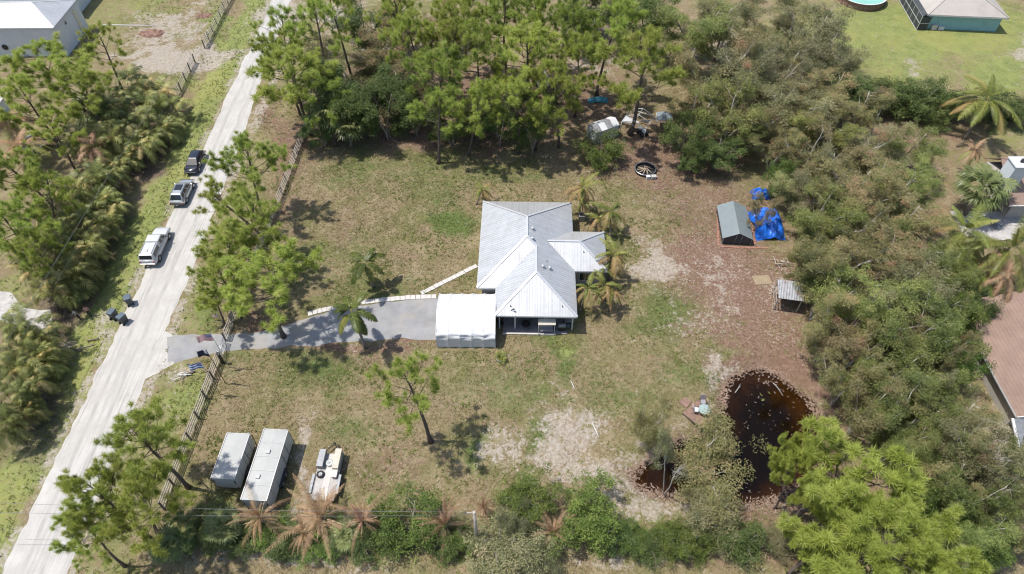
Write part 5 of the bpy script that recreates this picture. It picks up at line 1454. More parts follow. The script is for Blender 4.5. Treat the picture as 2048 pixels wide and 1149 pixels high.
# white shed
cs = [P(1177, 250, 2.0), P(1190, 266, 2.0), P(1237, 249, 2.0), P(1223, 233, 2.0)]
q = mid(cs); q.z = 0; d = cs[2] - cs[1]; ang = math.atan2(d.y, d.x)
t = thing('garden_shed', 'small white metal shed with patchy roof under the pines', 'shed', q, ang)
wx, wy = d.length, (cs[0] - cs[1]).length + .3
wall_ring(t, [(-wx / 2 + .1, -wy / 2 + .1), (wx / 2 - .1, -wy / 2 + .1), (wx / 2 - .1, wy / 2 - .1), (-wx / 2 + .1, wy / 2 - .1)], 1.95, M['wall_white'], .06)
for s in (-1, 1):
    for k in range(4):
        x0 = -wx / 2 + wx * k / 4; x1 = x0 + wx / 4 - .01
        mb = MB(); mb.add([(x0, s * wy / 2, 1.95), (x1, s * wy / 2, 1.95), (x1, 0, 2.5), (x0, 0, 2.5)], [(0, 1, 2, 3) if s < 0 else (3, 2, 1, 0)]); mb.build('roof_sheet', M['fabric_white'] if k % 2 else M['tin'], t)
for s in (-1, 1):
    mb = MB(); mb.add([(s * (wx / 2 - .1), -wy / 2 + .1, 1.95), (s * (wx / 2 - .1), wy / 2 - .1, 1.95), (s * (wx / 2 - .1), 0, 2.45)], [(0, 1, 2)]); mb.build('gable', M['wall_white'], t)
mb = MB(); mb.box((.2, -wy / 2 + .065, .95), (1.1, .03, 1.8)); mb.build('door', M['fascia'], t)
# bare canopy frames
def frame_tent(label, u, v, w, l, h, rz, cover=None, lean=0, rise=.7):
    t = thing('canopy_frame', label, 'canopy', PG(u, v), rz)
    pts = [(-w / 2, -l / 2), (w / 2, -l / 2), (w / 2, l / 2), (-w / 2, l / 2)]
    for x, y in pts:
        mb = MB(); mb.tube([(x, y, 0), (x + lean, y, h)], .04, 6); mb.build('leg', M['pvc'], t)
    for (x0, y0), (x1, y1) in zip(pts, pts[1:] + pts[:1]):
        mb = MB(); mb.tube([(x0 + lean, y0, h), (x1 + lean, y1, h)], .04, 6); mb.build('beam', M['pvc'], t)
    for y in (-l / 2, 0, l / 2):
        mb = MB(); mb.tube([(-w / 2 + lean, y, h), (lean, y, h + rise), (w / 2 + lean, y, h)], .04, 6); mb.build('rafter', M['pvc'], t)
    mb = MB(); mb.tube([(lean, -l / 2, h + rise), (lean, l / 2, h + rise)], .04, 6); mb.build('ridge_pole', M['pvc'], t)
    if cover == 'scraps':
        for (a_, b_, c_, d_) in (((-w / 2, -l / 2, h), (0, -.3, h - .5), (.2, .6, h - .9), (-w / 2, 0, h)), ((w / 4, -.2, h + .3), (w / 2, .6, h), (w / 3, 1.0, h - 1), (0, .5, h - .7))):
            mb = MB(); mb.add([a_, b_, c_, d_], [(0, 1, 2), (0, 2, 3)]); mb.build('torn_cover', M['fabric_white'], t)
    elif cover:
        for s in (-1, 1):
            mb = MB(); mb.add([(s * w / 2 + lean, -l / 2, h + .04), (s * w / 2 + lean, l / 2, h + .04), (lean, l / 2, h + rise + .04), (lean, -l / 2, h + rise + .04)], [(0, 1, 2, 3) if s > 0 else (3, 2, 1, 0)]); mb.build('cover', M[cover], t)
    return t
frame_tent('bare white tube canopy frame with torn cloth behind the fire ring', 1272, 262, 3.6, 3.4, 2.0, math.radians(-28), 'scraps')
frame_tent('small grey covered canopy at the right of the torn tube frame', 1325, 255, 2.2, 2.0, 1.7, math.radians(-8), 'grey_roof', .0, .3)
t = thing('riding_mower', 'dark riding mower parked under the torn canopy frame', 'mower', PG(1284, 270), .5)
mb = MB(); mb.box((0, 0, .45), (.8, 1.3, .35)); mb.build('body', M['black'], t, .08)
mb = MB(); mb.box((0, .55, .7), (.6, .7, .3)); mb.build('bonnet', M['steel'], t, .1)
mb = MB(); mb.box((0, -.3, .8), (.5, .5, .35)); mb.build('seat', M['wall_white'], t, .08)
for x in (-.45, .45):
    for y, r in ((-.45, .3), (.55, .22)):
        mb = MB(); mb.cyl((x - .1, y, r), (x + .1, y, r), r, 14); mb.build('wheel', M['rubber'], t)
# fire ring
t = thing('fire_ring', 'large black fire ring filled with leaning logs on the pine straw', 'fire pit', PG(1290, 342))
mb = MB(); mb.lathe([(1.28, 0), (1.42, .05), (1.46, .3), (1.40, .42), (1.30, .42), (1.27, .3), (1.26, .02)], 32); mb.build('ring', M['black'], t)
mb = MB(); mb.lathe([(1.36, .43), (1.42, .46), (1.46, .41)], 32); mb.build('rim', M['chrome'], t)
mb = MB(); mb.lathe([(.001, .08), (.8, .06), (1.26, .03)], 24); mb.build('ash_bed', M['black'], t)
rf = random.Random(8)
for k in range(9):
    a = k * .7 + rf.random() * .4; mb = MB(); mb.tube([(1.05 * math.cos(a), 1.05 * math.sin(a), .12), (.15 * math.cos(a + 1), .15 * math.sin(a + 1), .35 + .35 * rf.random())], [.10, .07], 7); mb.build('log', M['log'], t)
for (u, v, s, m_, lb, nm) in ((1296, 357, .5, 'wall_white', 'small white cooler beside the fire ring', 'cooler'), (1307, 357, .6, 'concrete', 'grey storage tub beside the white cooler', 'storage_tub')):
    t = thing(nm, lb, 'box', PG(u, v), .1)
    mb = MB(); mb.box((0, 0, .2), (s, s * .8, .38)); mb.build('body', M[m_], t, .04)
    mb = MB(); mb.box((0, 0, .42), (s + .06, s * .8 + .06, .06)); mb.build('lid', M[m_], t, .02)
# pond deck
DZ = .32
A, B, Cc, D_ = P(1365, 826, DZ), P(1405, 857, DZ), P(1443, 826, DZ), P(1396, 800, DZ)
t = thing('pond_deck', 'low brown plank deck at the pond edge', 'deck', (A.x, A.y, 0), 0)
nb_ = 12
for k in range(nb_):
    s0, s1 = (k + .04) / nb_, (k + .96) / nb_
    q = [A.lerp(D_, s0), B.lerp(Cc, s0), B.lerp(Cc, s1), A.lerp(D_, s1)]
    mb = MB(); mb.poly([p - Vector((A.x, A.y, 0)) for p in q], .05); mb.build('plank', M['deck'], t)
for a_, b_ in ((A, B), (B, Cc), (Cc, D_), (D_, A)):
    ctr = (A + B + Cc + D_) / 4; i0 = a_.lerp(ctr, .03); i1 = b_.lerp(ctr, .03)
    mb = MB(); mb.beam((i0.x - A.x, i0.y - A.y, DZ - .20), (i1.x - A.x, i1.y - A.y, DZ - .20), .06, .22); mb.build('skirt_board', M['wood_dark'], t)
    mb = MB(); mb.box((i0.x - A.x, i0.y - A.y, -.25), (.14, .14, .9)); mb.build('pile', M['wood_dark'], t)
t2 = thing('deck_step', 'short plank step leading up to the pond deck', 'step', (0, 0, 0))
q4 = [P(1357, 804, .16), P(1373, 816, .16), P(1384, 803, .16), P(1369, 795, .16)]
for k in range(5):
    s0, s1 = (k + .04) / 5, (k + .96) / 5
    mb = MB(); mb.poly([q4[0].lerp(q4[3], s0), q4[1].lerp(q4[2], s0), q4[1].lerp(q4[2], s1), q4[0].lerp(q4[3], s1)], .16); mb.build('plank', M['deck'], t2)
q = P(1406, 826, DZ)
t = thing('garden_table', 'green glass topped table on the pond deck', 'table', q)
mb = MB(); mb.cyl((0, 0, .68), (0, 0, .705), .62, 8); mb.build('table_top', M['tabletop'], t)
for k in range(4):
    a = PI / 4 + k * PI / 2; mb = MB(); mb.cyl((.45 * math.cos(a), .45 * math.sin(a), 0), (.4 * math.cos(a), .4 * math.sin(a), .68), .022, 6); mb.build('leg', M['black'], t)
def sling_chair(label, u, v, rz, m='mesh_sling'):
    t = thing('garden_chair', label, 'chair', P(u, v, DZ), rz)
    mb = MB(); mb.box((0, 0, .42), (.52, .5, .03)); mb.build('seat', M[m], t)
    mb = MB(); mb.box((0, .32, .75), (.52, .03, .62), M=Matrix.Rotation(-.25, 3, 'X')); mb.build('backrest', M[m], t)
    for s in (-1, 1):
        mb = MB(); mb.tube([(s * .28, -.25, 0), (s * .28, -.25, .62), (s * .28, .28, .62)], .018, 5); mb.build('arm', M['black'], t)
        mb = MB(); mb.tube([(s * .28, .3, 0), (s * .28, .25, .45)], .018, 5); mb.build('leg', M['black'], t)
sling_chair('grey sling chair behind the glass table on the deck', 1404, 808, 0)
sling_chair('pale cushioned chair left of the glass table on the deck', 1390, 824, PI / 2 * .9, 'cloth_white')
# planter ring by the carport
t = thing('planter', 'round white planter with yellowish plant beside the carport', 'planter', PG(1001, 720))
mb = MB(); mb.lathe([(.30, 0), (.44, .30), (.50, .34), (.50, .40), (.44, .40), (.40, .30)], 20); mb.build('pot', M['white_pot'], t)
mb = MB(); mb.lathe([(.001, .31), (.42, .30)], 16); mb.build('soil', M['wood_dark'], t)
Rp = np.random.default_rng(2); Vp, Tp = [], []
for k in range(16):
    v_, t_ = frond(Rp, np.array([0, 0, .3]), k * 2.4, Rp.uniform(.4, 1.3), Rp.uniform(.6, 1.0), 1.2, 10, .8, .05, Rp.uniform(.5, .8))
    Vp.append(v_); Tp.append(t_)
link(bpy.data.objects.new('plant', tri_mesh('plant', np.concatenate(Vp), np.concatenate(Tp), LM['palm'])), t)
# odds and ends
def rod(name, label, cat, a, b, r, m, za=.05, zb=.05):
    a, b = PG(*a), PG(*b); a.z += za; b.z += zb
    mb = MB(); mb.tube([a, (a + b) / 2 + Vector((.02, .03, .0)), b], r, 7); o = mb.build(name, M[m]); return tag(o, label, cat)
rod('white_pipe', 'long white pipe lying on the grass beside the red dirt pile', 'pipe', (204, 51), (312, 53), .09, 'pvc')
rod('white_stick', 'white pipe lying on pale sand left of the pond', 'pipe', (1184, 846), (1198, 876), .045, 'pvc')
rod('white_stick', 'short white stick lying on the lawn in front of the house', 'pipe', (1141, 762), (1149, 779), .04, 'pvc')
for (u0, v0, u1, v1, lb) in ((1546, 766, 1566, 792, 'pale branch floating near the middle of the pond'), (1470, 786, 1481, 768, 'pale stick floating near the upper left pond edge')):
    a, b = P(u0, v0, WZ + .03), P(u1, v1, WZ + .03)
    mb = MB(); mb.tube([a, a.lerp(b, .4) + Vector((.08, .05, 0)), b], [.045, .035, .02], 6); mb.tube([a.lerp(b, .5), a.lerp(b, .6) + Vector((.3, .1, .05))], [.025, .012], 5)
    tag(mb.build('floating_branch', M['bark_white']), lb, 'branch')
def debris(label, u, v, seed, n=9, s=1.3, m=('log', 'pvc', 'wood')):
    r = random.Random(seed); t = thing('debris_pile', label, 'debris', PG(u, v))
    for k in range(n):
        a = r.uniform(-.5, .5) + (PI / 2 if r.random() < .2 else 0); l = s * r.uniform(.5, 1.2); x, y = r.gauss(0, .3 * s), r.gauss(0, .2 * s); z = .06 + .05 * k * .6
        mb = MB(); mb.tube([(x - l / 2 * math.cos(a), y - l / 2 * math.sin(a), z), (x + r.gauss(0, .05), y, z + .04), (x + l / 2 * math.cos(a), y + l / 2 * math.sin(a), z + r.uniform(-.02, .1))], r.uniform(.03, .07), 6); mb.build('branch', M[m[r.randrange(len(m))]], t)
    return t
debris('small pile of pipes and wood on the verge below the driveway', 374, 748, 1)
debris('pile of cut branches lying behind the blue tarpaulin', 1562, 530, 4, 12, 1.4, ('log', 'wood'))
debris('fallen grey branches on the verge opposite the driveway', 170, 695, 6, 7, 2.2, ('wood', 'wood_dark'))
heap('dirt_pile', 'low pile of red dirt by the sandy track', 'dirt pile', 303, 68, 4.2, 2.6, .4, 'red_dirt', 41, 0, .35)
heap('dirt_pile', 'faint patch of orange dirt near the far grey fence', 'dirt pile', 408, 32, 3.0, 2.2, .2, 'red_dirt', 43, 0, .3)

# ------------------------------------------------------------ neighbouring houses
def hip_house(name, label, loc, rz, w, l, eave, slope, roofm, wallm, over=.55, sheets=None, wins=()):
    """hip roof over a rectangle w (x) by l (y), origin at the centre"""
    t = thing(name, label, 'house', loc, rz)
    s = min(w, l) / 2; rid = [( -(w / 2 - s), 0), (w / 2 - s, 0)] if w >= l else [(0, -(l / 2 - s)), (0, l / 2 - s)]
    A, B, C_, D = (-w / 2, -l / 2), (w / 2, -l / 2), (w / 2, l / 2), (-w / 2, l / 2)
    r0, r1 = rid
    if w >= l:
        pls = [([A, B, r1, r0], lambda x, y: eave + slope * (y + l / 2), 0), ([B, C_, r1], lambda x, y: eave + slope * (w / 2 - x), 1), ([C_, D, r0, r1], lambda x, y: eave + slope * (l / 2 - y), 0), ([D, A, r0], lambda x, y: eave + slope * (x + w / 2), 1)]
    else:
        pls = [([A, B, r0], lambda x, y: eave + slope * (y + l / 2), 0), ([B, C_, r1, r0], lambda x, y: eave + slope * (w / 2 - x), 1), ([C_, D, r1], lambda x, y: eave + slope * (l / 2 - y), 0), ([D, A, r0, r1], lambda x, y: eave + slope * (x + w / 2), 1)]
    mb = MB()
    for p, z, ax in pls: mb.poly([(x, y, z(x, y)) for x, y in p], .12)
    rf = mb.build('roof', M[roofm], t)
    if sheets: sheet_roof(rf, [(p, (lambda zz: (lambda x, y: zz(x, y) + .04))(z), ax) for p, z, ax in pls], M[sheets], .95, 2)
    zt = eave + slope * s
    for a, b in [(A, r0), (B, r1 if w >= l else r0), (C_, r1), (D, r0 if w >= l else r1), (r0, r1)]:
        za = zt if a is r0 else eave
        mb = MB(); mb.beam((a[0], a[1], za + .03), (b[0], b[1], zt + .03), .28, .06); mb.build('ridge_cap', M['ridge'] if sheets else M[roofm], rf)
    eave_fascia(t, [A, B, C_, D], eave - .08, M['fascia'])
    i = over
    wall_ring(t, [(-w / 2 + i, -l / 2 + i), (w / 2 - i, -l / 2 + i), (w / 2 - i, l / 2 - i), (-w / 2 + i, l / 2 - i)], eave - .1, M[wallm], .2)
    for (side, off, zc, ww, hh) in wins:
        if side == 'f': opening(off, -l / 2 + i - .115, zc, ww, hh, 0, parent=t)
        elif side == 'l': opening(-w / 2 + i - .115, off, zc, ww, hh, -PI / 2, parent=t)
        else: opening(w / 2 - i + .115, off, zc, ww, hh, PI / 2, parent=t)
    return t
# tall white metal building top left
fr = P(104, 57, 5.0)
t = hip_house('metal_building', 'tall white metal building with ribbed hip roof beyond the pines', (fr.x - 7.4, fr.y + 4.6, 0), math.radians(1), 15, 9.2, 5.0, .42, 'fascia', 'wall_white', .25, 'white_metal', [('r', -1.0, 3.9, .5, .5)])
mb = MB(); mb.cyl((0, -4.36, 1.7), (0, -4.6, 1.7), .45, 12); o = mb.build('wall_fan', M['black'], t); o.location = (-2.0, 0, 0)
mb = MB(); mb.box((4.0 + 3.37, 2.4, 2.2), (.08, .8, 4.2)); mb.build('downpipe', M['pipe'], t)
hip_house('metal_building', 'second white metal roofed building just behind the tall white one', (fr.x - 12.0, fr.y + 17.5, 0), math.radians(1), 17, 10, 4.2, .4, 'fascia', 'wall_white', .4, 'white_metal')
# turquoise house top right
a = P(1863, 30, 2.8); b = P(2025.6, 37, 2.8)
t = hip_house('house', 'turquoise walled house with beige shingle hip roof beyond the bright lawn', ((a.x + b.x) / 2, (a.y + b.y) / 2 + 6.3, 0), math.atan2(b.y - a.y, b.x - a.x), (b - a).length, 12.5, 2.8, .42, 'shingle_beige', 'wall_teal', .7)
wl = (b - a).length
mb = MB(); mb.box((-wl / 2 + 2.2, -5.75, .45), (.9, .7, .9)); mb.build('condenser', M['concrete_pale'], t, .03)
mb = MB(); mb.box((-wl / 2 + 3.4, -5.75, .3), (.95, .55, .6)); mb.build('pool_pump_box', M['pvc'], t, .03)
mb = MB(); mb.tube([(wl / 2 - 3.2 + .35 * math.cos(k * .6), -5.62, 1.2 + .35 * math.sin(k * .6)) for k in range(11)], .05, 5); mb.build('hose_coil', M['steel'], t)
mb = MB(); mb.beam((-wl / 2 + 1.9, -5.62, 2.6), (-wl / 2 + 3.0, -5.62, .6), .08, .05); mb.build('drain_pipe', M['steel'], t)
# screened enclosure on its left side
for k in range(6):
    for z0, z1 in ((.12, 1.25), (1.31, 2.45)):
        mb = MB(); mb.box((-wl / 2 - .75, -5.4 + k * 2.0, (z0 + z1) / 2), (.02, 1.9, z1 - z0)); mb.build('screen_panel', M['screen'], t)
    mb = MB(); mb.box((-wl / 2 - .75, -6.4 + k * 2.0, 1.28), (.07, .07, 2.5)); mb.build('screen_post', M['pvc'], t)
for z in (.06, 1.28, 2.52):
    mb = MB(); mb.box((-wl / 2 - .75, -.45, z), (.08, 12, .07)); mb.build('screen_rail', M['pvc'], t)
for z0, z1 in ((.12, 1.25), (1.31, 2.45)):
    mb = MB(); mb.box((-wl / 2 + .05, -6.4, (z0 + z1) / 2), (1.5, .02, z1 - z0)); mb.build('screen_panel', M['screen'], t)
mb = MB(); mb.box((-wl / 2 + .05, -6.4, 1.28), (1.6, .07, .06)); mb.build('screen_rail', M['pvc'], t)
mb = MB(); mb.add([(-wl / 2 - .8, -6.45, 2.56), (-wl / 2 + .2, -6.1, 2.85), (-wl / 2 + .2, 5.5, 2.85), (-wl / 2 - .8, 5.5, 2.56)], [(0, 1, 2, 3)]); mb.build('screen_roof', M['screen'], t)
# above-ground pool
q = P(1736, 23)
t = thing('swimming_pool', 'round above ground pool with pale green water and white rim', 'pool', (q.x, q.y + 4.1, 0))
mb = MB(); mb.lathe([(4.05, 0), (4.05, 1.2)], 40); mb.build('pool_wall', M['deck'], t)
mb = MB(); mb.lathe([(3.95, 1.2), (4.2, 1.25), (4.25, 1.2), (4.1, 1.15)], 40); mb.build('pool_rim', M['pvc'], t)
mb = MB(); mb.lathe([(.001, 1.02), (2, 1.02), (3.98, 1.02)], 40); mb.build('pool_water', M['pool_water'], t)
for k in range(20):
    a = k * PI / 10; mb = MB(); mb.box((4.09 * math.cos(a), 4.09 * math.sin(a), .58), (.12, .12, 1.16), rz=a); mb.build('pool_upright', M['deck'], t)
# brown shingle house at right
def slab_roof_house(label, corners, ridge, eave, ridz, roofm, wallm, chimney=None):
    """roof slopes given by an eave line and a ridge line; walls set back under it"""
    t = thing('house', label, 'house', (0, 0, 0))
    mb = MB(); E = [Vector(c) for c in corners]; Rg = [Vector(c) for c in ridge]
    return t, E, Rg
E0, E1, E2 = P(1966, 604, 2.7), P(1962, 692, 2.7), P(2036, 836, 2.7)
dirn = (E2 - E1).normalized()
cx_, cy_ = E1.x, (E0.y + E2.y) / 2
t = thing('house', 'house with brown shingle roof at the right edge behind the trees', 'house', (E1.x, 0, 0))
yb, yf = P(1966, 604, 2.7).y, P(2034, 834, 2.7).y
x0 = 0.0; dx0 = E2.x - E1.x
lo_ = MB()
def bq(pts, nm, m, th=.12): 
    mb = MB(); mb.poly(pts, th); return mb.build(nm, M[m], t)
ex = P(2034, 834, 2.7).x - E1.x
rf = bq([(ex, yf, 2.7), (ex + 9, yf, 5.2), (ex + 9, yb + .2, 5.2), (0 + .2, yb, 2.7), (0, E1.y, 2.7)][::1], 'roof', 'shingle_brown')
# shingle courses as low steps along the slope
for k in range(26):
    f0 = k / 26
    xa, xb = ex + 9 * f0, ex + 9 * (f0 + 1 / 26)
    za = 2.7 + 2.5 * f0
    mb = MB(); mb.poly([(xa, yf - .02, za + .03), (xb, yf - .02, za + 2.5 / 26 + .012), (xb, yb - .3 + .4 * f0, za + 2.5 / 26 + .012), (xa, yb - .3 + .4 * f0, za + .03)], .02); mb.build('shingle_course', M['shingle_brown'], rf)
mb = MB(); mb.box((ex + 5, (yf + yb) / 2, 1.25), (8.6, yb - yf - 1.2, 2.5)); mb.build('wall', M['wall_grey'], t)
mb = MB(); mb.beam((ex, yf, 2.6), (ex, yb, 2.6), .05, .18); mb.build('fascia', M['fascia'], t)
mb = MB(); mb.beam((ex, yf - .06, 2.6), (ex + 9, yf - .06, 5.1), .08, .3); mb.build('gable_board', M['pvc'], t)
mb = MB(); mb.poly([(ex - .4, yf - .1, 2.55), (ex - .8, yf - 2.8, 2.0), (ex + 6, yf - 2.8, 2.0), (ex + 6, yf - .1, 2.55)], .08); mb.build('porch_roof', M['steel'], t)
mb = MB(); mb.beam((ex - .42, yf - .1, 2.58), (ex - .85, yf - 2.85, 2.03), .22, .14); mb.build('porch_trim', M['pvc'], t)
t = thing('house', 'brown roofed house with a tall white chimney at the right edge', 'house', P(2052, 380))
hx, hy = t.location.x, t.location.y
a = P(1985, 330, 3.0); b = P(2020, 410, 3.0)
mb = MB(); mb.poly([(b.x - hx, b.y - hy, 2.9), (b.x - hx + 16, b.y - hy, 2.9), (b.x - hx + 16, b.y - hy + 4.6, 4.6), (a.x - hx, a.y - hy - .6, 4.6)], .12); rf = mb.build('roof', M['shingle_brown'], t)
mb = MB(); mb.poly([(a.x - hx, a.y - hy - .6, 4.6), (b.x - hx + 16, b.y - hy + 4.6, 4.6), (b.x - hx + 16, b.y - hy + 9.2, 2.9), (a.x - hx - .3, b.y - hy + 9.2, 2.9)], .12); mb.build('roof_slope', M['shingle_brown'], rf)
mb = MB(); mb.beam((a.x - hx, a.y - hy - .6, 4.62), (b.x - hx + 16, b.y - hy + 4.6, 4.62), .3, .06); mb.build('ridge_cap', M['shingle_brown'], rf)
mb = MB(); mb.box((b.x - hx + 8.8, b.y - hy + 4.6, 1.4), (15.4, 7.8, 2.8)); mb.build('wall', M['wall_grey'], t)
mb = MB(); mb.beam((b.x - hx - .1, b.y - hy - .06, 2.86), (b.x - hx + 16, b.y - hy - .06, 2.86), .12, .14); mb.build('gutter', M['pvc'], t)
q = P(2022, 350, 5.2)
mb = MB(); mb.box((q.x - hx, q.y - hy, 5.0), (1.7, 1.9, 4.2)); ch = mb.build('chimney', M['wall_white'], t)
mb = MB(); mb.box((q.x - hx, q.y - hy, 7.14), (1.95, 2.15, .1)); mb.build('chimney_cap', M['fascia'], ch)
mb = MB(); mb.cyl((q.x - hx + .2, q.y - hy, 7.15), (q.x - hx + .2, q.y - hy, 7.6), .2, 12); mb.build('flue', M['black'], ch)
# patio furniture and slab
t = thing('patio_slab', 'grey concrete patio in front of the house with the chimney', 'patio', P(2010, 450))
for i in range(4):
    for j in range(2):
        mb = MB(); mb.box((-4.5 + i * 3.0, -1.5 + j * 2.6, .05), (2.96, 2.56, .1)); mb.build('slab', M['concrete'], t)
t = thing('lounge_chair', 'blue grey slatted lounger among the coconut palms at the right edge', 'lounger', P(1985, 452, .1), .6)
for k in range(9):
    mb = MB(); mb.box((0, -.8 + k * .2, .38 + (.10 * max(0, k - 5))), (.65, .15, .03)); mb.build('slat', M['bin_lid'], t)
for s in (-1, 1):
    mb = MB(); mb.beam((s * .33, -.9, .34), (s * .33, .9, .34), .05, .06); mb.build('side_frame', M['steel'], t)
    for y in (-.7, .7):
        mb = MB(); mb.box((s * .33, y, .17), (.05, .05, .34)); mb.build('leg', M['steel'], t)
# left yard: grey flat building glimpsed under the pines, ladder, pale shed roof
t = thing('trampoline', 'dark round trampoline with a small ladder under the left pines', 'trampoline', PG(78, 292))
mb = MB(); mb.lathe([(.001, .9), (1.7, .9)], 28); mb.build('bed', M['black'], t)
mb = MB(); mb.lathe([(1.7, .92), (1.95, .94), (2.0, .9), (1.95, .86)], 28); mb.build('rim_pad', M['steel'], t)
for k in range(6):
    a = k * PI / 3; mb = MB(); mb.cyl((1.9 * math.cos(a), 1.9 * math.sin(a), 0), (1.9 * math.cos(a), 1.9 * math.sin(a), .88), .03, 6); mb.build('leg', M['pipe'], t)
for s in (-.2, .2):
    mb = MB(); mb.tube([(.4 + s, -2.5, .0), (.2 + s, -1.9, .95)], .025, 6); mb.build('ladder_rail', M['pvc'], t)
for k in range(4):
    f = (k + .5) / 4; mb = MB(); mb.tube([(.2 - .2 * f + .2, -2.5 + .6 * f, .95 * f), (.6 - .2 * f, -2.5 + .6 * f, .95 * f)], .02, 5); mb.build('ladder_rung', M['pvc'], t)
q = P(-6, 240)
t = thing('garden_shed', 'pale roofed shed half hidden by brown palm fronds at the left edge', 'shed', (q.x - 1.0, q.y, 0), .1)
wall_ring(t, [(-1.9, -2.4), (1.9, -2.4), (1.9, 2.4), (-1.9, 2.4)], 2.1, M['wall_white'], .1)
for s in (-1, 1):
    for k in range(5):
        mb = MB(); y0 = -2.6 + k * 1.04; mb.add([(s * 2.1, y0, 2.08), (s * 2.1, y0 + 1.03, 2.08), (0, y0 + 1.03, 2.75), (0, y0, 2.75)], [(0, 1, 2, 3) if s > 0 else (3, 2, 1, 0)]); mb.build('roof_sheet', M['concrete_pale'], t)
# white car glimpses under grove
t = thing('parked_trailer', 'small white cargo trailer half hidden in the pine grove', 'trailer', PG(1083, 172), .3)
mb = MB(); mb.box((0, 0, 1.2), (1.6, 2.4, 1.5)); mb.build('body', M['wall_white'], t, .05)
for s in (-1, 1):
    mb = MB(); mb.cyl((s * .75, 0, .33), (s * .95, 0, .33), .33, 14); mb.build('wheel', M['rubber'], t)
mb = MB(); mb.beam((0, 1.2, .45), (0, 2.2, .45), .1, .1); mb.build('drawbar', M['steel'], t)

# ------------------------------------------------------------ power line
q = PG(955, 1090)
t = thing('utility_pole', 'grey green utility pole rising from the bottom hedge', 'utility pole', q)
mb = MB(); mb.tube([(0, 0, 0), (0, 0, 3.6), (0, 0, 7.2)], [.17, .15, .13], 10); mb.build('pole', M['wood'], t)
mb = MB(); mb.box((-.35, 0, 7.0), (.8, .09, .09)); mb.build('crossarm', M['wood'], t)
for s in (-.7, -.1):
    mb = MB(); mb.lathe([(.03, 0), (.06, .04), (.03, .08), (.05, .12), (.02, .15)], 8, (s, 0, 7.05)); mb.build('insulator', M['steel'], t)
def wire(label, a, b, sag, m='cable', r=.013, n=24):
    a, b = Vector(a), Vector(b)
    mb = MB(); mb.tube([a.lerp(b, k / n) - Vector((0, 0, sag * 4 * (k / n) * (1 - k / n))) for k in range(n + 1)], r, 4, False)
    return tag(mb.build('power_line', M[m]), label, 'power line')
e0, e1 = P(-120, 1002, 7.4), P(-120, 1022, 6.6)
wire('upper power line running left from the utility pole over the hedge', q + Vector((-.7, 0, 7.2)), e0, .5, 'cable_pale')
wire('lower power line running left from the utility pole over the hedge', q + Vector((-.1, 0, 6.6)), e1, .6, 'cable_pale')
w0, w1 = P(40, 632, 8.0), P(440, -20, 8.0)
wire('left one of two long power lines above the palm hedge', w0 + (w0 - w1) * .5, w1 + (w1 - w0) * .3, .3, 'cable_pale', .018)
w0, w1 = P(66, 632, 7.0), P(470, -20, 7.0)
wire('right one of two long power lines above the palm hedge', w0 + (w0 - w1) * .5, w1 + (w1 - w0) * .3, .3, 'cable', .014)

# ------------------------------------------------------------ planting
G1 = 'slash pines along the front fence'
for u, v, w, h, lb, k in ((500, 325, 125, 10.5, 'tall pine by the road, farthest of the roadside pines', 'pine'),
                   (452, 395, 100, 9.5, 'leaning pine overhanging the road edge opposite the silver SUV', 'thin_pine'),
                   (478, 440, 135, 10.5, 'dense pine between road and fence opposite the white pickup', 'pine'),
                   (462, 505, 120, 9.5, 'bushy pine between road and fence just below the dense one', 'pine'),
                   (540, 552, 160, 10.5, 'wide pine standing over the fence right beside the driveway', 'pine'),
                   (440, 560, 105, 8.5, 'lower pine nearest the road above the driveway mouth', 'pine'),
                   (425, 600, 60, 4.5, 'small sapling pine on the verge above the driveway mouth', 'thin_pine')):
    plant(k, u, v, w * 1.08, h, lb, G1)
plant('thin_pine', 818, 778, 135, 11.6, 'lone pine standing on the lawn with a tall bare trunk', None, False, 1)
G2 = 'pines in the bottom left corner'
for u, v, w, h, lb in ((288, 893, 150, 11, 'big pine left of the short trailer at the fence end'), (205, 985, 130, 11.5, 'big pine leaning over the road at bottom left'), (265, 1010, 150, 11, 'pine at the left end of the bottom hedge'), (175, 1055, 105, 9.5, 'lowest pine overhanging the road at bottom left')):
    plant('pine', u, v, w * 1.12, h, lb, G2)
G3 = 'lime green pines in the bottom right corner'
for u, v, w, h, lb in ((1715, 955, 235, 10.5, 'lime green pine overhanging the pond edge'), (1770, 1105, 300, 9.5, 'huge lime green pine cut by the bottom frame edge'), (1600, 940, 110, 8, 'outer lime green pine leaning over the dark water'), (1640, 1095, 130, 6, 'low lime green pine at the bottom edge below the pond')):
    plant('bright_pine', u, v, w, h, lb, G3)
G4 = 'pines left of the road'
for u, v, w, h, lb in ((95, 130, 150, 11.5, 'big spreading pine in front of the tall white building'), (45, 195, 120, 10.5, 'pine at the left edge below the white building'), (160, 185, 120, 10.5, 'pine beside the dark palm thicket at upper left'),
                       (30, 335, 125, 11, 'pine at the left edge above the palm hedge'), (75, 390, 120, 10, 'pine behind the palm hedge opposite the silver SUV'), (25, 455, 120, 10.5, 'pine at the left edge opposite the white pickup'), (70, 495, 100, 9, 'pine tucked against the palm hedge above the grey driveway'), (110, 260, 90, 8.5, 'small pine beside the trampoline')):
    plant('pine', u, v, w, h, lb, G4)
plant('thin_pine', 203, 85, 95, 11, 'sparse tall pine nearest the sandy track at upper left', G4)
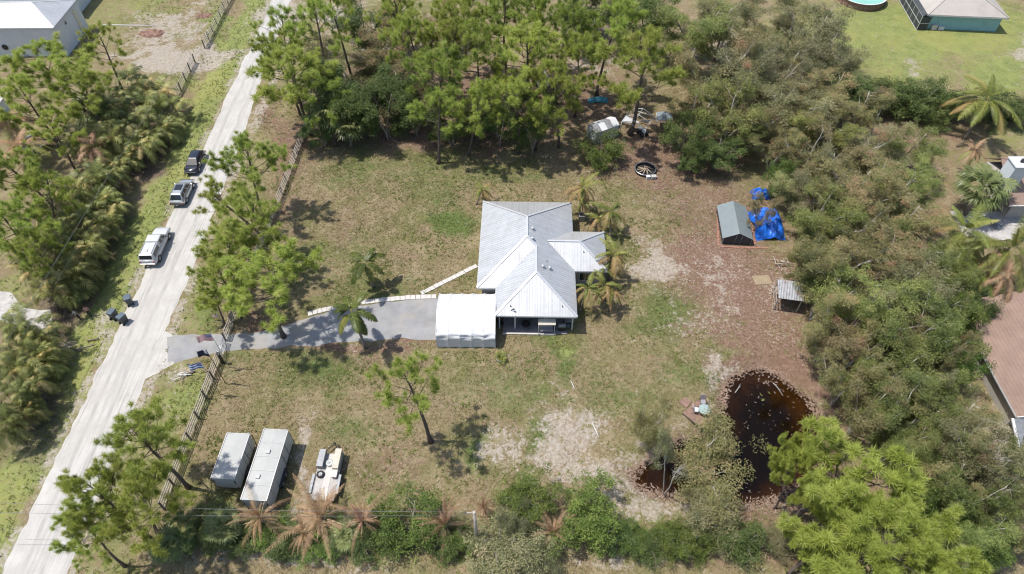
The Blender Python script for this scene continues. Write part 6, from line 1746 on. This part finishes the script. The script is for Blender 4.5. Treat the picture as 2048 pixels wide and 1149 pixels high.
# grove behind the lawn
G5 = 'pine grove behind the lawn'
for i, (u, v, w, h, k, lb) in enumerate(((580, 150, 150, 12, 'pine', 'dense pine at the left corner of the grove by the road'), (560, 60, 110, 13, 'thin_pine', 'sparse pine overhanging the road at the top of the frame'), (625, 50, 110, 14, 'thin_pine', 'tall bare stemmed pine at the top left of the grove'),
    (660, 15, 100, 14, 'thin_pine', 'tall bare stemmed pine touching the top frame edge left'), (555, 105, 100, 12, 'pine', 'pine leaning over the road above the grove corner'), (640, 190, 110, 10, 'pine', 'pine over the end of the rail fence'),
    (870, 150, 130, 13, 'pine', 'round topped pine in the left middle of the grove'), (905, 60, 120, 14, 'pine', 'bright pine near the top left middle of the grove'), (960, 100, 120, 14, 'pine', 'crowded pine left of the grove centre'), (1050, 110, 150, 14, 'pine', 'broad bright pine in the centre of the grove'),
    (1030, 190, 120, 12, 'pine', 'pine at the front of the grove centre'), (945, 205, 110, 11.5, 'pine', 'pine on the shaded front edge of the grove left of centre'), (1130, 60, 120, 14, 'pine', 'tall pine at the top of the grove right of centre'), (1110, 170, 105, 12, 'pine', 'pine left of the clearing in the grove'),
    (1090, 230, 90, 9, 'thin_pine', 'small pine on the front edge left of the white shed'), (1285, 130, 165, 14.5, 'pine', 'large pine with a tall trunk above the fire ring'), (1160, 120, 95, 12, 'pine', 'slim pine beside the clearing in the grove'), (1225, 50, 130, 14, 'pine', 'dark pine at the top right of the grove'),
    (830, 70, 110, 13, 'pine', 'pine at the top of the grove beyond the track'), (1000, 30, 120, 14, 'pine', 'pine touching the top frame edge in the middle'), (1070, 10, 110, 14, 'pine', 'topmost pine right of the frame middle'), (870, 215, 100, 10, 'thin_pine', 'thin pine on the front edge left of the grove'),
    (925, 20, 110, 13, 'pine', 'pine at the top frame edge beyond the grove'), (790, 20, 100, 13, 'pine', 'pine at the top frame edge beside the far track'))):
    plant(k, u, v, w, h, lb, G5)
G6 = 'broad leaved trees in the grove'
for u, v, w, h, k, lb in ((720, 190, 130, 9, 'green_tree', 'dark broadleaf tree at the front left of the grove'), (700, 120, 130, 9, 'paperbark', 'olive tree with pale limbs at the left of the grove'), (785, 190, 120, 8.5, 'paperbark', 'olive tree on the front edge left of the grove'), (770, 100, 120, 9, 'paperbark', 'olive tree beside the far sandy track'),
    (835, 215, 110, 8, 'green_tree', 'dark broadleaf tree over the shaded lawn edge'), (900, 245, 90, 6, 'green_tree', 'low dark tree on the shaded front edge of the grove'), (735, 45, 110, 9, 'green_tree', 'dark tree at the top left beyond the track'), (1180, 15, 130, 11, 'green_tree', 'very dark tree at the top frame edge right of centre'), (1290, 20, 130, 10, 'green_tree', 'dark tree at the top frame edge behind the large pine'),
    (765, 225, 100, 9, 'green_tree', 'added dark tree leaning out to shade the lawn left of centre'), (990, 225, 95, 9.5, 'green_tree', 'added dark tree shading the front edge right of the thin pine'), (1065, 235, 85, 9, 'green_tree', 'added dark tree shading the front edge left of the white shed'), (690, 220, 85, 8.5, 'green_tree', 'added shade tree between the two front fan palms'), (1370, 270, 90, 8, 'green_tree', 'dark tree behind the small grey canopy'),  # front-edge trees here are added to deepen the shade on the lawn
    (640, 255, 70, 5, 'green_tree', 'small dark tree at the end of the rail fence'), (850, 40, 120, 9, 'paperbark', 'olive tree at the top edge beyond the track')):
    plant(k, u, v, w, h, lb, G6)
plant('fan_palm', 665, 215, 90, 5.5, 'green fan palm at the front left corner of the grove'); plant('fan_palm', 645, 150, 80, 6.5, 'fan palm poking out of the left grove trees')
plant('fan_palm', 700, 245, 70, 4, 'low fan palm on the shaded lawn edge of the grove')
plant('shrub', 1202, 300, 85, 3.6, 'bright green bush in front of the white shed'); plant('shrub', 960, 245, 60, 3.5, 'green bush at a pine foot in the front of the grove'); plant('shrub', 1040, 262, 45, 3, 'small bush on the pine straw left of the white shed')
# paperbark belt on the right
G7 = 'olive paperbark belt along the right side'
belt = [(1385, 60, 150, 11), (1455, 40, 150, 12), (1530, 60, 150, 11), (1610, 60, 140, 11), (1655, 110, 110, 9), (1420, 140, 140, 11), (1500, 150, 150, 11), (1570, 150, 140, 10), (1640, 170, 120, 9), (1400, 225, 120, 9),
        (1460, 230, 140, 10), (1530, 235, 120, 9), (1590, 225, 130, 9), (1640, 250, 120, 8), (1530, 412, 62, 6.5), (1705, 225, 110, 7.5), (1760, 245, 120, 7), (1690, 290, 130, 8), (1620, 310, 140, 8.5), (1560, 290, 110, 8), (1760, 310, 130, 7), (1820, 300, 110, 6.5),
        (1650, 370, 150, 9), (1600, 370, 95, 8), (1730, 370, 150, 8.5), (1800, 370, 120, 7), (1640, 440, 130, 9), (1690, 440, 150, 9), (1770, 440, 140, 8), (1840, 420, 110, 6.5), (1615, 515, 85, 7.5), (1680, 520, 160, 9.5), (1760, 520, 150, 9),
        (1840, 500, 130, 8), (1900, 540, 110, 7.5), (1665, 580, 120, 9), (1730, 600, 160, 9.5), (1810, 590, 150, 9), (1865, 610, 110, 8), (1665, 660, 120, 8.5), (1740, 680, 160, 9.5), (1820, 670, 150, 9.5), (1875, 690, 105, 8),
        (1700, 740, 130, 8.5), (1780, 760, 150, 9), (1840, 750, 130, 8.5), (1895, 775, 90, 7.5), (1740, 810, 130, 8.5), (1820, 830, 150, 9), (1885, 835, 120, 8), (1940, 865, 90, 7), (1790, 880, 120, 8), (1870, 900, 150, 9), (1950, 910, 140, 8.5),
        (1930, 985, 150, 9), (1990, 960, 110, 8), (2010, 1040, 120, 8), (1940, 1050, 130, 7.5), (2035, 905, 70, 7)]
land = [('at the top of the belt', 0, 100), ('behind the torn canopy frame', 100, 260), ('beside the far bright lawn', 260, 340), ('above the blue tarpaulin', 340, 470), ('above the lean-to', 470, 560), ('beside the lean-to', 560, 640), ('above the pond', 640, 780), ('right of the pond', 780, 900), ('in the bottom right corner', 900, 1200)]
cnt = {}
rows = {}
for b_ in belt:
    ph = next(p for p, a, c in land if a <= b_[1] < c); rows.setdefault(ph, []).append(b_)
ordn = ['first', 'second', 'third', 'fourth', 'fifth', 'sixth', 'seventh', 'eighth', 'ninth', 'tenth', 'eleventh', 'twelfth', 'thirteenth']
bi = 0
for ph, lst in rows.items():
    lst.sort()
    for i, (u, v, w, h) in enumerate(lst):
        bi += 1
        lime = (bi * 7) % 5 in (0, 3) if u > 1780 else (bi * 7) % 6 == 1
        kd, cw = ('lime_paperbark', 'yellow green') if lime else (('grey_paperbark', 'grey green') if (v < 190 and bi % 3) or bi % 9 == 2 else ('paperbark', 'olive brown'))
        plant(kd, u, v, w * .93, h * prnd.uniform(.88, 1.15), '%s paperbark %s, %s from the left' % (cw, ph, ordn[i]), G7)
for u, v, w, h, k, lb in ((1900, 640, 80, 6, 'shrub', 'bright green tree poking out of the belt beside the brown roof'), (1918, 690, 75, 5, 'shrub', 'vivid green bush against the brown shingle roof'), (1910, 735, 70, 5, 'shrub', 'yellow green bush below the vivid one by the brown roof'), (1690, 775, 50, 3.5, 'shrub', 'small lime bush on the bank right of the pond'), (1950, 620, 60, 4.5, 'dark_shrub', 'dark feathery bush at the corner of the brown shingle roof'), (1560, 365, 60, 5, 'shrub', 'green bush between the mulch and the belt above the hut'),
    (1625, 565, 60, 5, 'dark_shrub', 'dark green bush right behind the lean-to'), (1840, 960, 90, 5.5, 'green_tree', 'dark green tree right of the lime pine'), (1870, 1010, 110, 4.5, 'shrub', 'fresh green shrub right of the huge lime pine'), (1920, 1080, 110, 4.5, 'shrub', 'fresh green shrub in the bottom right corner'), (1985, 1095, 90, 3.5, 'shrub', 'yellow green shrub at the bottom right frame edge'), (1700, 120, 60, 4, 'olive_shrub', 'low olive bush at the left edge of the bright lawn'),
    (1640, 340, 40, 4, 'shrub', 'small lime bush inside the belt above the blue tarpaulin'), (1380, 320, 60, 4, 'green_tree', 'small dark tree over the shaded straw right of the fire ring'), (1440, 300, 90, 5, 'green_tree', 'dark low tree at the foot of the belt by the fire ring')):
    plant(k, u, v, w, h, lb)
G8 = 'dark hedge shrubs below the bright lawn'
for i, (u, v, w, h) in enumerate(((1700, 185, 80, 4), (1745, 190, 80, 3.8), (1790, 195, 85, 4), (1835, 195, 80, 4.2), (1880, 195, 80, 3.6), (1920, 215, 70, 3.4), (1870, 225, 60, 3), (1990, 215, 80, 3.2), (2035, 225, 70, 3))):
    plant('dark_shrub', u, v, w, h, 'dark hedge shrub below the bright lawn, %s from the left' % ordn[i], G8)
plant('coconut', 1975, 200, 130, 6.5, 'coconut palm with browned fronds standing in front of the bright lawn', None, False, 1)
plant('fan_palm', 1970, 370, 100, 5, 'large fan palm beside the tall white chimney')
plant('coconut', 1930, 470, 150, 6.5, 'yellow green coconut palm at the right edge of the belt'); plant('coconut', 2020, 500, 150, 7, 'coconut palm at the right frame edge above the shingle roof'); plant('coconut', 1955, 545, 110, 4.5, 'low coconut palm leaning under the taller two at right')
plant('brown_coconut', 2010, 560, 90, 5.5, 'dry brown coconut palm at the right frame edge'); plant('brown_coconut', 1945, 305, 50, 4, 'withered palm left of the white chimney')
# palm hedge and thicket left of the road
G9 = 'palm thicket left of the road'
hed = [(250, 175, 90, 4.6), (300, 185, 85, 4.4), (330, 215, 70, 4), (215, 215, 85, 4.8), (265, 230, 90, 4.8), (310, 255, 70, 4.2), (230, 275, 85, 4.6), (280, 285, 70, 4.2), (180, 290, 85, 4.8), (240, 320, 60, 3.6),
       (180, 360, 85, 4.4), (215, 350, 60, 3.8), (140, 390, 85, 4.8), (190, 405, 75, 4.4), (215, 410, 50, 3.4), (120, 430, 80, 4.6), (165, 455, 85, 4.6), (200, 445, 60, 3.8), (105, 480, 85, 4.8), (150, 500, 85, 4.6), (180, 495, 50, 3.8), (85, 530, 85, 4.8), (130, 545, 85, 4.6), (160, 535, 55, 3.8), (100, 580, 75, 4.2), (140, 575, 55, 3.6)]
for i, (u, v, w, h) in enumerate(hed):
    seg = 'in the dark thicket beside the upper road' if v < 330 else 'in the hedge left of the parked cars'
    lst = [x for x in hed if (x[1] < 330) == (v < 330)]; k = lst.index((u, v, w, h))
    plant('areca', u + 6, v, w * 1.05, h * 1.35, 'feathery palm clump %s, %s from the top' % (seg, (ordn + ['fourteenth', 'fifteenth', 'sixteenth', 'seventeenth'])[k]), G9)
G10 = 'palm hedge below the neighbour driveway'
low = [(40, 645, 85, 4.6), (80, 690, 70, 4.2), (20, 690, 85, 4.8), (55, 720, 80, 4.6), (15, 750, 85, 4.6), (50, 770, 70, 4.2), (10, 800, 80, 4.6), (40, 825, 60, 4), (0, 850, 70, 4.2), (85, 720, 45, 3.2)]
for i, (u, v, w, h) in enumerate(low):
    plant('areca', u + 10, v, w * 1.05, h * 1.4, 'feathery palm clump below the neighbour driveway, %s from the top' % ordn[i], G10)
plant('brown_coconut', 20, 240, 120, 5.5, 'brown withered coconut palm at the left frame edge'); plant('brown_coconut', 45, 295, 100, 4.5, 'brown drooping palm beside the trampoline'); plant('brown_coconut', 190, 300, 80, 4.5, 'drooping brown palm inside the dark thicket')
plant('fan_palm', 175, 215, 75, 4.5, 'fan palm at the left of the dark thicket')
# yard palms
plant('queen_palm', 706, 630, 84, 5.9, 'small feather palm standing at the lower driveway edge', None, False, 0)
plant('queen_palm', 735, 530, 78, 4.4, 'small feather palm on the lawn above the slab edging', None, False, 1)
plant('scorched_palm', 968, 380, 44, 2.6, 'tiny palm behind the left corner of the house', None, False, 2)
for u, v, w, h, lb in ((1165, 380, 62, 4.6, 'palm at the back right corner of the house roof'), (1168, 405, 46, 3.2, 'short palm just below the one at the back roof corner'), (1218, 425, 70, 3.8, 'palm with yellowed fronds beside the side wing roof'), (1200, 440, 46, 2.6, 'short palm close to the side wing'),
                        (1224, 515, 62, 4.2, 'palm brushing the front corner of the side wing roof'), (1215, 545, 48, 3.0, 'short palm below the side wing roof corner'), (1180, 580, 62, 3.9, 'brown tipped palm in front of the side wing'), (1208, 575, 58, 3.9, 'rusty palm right of the pair in front of the side wing'), (1222, 590, 44, 3.2, 'small drooping palm at the outer side of the pair')):
    plant('scorched_palm', u, v, w, h, lb, 'small palms beside the house')
# pond-side trees
plant('wispy', 1432, 922, 168, 5.5, 'wispy olive tree growing over the left arm of the pond'); plant('wispy', 1306, 848, 72, 6.5, 'grey green weeping tree top left of the pond', None, False, 1)
plant('slender', 1338, 908, 66, 11.5, 'slender white stemmed tree leaning at the pond corner')
# bottom hedge
G11 = 'dead orange palms in the bottom hedge'
for u, v, w, h, lb in ((520, 1030, 130, 2.4, 'dead orange palm in front of the long trailer'), (640, 1035, 130, 2.2, 'dead orange palm in front of the flatbed trailer'), (735, 1035, 100, 2.0, 'dead orange palm right of the flatbed trailer'), (885, 1045, 100, 2.4, 'yellow and orange dying palm left of the utility pole'), (968, 1010, 70, 2.2, 'half hidden orange palm right behind the utility pole'), (1105, 1065, 80, 2.0, 'dead orange palm between the two big green shrubs'), (600, 1065, 80, 1.6, 'low dead palm at the foot of the hedge below the trailers')):
    plant('dead_palm', u, v, w * prnd.uniform(.8, 1.1), h * prnd.uniform(.85, 1.3), lb, G11)
G12 = 'shrubs of the bottom hedge'
for u, v, w, h, k, lb in ((815, 1045, 140, 3.8, 'shrub', 'large bright green shrub in the middle of the bottom hedge'), (1055, 1005, 110, 3.8, 'shrub', 'green shrub above the olive one right of the utility pole'), (1175, 1035, 140, 4.2, 'shrub', 'largest round green shrub below the pale sand'), (1010, 1085, 150, 3.4, 'olive_shrub', 'wide olive shrub right of the utility pole'), (1085, 1105, 90, 2.6, 'olive_shrub', 'low olive shrub at the bottom edge of the hedge'), (1030, 1040, 80, 4, 'olive_shrub', 'upright olive shrub beside the utility pole'),
    (930, 1085, 60, 2, 'shrub', 'small green shrub at the foot of the utility pole'), (1265, 1075, 70, 2.2, 'shrub', 'small green shrub right of the largest round shrub'), (1355, 1080, 90, 3, 'shrub', 'green shrub at the foot of the slender white tree'), (1430, 1040, 110, 4, 'olive_shrub', 'olive shrub below the wispy pond tree'), (1480, 1080, 90, 2.8, 'dark_shrub', 'dark shrub on the lower bank of the pond'), (1560, 1080, 90, 2.6, 'olive_shrub', 'olive shrub left of the lime pines'),
    (430, 1060, 90, 2.2, 'dark_shrub', 'dark shrub at the left end of the bottom hedge'), (490, 1080, 80, 1.8, 'dark_shrub', 'dark shrub below the long trailer'), (570, 1085, 80, 1.8, 'dark_shrub', 'dark shrub below the gap between the trailers'), (650, 1085, 90, 1.8, 'shrub', 'low green shrub below the flatbed trailer'), (720, 1085, 80, 1.8, 'dark_shrub', 'dark low shrub left of the large bright shrub'), (360, 1070, 80, 2.4, 'dark_shrub', 'dark shrub under the bottom left pines'), (885, 1095, 60, 1.8, 'dark_shrub', 'dark low shrub below the dying palm'),
    (540, 1065, 80, 2, 'shrub', 'green shrub between the first two dead palms'), (765, 1070, 80, 2.4, 'dark_shrub', 'dark shrub touching the left side of the large bright shrub'), (905, 1060, 70, 2.4, 'olive_shrub', 'olive shrub just left of the utility pole'), (1225, 1075, 80, 2.4, 'dark_shrub', 'dark shrub at the right foot of the largest round shrub'), (680, 1060, 70, 2, 'olive_shrub', 'olive shrub right below the flatbed trailer end'),
    (1290, 1095, 70, 1.6, 'dark_shrub', 'dark low shrub left of the slender white tree'), (1400, 1090, 70, 2.2, 'shrub', 'light green shrub right of the slender white tree'), (1640, 1130, 80, 2, 'dark_shrub', 'dark shrub at the bottom edge left of the huge lime pine')):
    plant(k, u, v - 4, w * .95, h * .88, lb, G12)
plant('fan_palm', 445, 1050, 70, 2.2, 'grey fan palm at the left end of the bottom hedge'); plant('fan_palm', 335, 1090, 70, 1.8, 'grey fan palm under the bottom left pines'); plant('fan_palm', 690, 1070, 60, 1.6, 'small fan palm in the hedge below the flatbed trailer'); plant('fan_palm', 1895, 1120, 100, 4, 'yellow green fan palm at the bottom frame edge'); plant('fan_palm', 1800, 1040, 80, 3, 'fan palm in the shade right of the lime pine')
plant('areca', 395, 1045, 70, 2.6, 'feathery palm at the left end of the bottom hedge')

# ------------------------------------------------------------ ground cover nobody could count
Rg = np.random.default_rng(99)
def fval(F, x, y):
    i = np.clip(np.searchsorted(gx, x) - 1, 0, nx - 2); j = np.clip(np.searchsorted(gy, y) - 1, 0, ny - 2)
    return F[j, i]
def in_pads(x, y):
    r = ((x > -44.2) & (x < -37.4)) | ((x > -3.9) & (x < 7.6) & (y > 44.6) & (y < 63)) | ((x > 7) & (x < 11.2) & (y > 51.4) & (y < 58)) | ((x > -8.3) & (x < -1.6) & (y > 42.4) & (y < 49.2))
    dr = np.array([P(u, v)[:2] for u, v in ((338, 668), (470, 665), (540, 660), (610, 632), (700, 602), (780, 595), (875, 588), (875, 684), (720, 688), (560, 700), (470, 705), (343, 733))])
    return r | (poly_sd(x, y, dr) < .1)
def scatter(name, n, wfun, m, ln, wd, upright, tintf, box=(-95, 80, 18, 122), per=4, kind='stuff', cat=None, zoff=0.0):
    x = Rg.uniform(box[0], box[1], n * 6); y = Rg.uniform(box[2], box[3], n * 6)
    w = wfun(x, y); keep = (Rg.random(len(x)) < w) & ~in_pads(x, y); x, y = x[keep][:n], y[keep][:n]
    z = np.maximum(fval(ZZ, x, y), WZ) + zoff
    u_, v_ = pix(x, y); ok = (u_ > -60) & (u_ < 2110) & (v_ > -40) & (v_ < 1200); x, y, z = x[ok], y[ok], z[ok]
    C = np.repeat(np.stack([x, y, z], -1), per, 0); k = len(C)
    C = C + Rg.normal(size=(k, 3)) * np.array([.07, .07, 0])
    d = Rg.normal(size=(k, 3)); d[:, 2] = np.abs(d[:, 2]) * .3 + upright; d = unit(d)
    if upright <= 0: d[:, 2] = np.abs(d[:, 2]) * .15; d = unit(d)
    V = blades(Rg, C, d, Rg.uniform(.6, 1.3, k) * ln, wd)
    if upright <= 0: V[:, :, 2] += .03
    T = np.clip(np.repeat(tintf(x, y), per) + Rg.normal(size=k) * .16, 0, 1)
    o = link(bpy.data.objects.new(name, tri_mesh(name, V, T, LM[m])))
    o['kind'] = kind; o['label'] = cat[0]; o['category'] = cat[1]
    return o
nz_ = lambda x, y, s=1.6, sd=50: vnoise(x, y, s, sd)
dry_w = lambda x, y: np.clip(1 - fval(sand, x, y) * 1.2 - fval(straw, x, y) * .7 - fval(mud_shade, x, y), 0, 1) * (.25 + .75 * nz_(x, y)) * np.clip((poly_sd(x, y, pond) - .3) * 2, 0, 1)
scatter('lawn_grass', 56000, dry_w, 'grass', .19, .065, .55, lambda x, y: np.clip(.62 - .55 * np.maximum(fval(green, x, y), fval(lush, x, y)) + .3 * (nz_(x, y, 4, 52) - .5), 0, 1), (-34, 34, 19, 92), 4, 'stuff', ('dry patchy lawn grass', 'grass'))
scatter('verge_weeds', 16000, lambda x, y: np.clip(fval(lush, x, y), 0, 1) * (.2 + .8 * nz_(x, y, 1.2, 55)), 'weed', .28, .10, .6, lambda x, y: .35 + .5 * nz_(x, y, 2, 58), (-66, 40, 18, 122), 4, 'stuff', ('green weeds growing on the road verges', 'weeds'))
scatter('lawn_weeds', 5000, lambda x, y: dry_w(x, y) * np.clip((nz_(x, y, 2.6, 81) - .55) * 4, 0, 1), 'weed', .26, .11, .5, lambda x, y: .2 + .5 * nz_(x, y, 3, 83), (-34, 34, 19, 92), 6, 'stuff', ('small green weed tufts dotted over the lawn', 'weeds'))
scatter('leaf_litter', 26000, lambda x, y: np.clip(np.maximum(fval(straw, x, y), .55 * fval(sand, x, y)), 0, 1) * (.15 + .85 * nz_(x, y, 1.4, 61)), 'litter', .22, .07, 0, lambda x, y: .25 + .55 * nz_(x, y, 3, 64), (-40, 60, 18, 110), 2, 'stuff', ('fallen leaves and twigs littering the ground', 'leaves'))
scatter('pond_margin_litter', 2600, lambda x, y: np.clip(1 - np.abs(poly_sd(x, y, pond) - .1) / .75, 0, 1), 'litter', .3, .09, 0, lambda x, y: .05 + .5 * nz_(x, y, 1.5, 91), (10, 33, 24, 42), 3, 'stuff', ('wet brown leaves and twigs along the pond margin', 'leaves'), .04)
# leaves floating on the pond
n = 150; x = Rg.uniform(pond[:, 0].min(), pond[:, 0].max(), n * 4); y = Rg.uniform(pond[:, 1].min(), pond[:, 1].max(), n * 4)
s = poly_sd(x, y, pond); k = (s < -.3) & (vnoise(x, y, 2.5, 70) + .25 * (y > 31) > .62); x, y = x[k][:n], y[k][:n]
C = np.stack([x, y, np.full(len(x), WZ + .012)], -1); a = Rg.uniform(0, 2 * PI, len(x)); d = np.stack([np.cos(a), np.sin(a), np.zeros(len(x))], -1); sd = np.stack([-np.sin(a), np.cos(a), np.zeros(len(x))], -1)
l = Rg.uniform(.025, .085, (len(x), 1))
V = np.concatenate([np.stack([C - d * l, C + sd * l * .4, C + d * l], 1), np.stack([C - d * l, C + d * l, C - sd * l * .4], 1)])
T = np.clip(Rg.normal(.6, .25, len(x)), 0, 1)
o = link(bpy.data.objects.new('floating_leaves', tri_mesh('floating_leaves', V, np.concatenate([T, T]), LM['litter'])))
o['kind'] = 'stuff'; o['label'] = 'pale fallen leaves floating on the dark pond'; o['category'] = 'leaves'
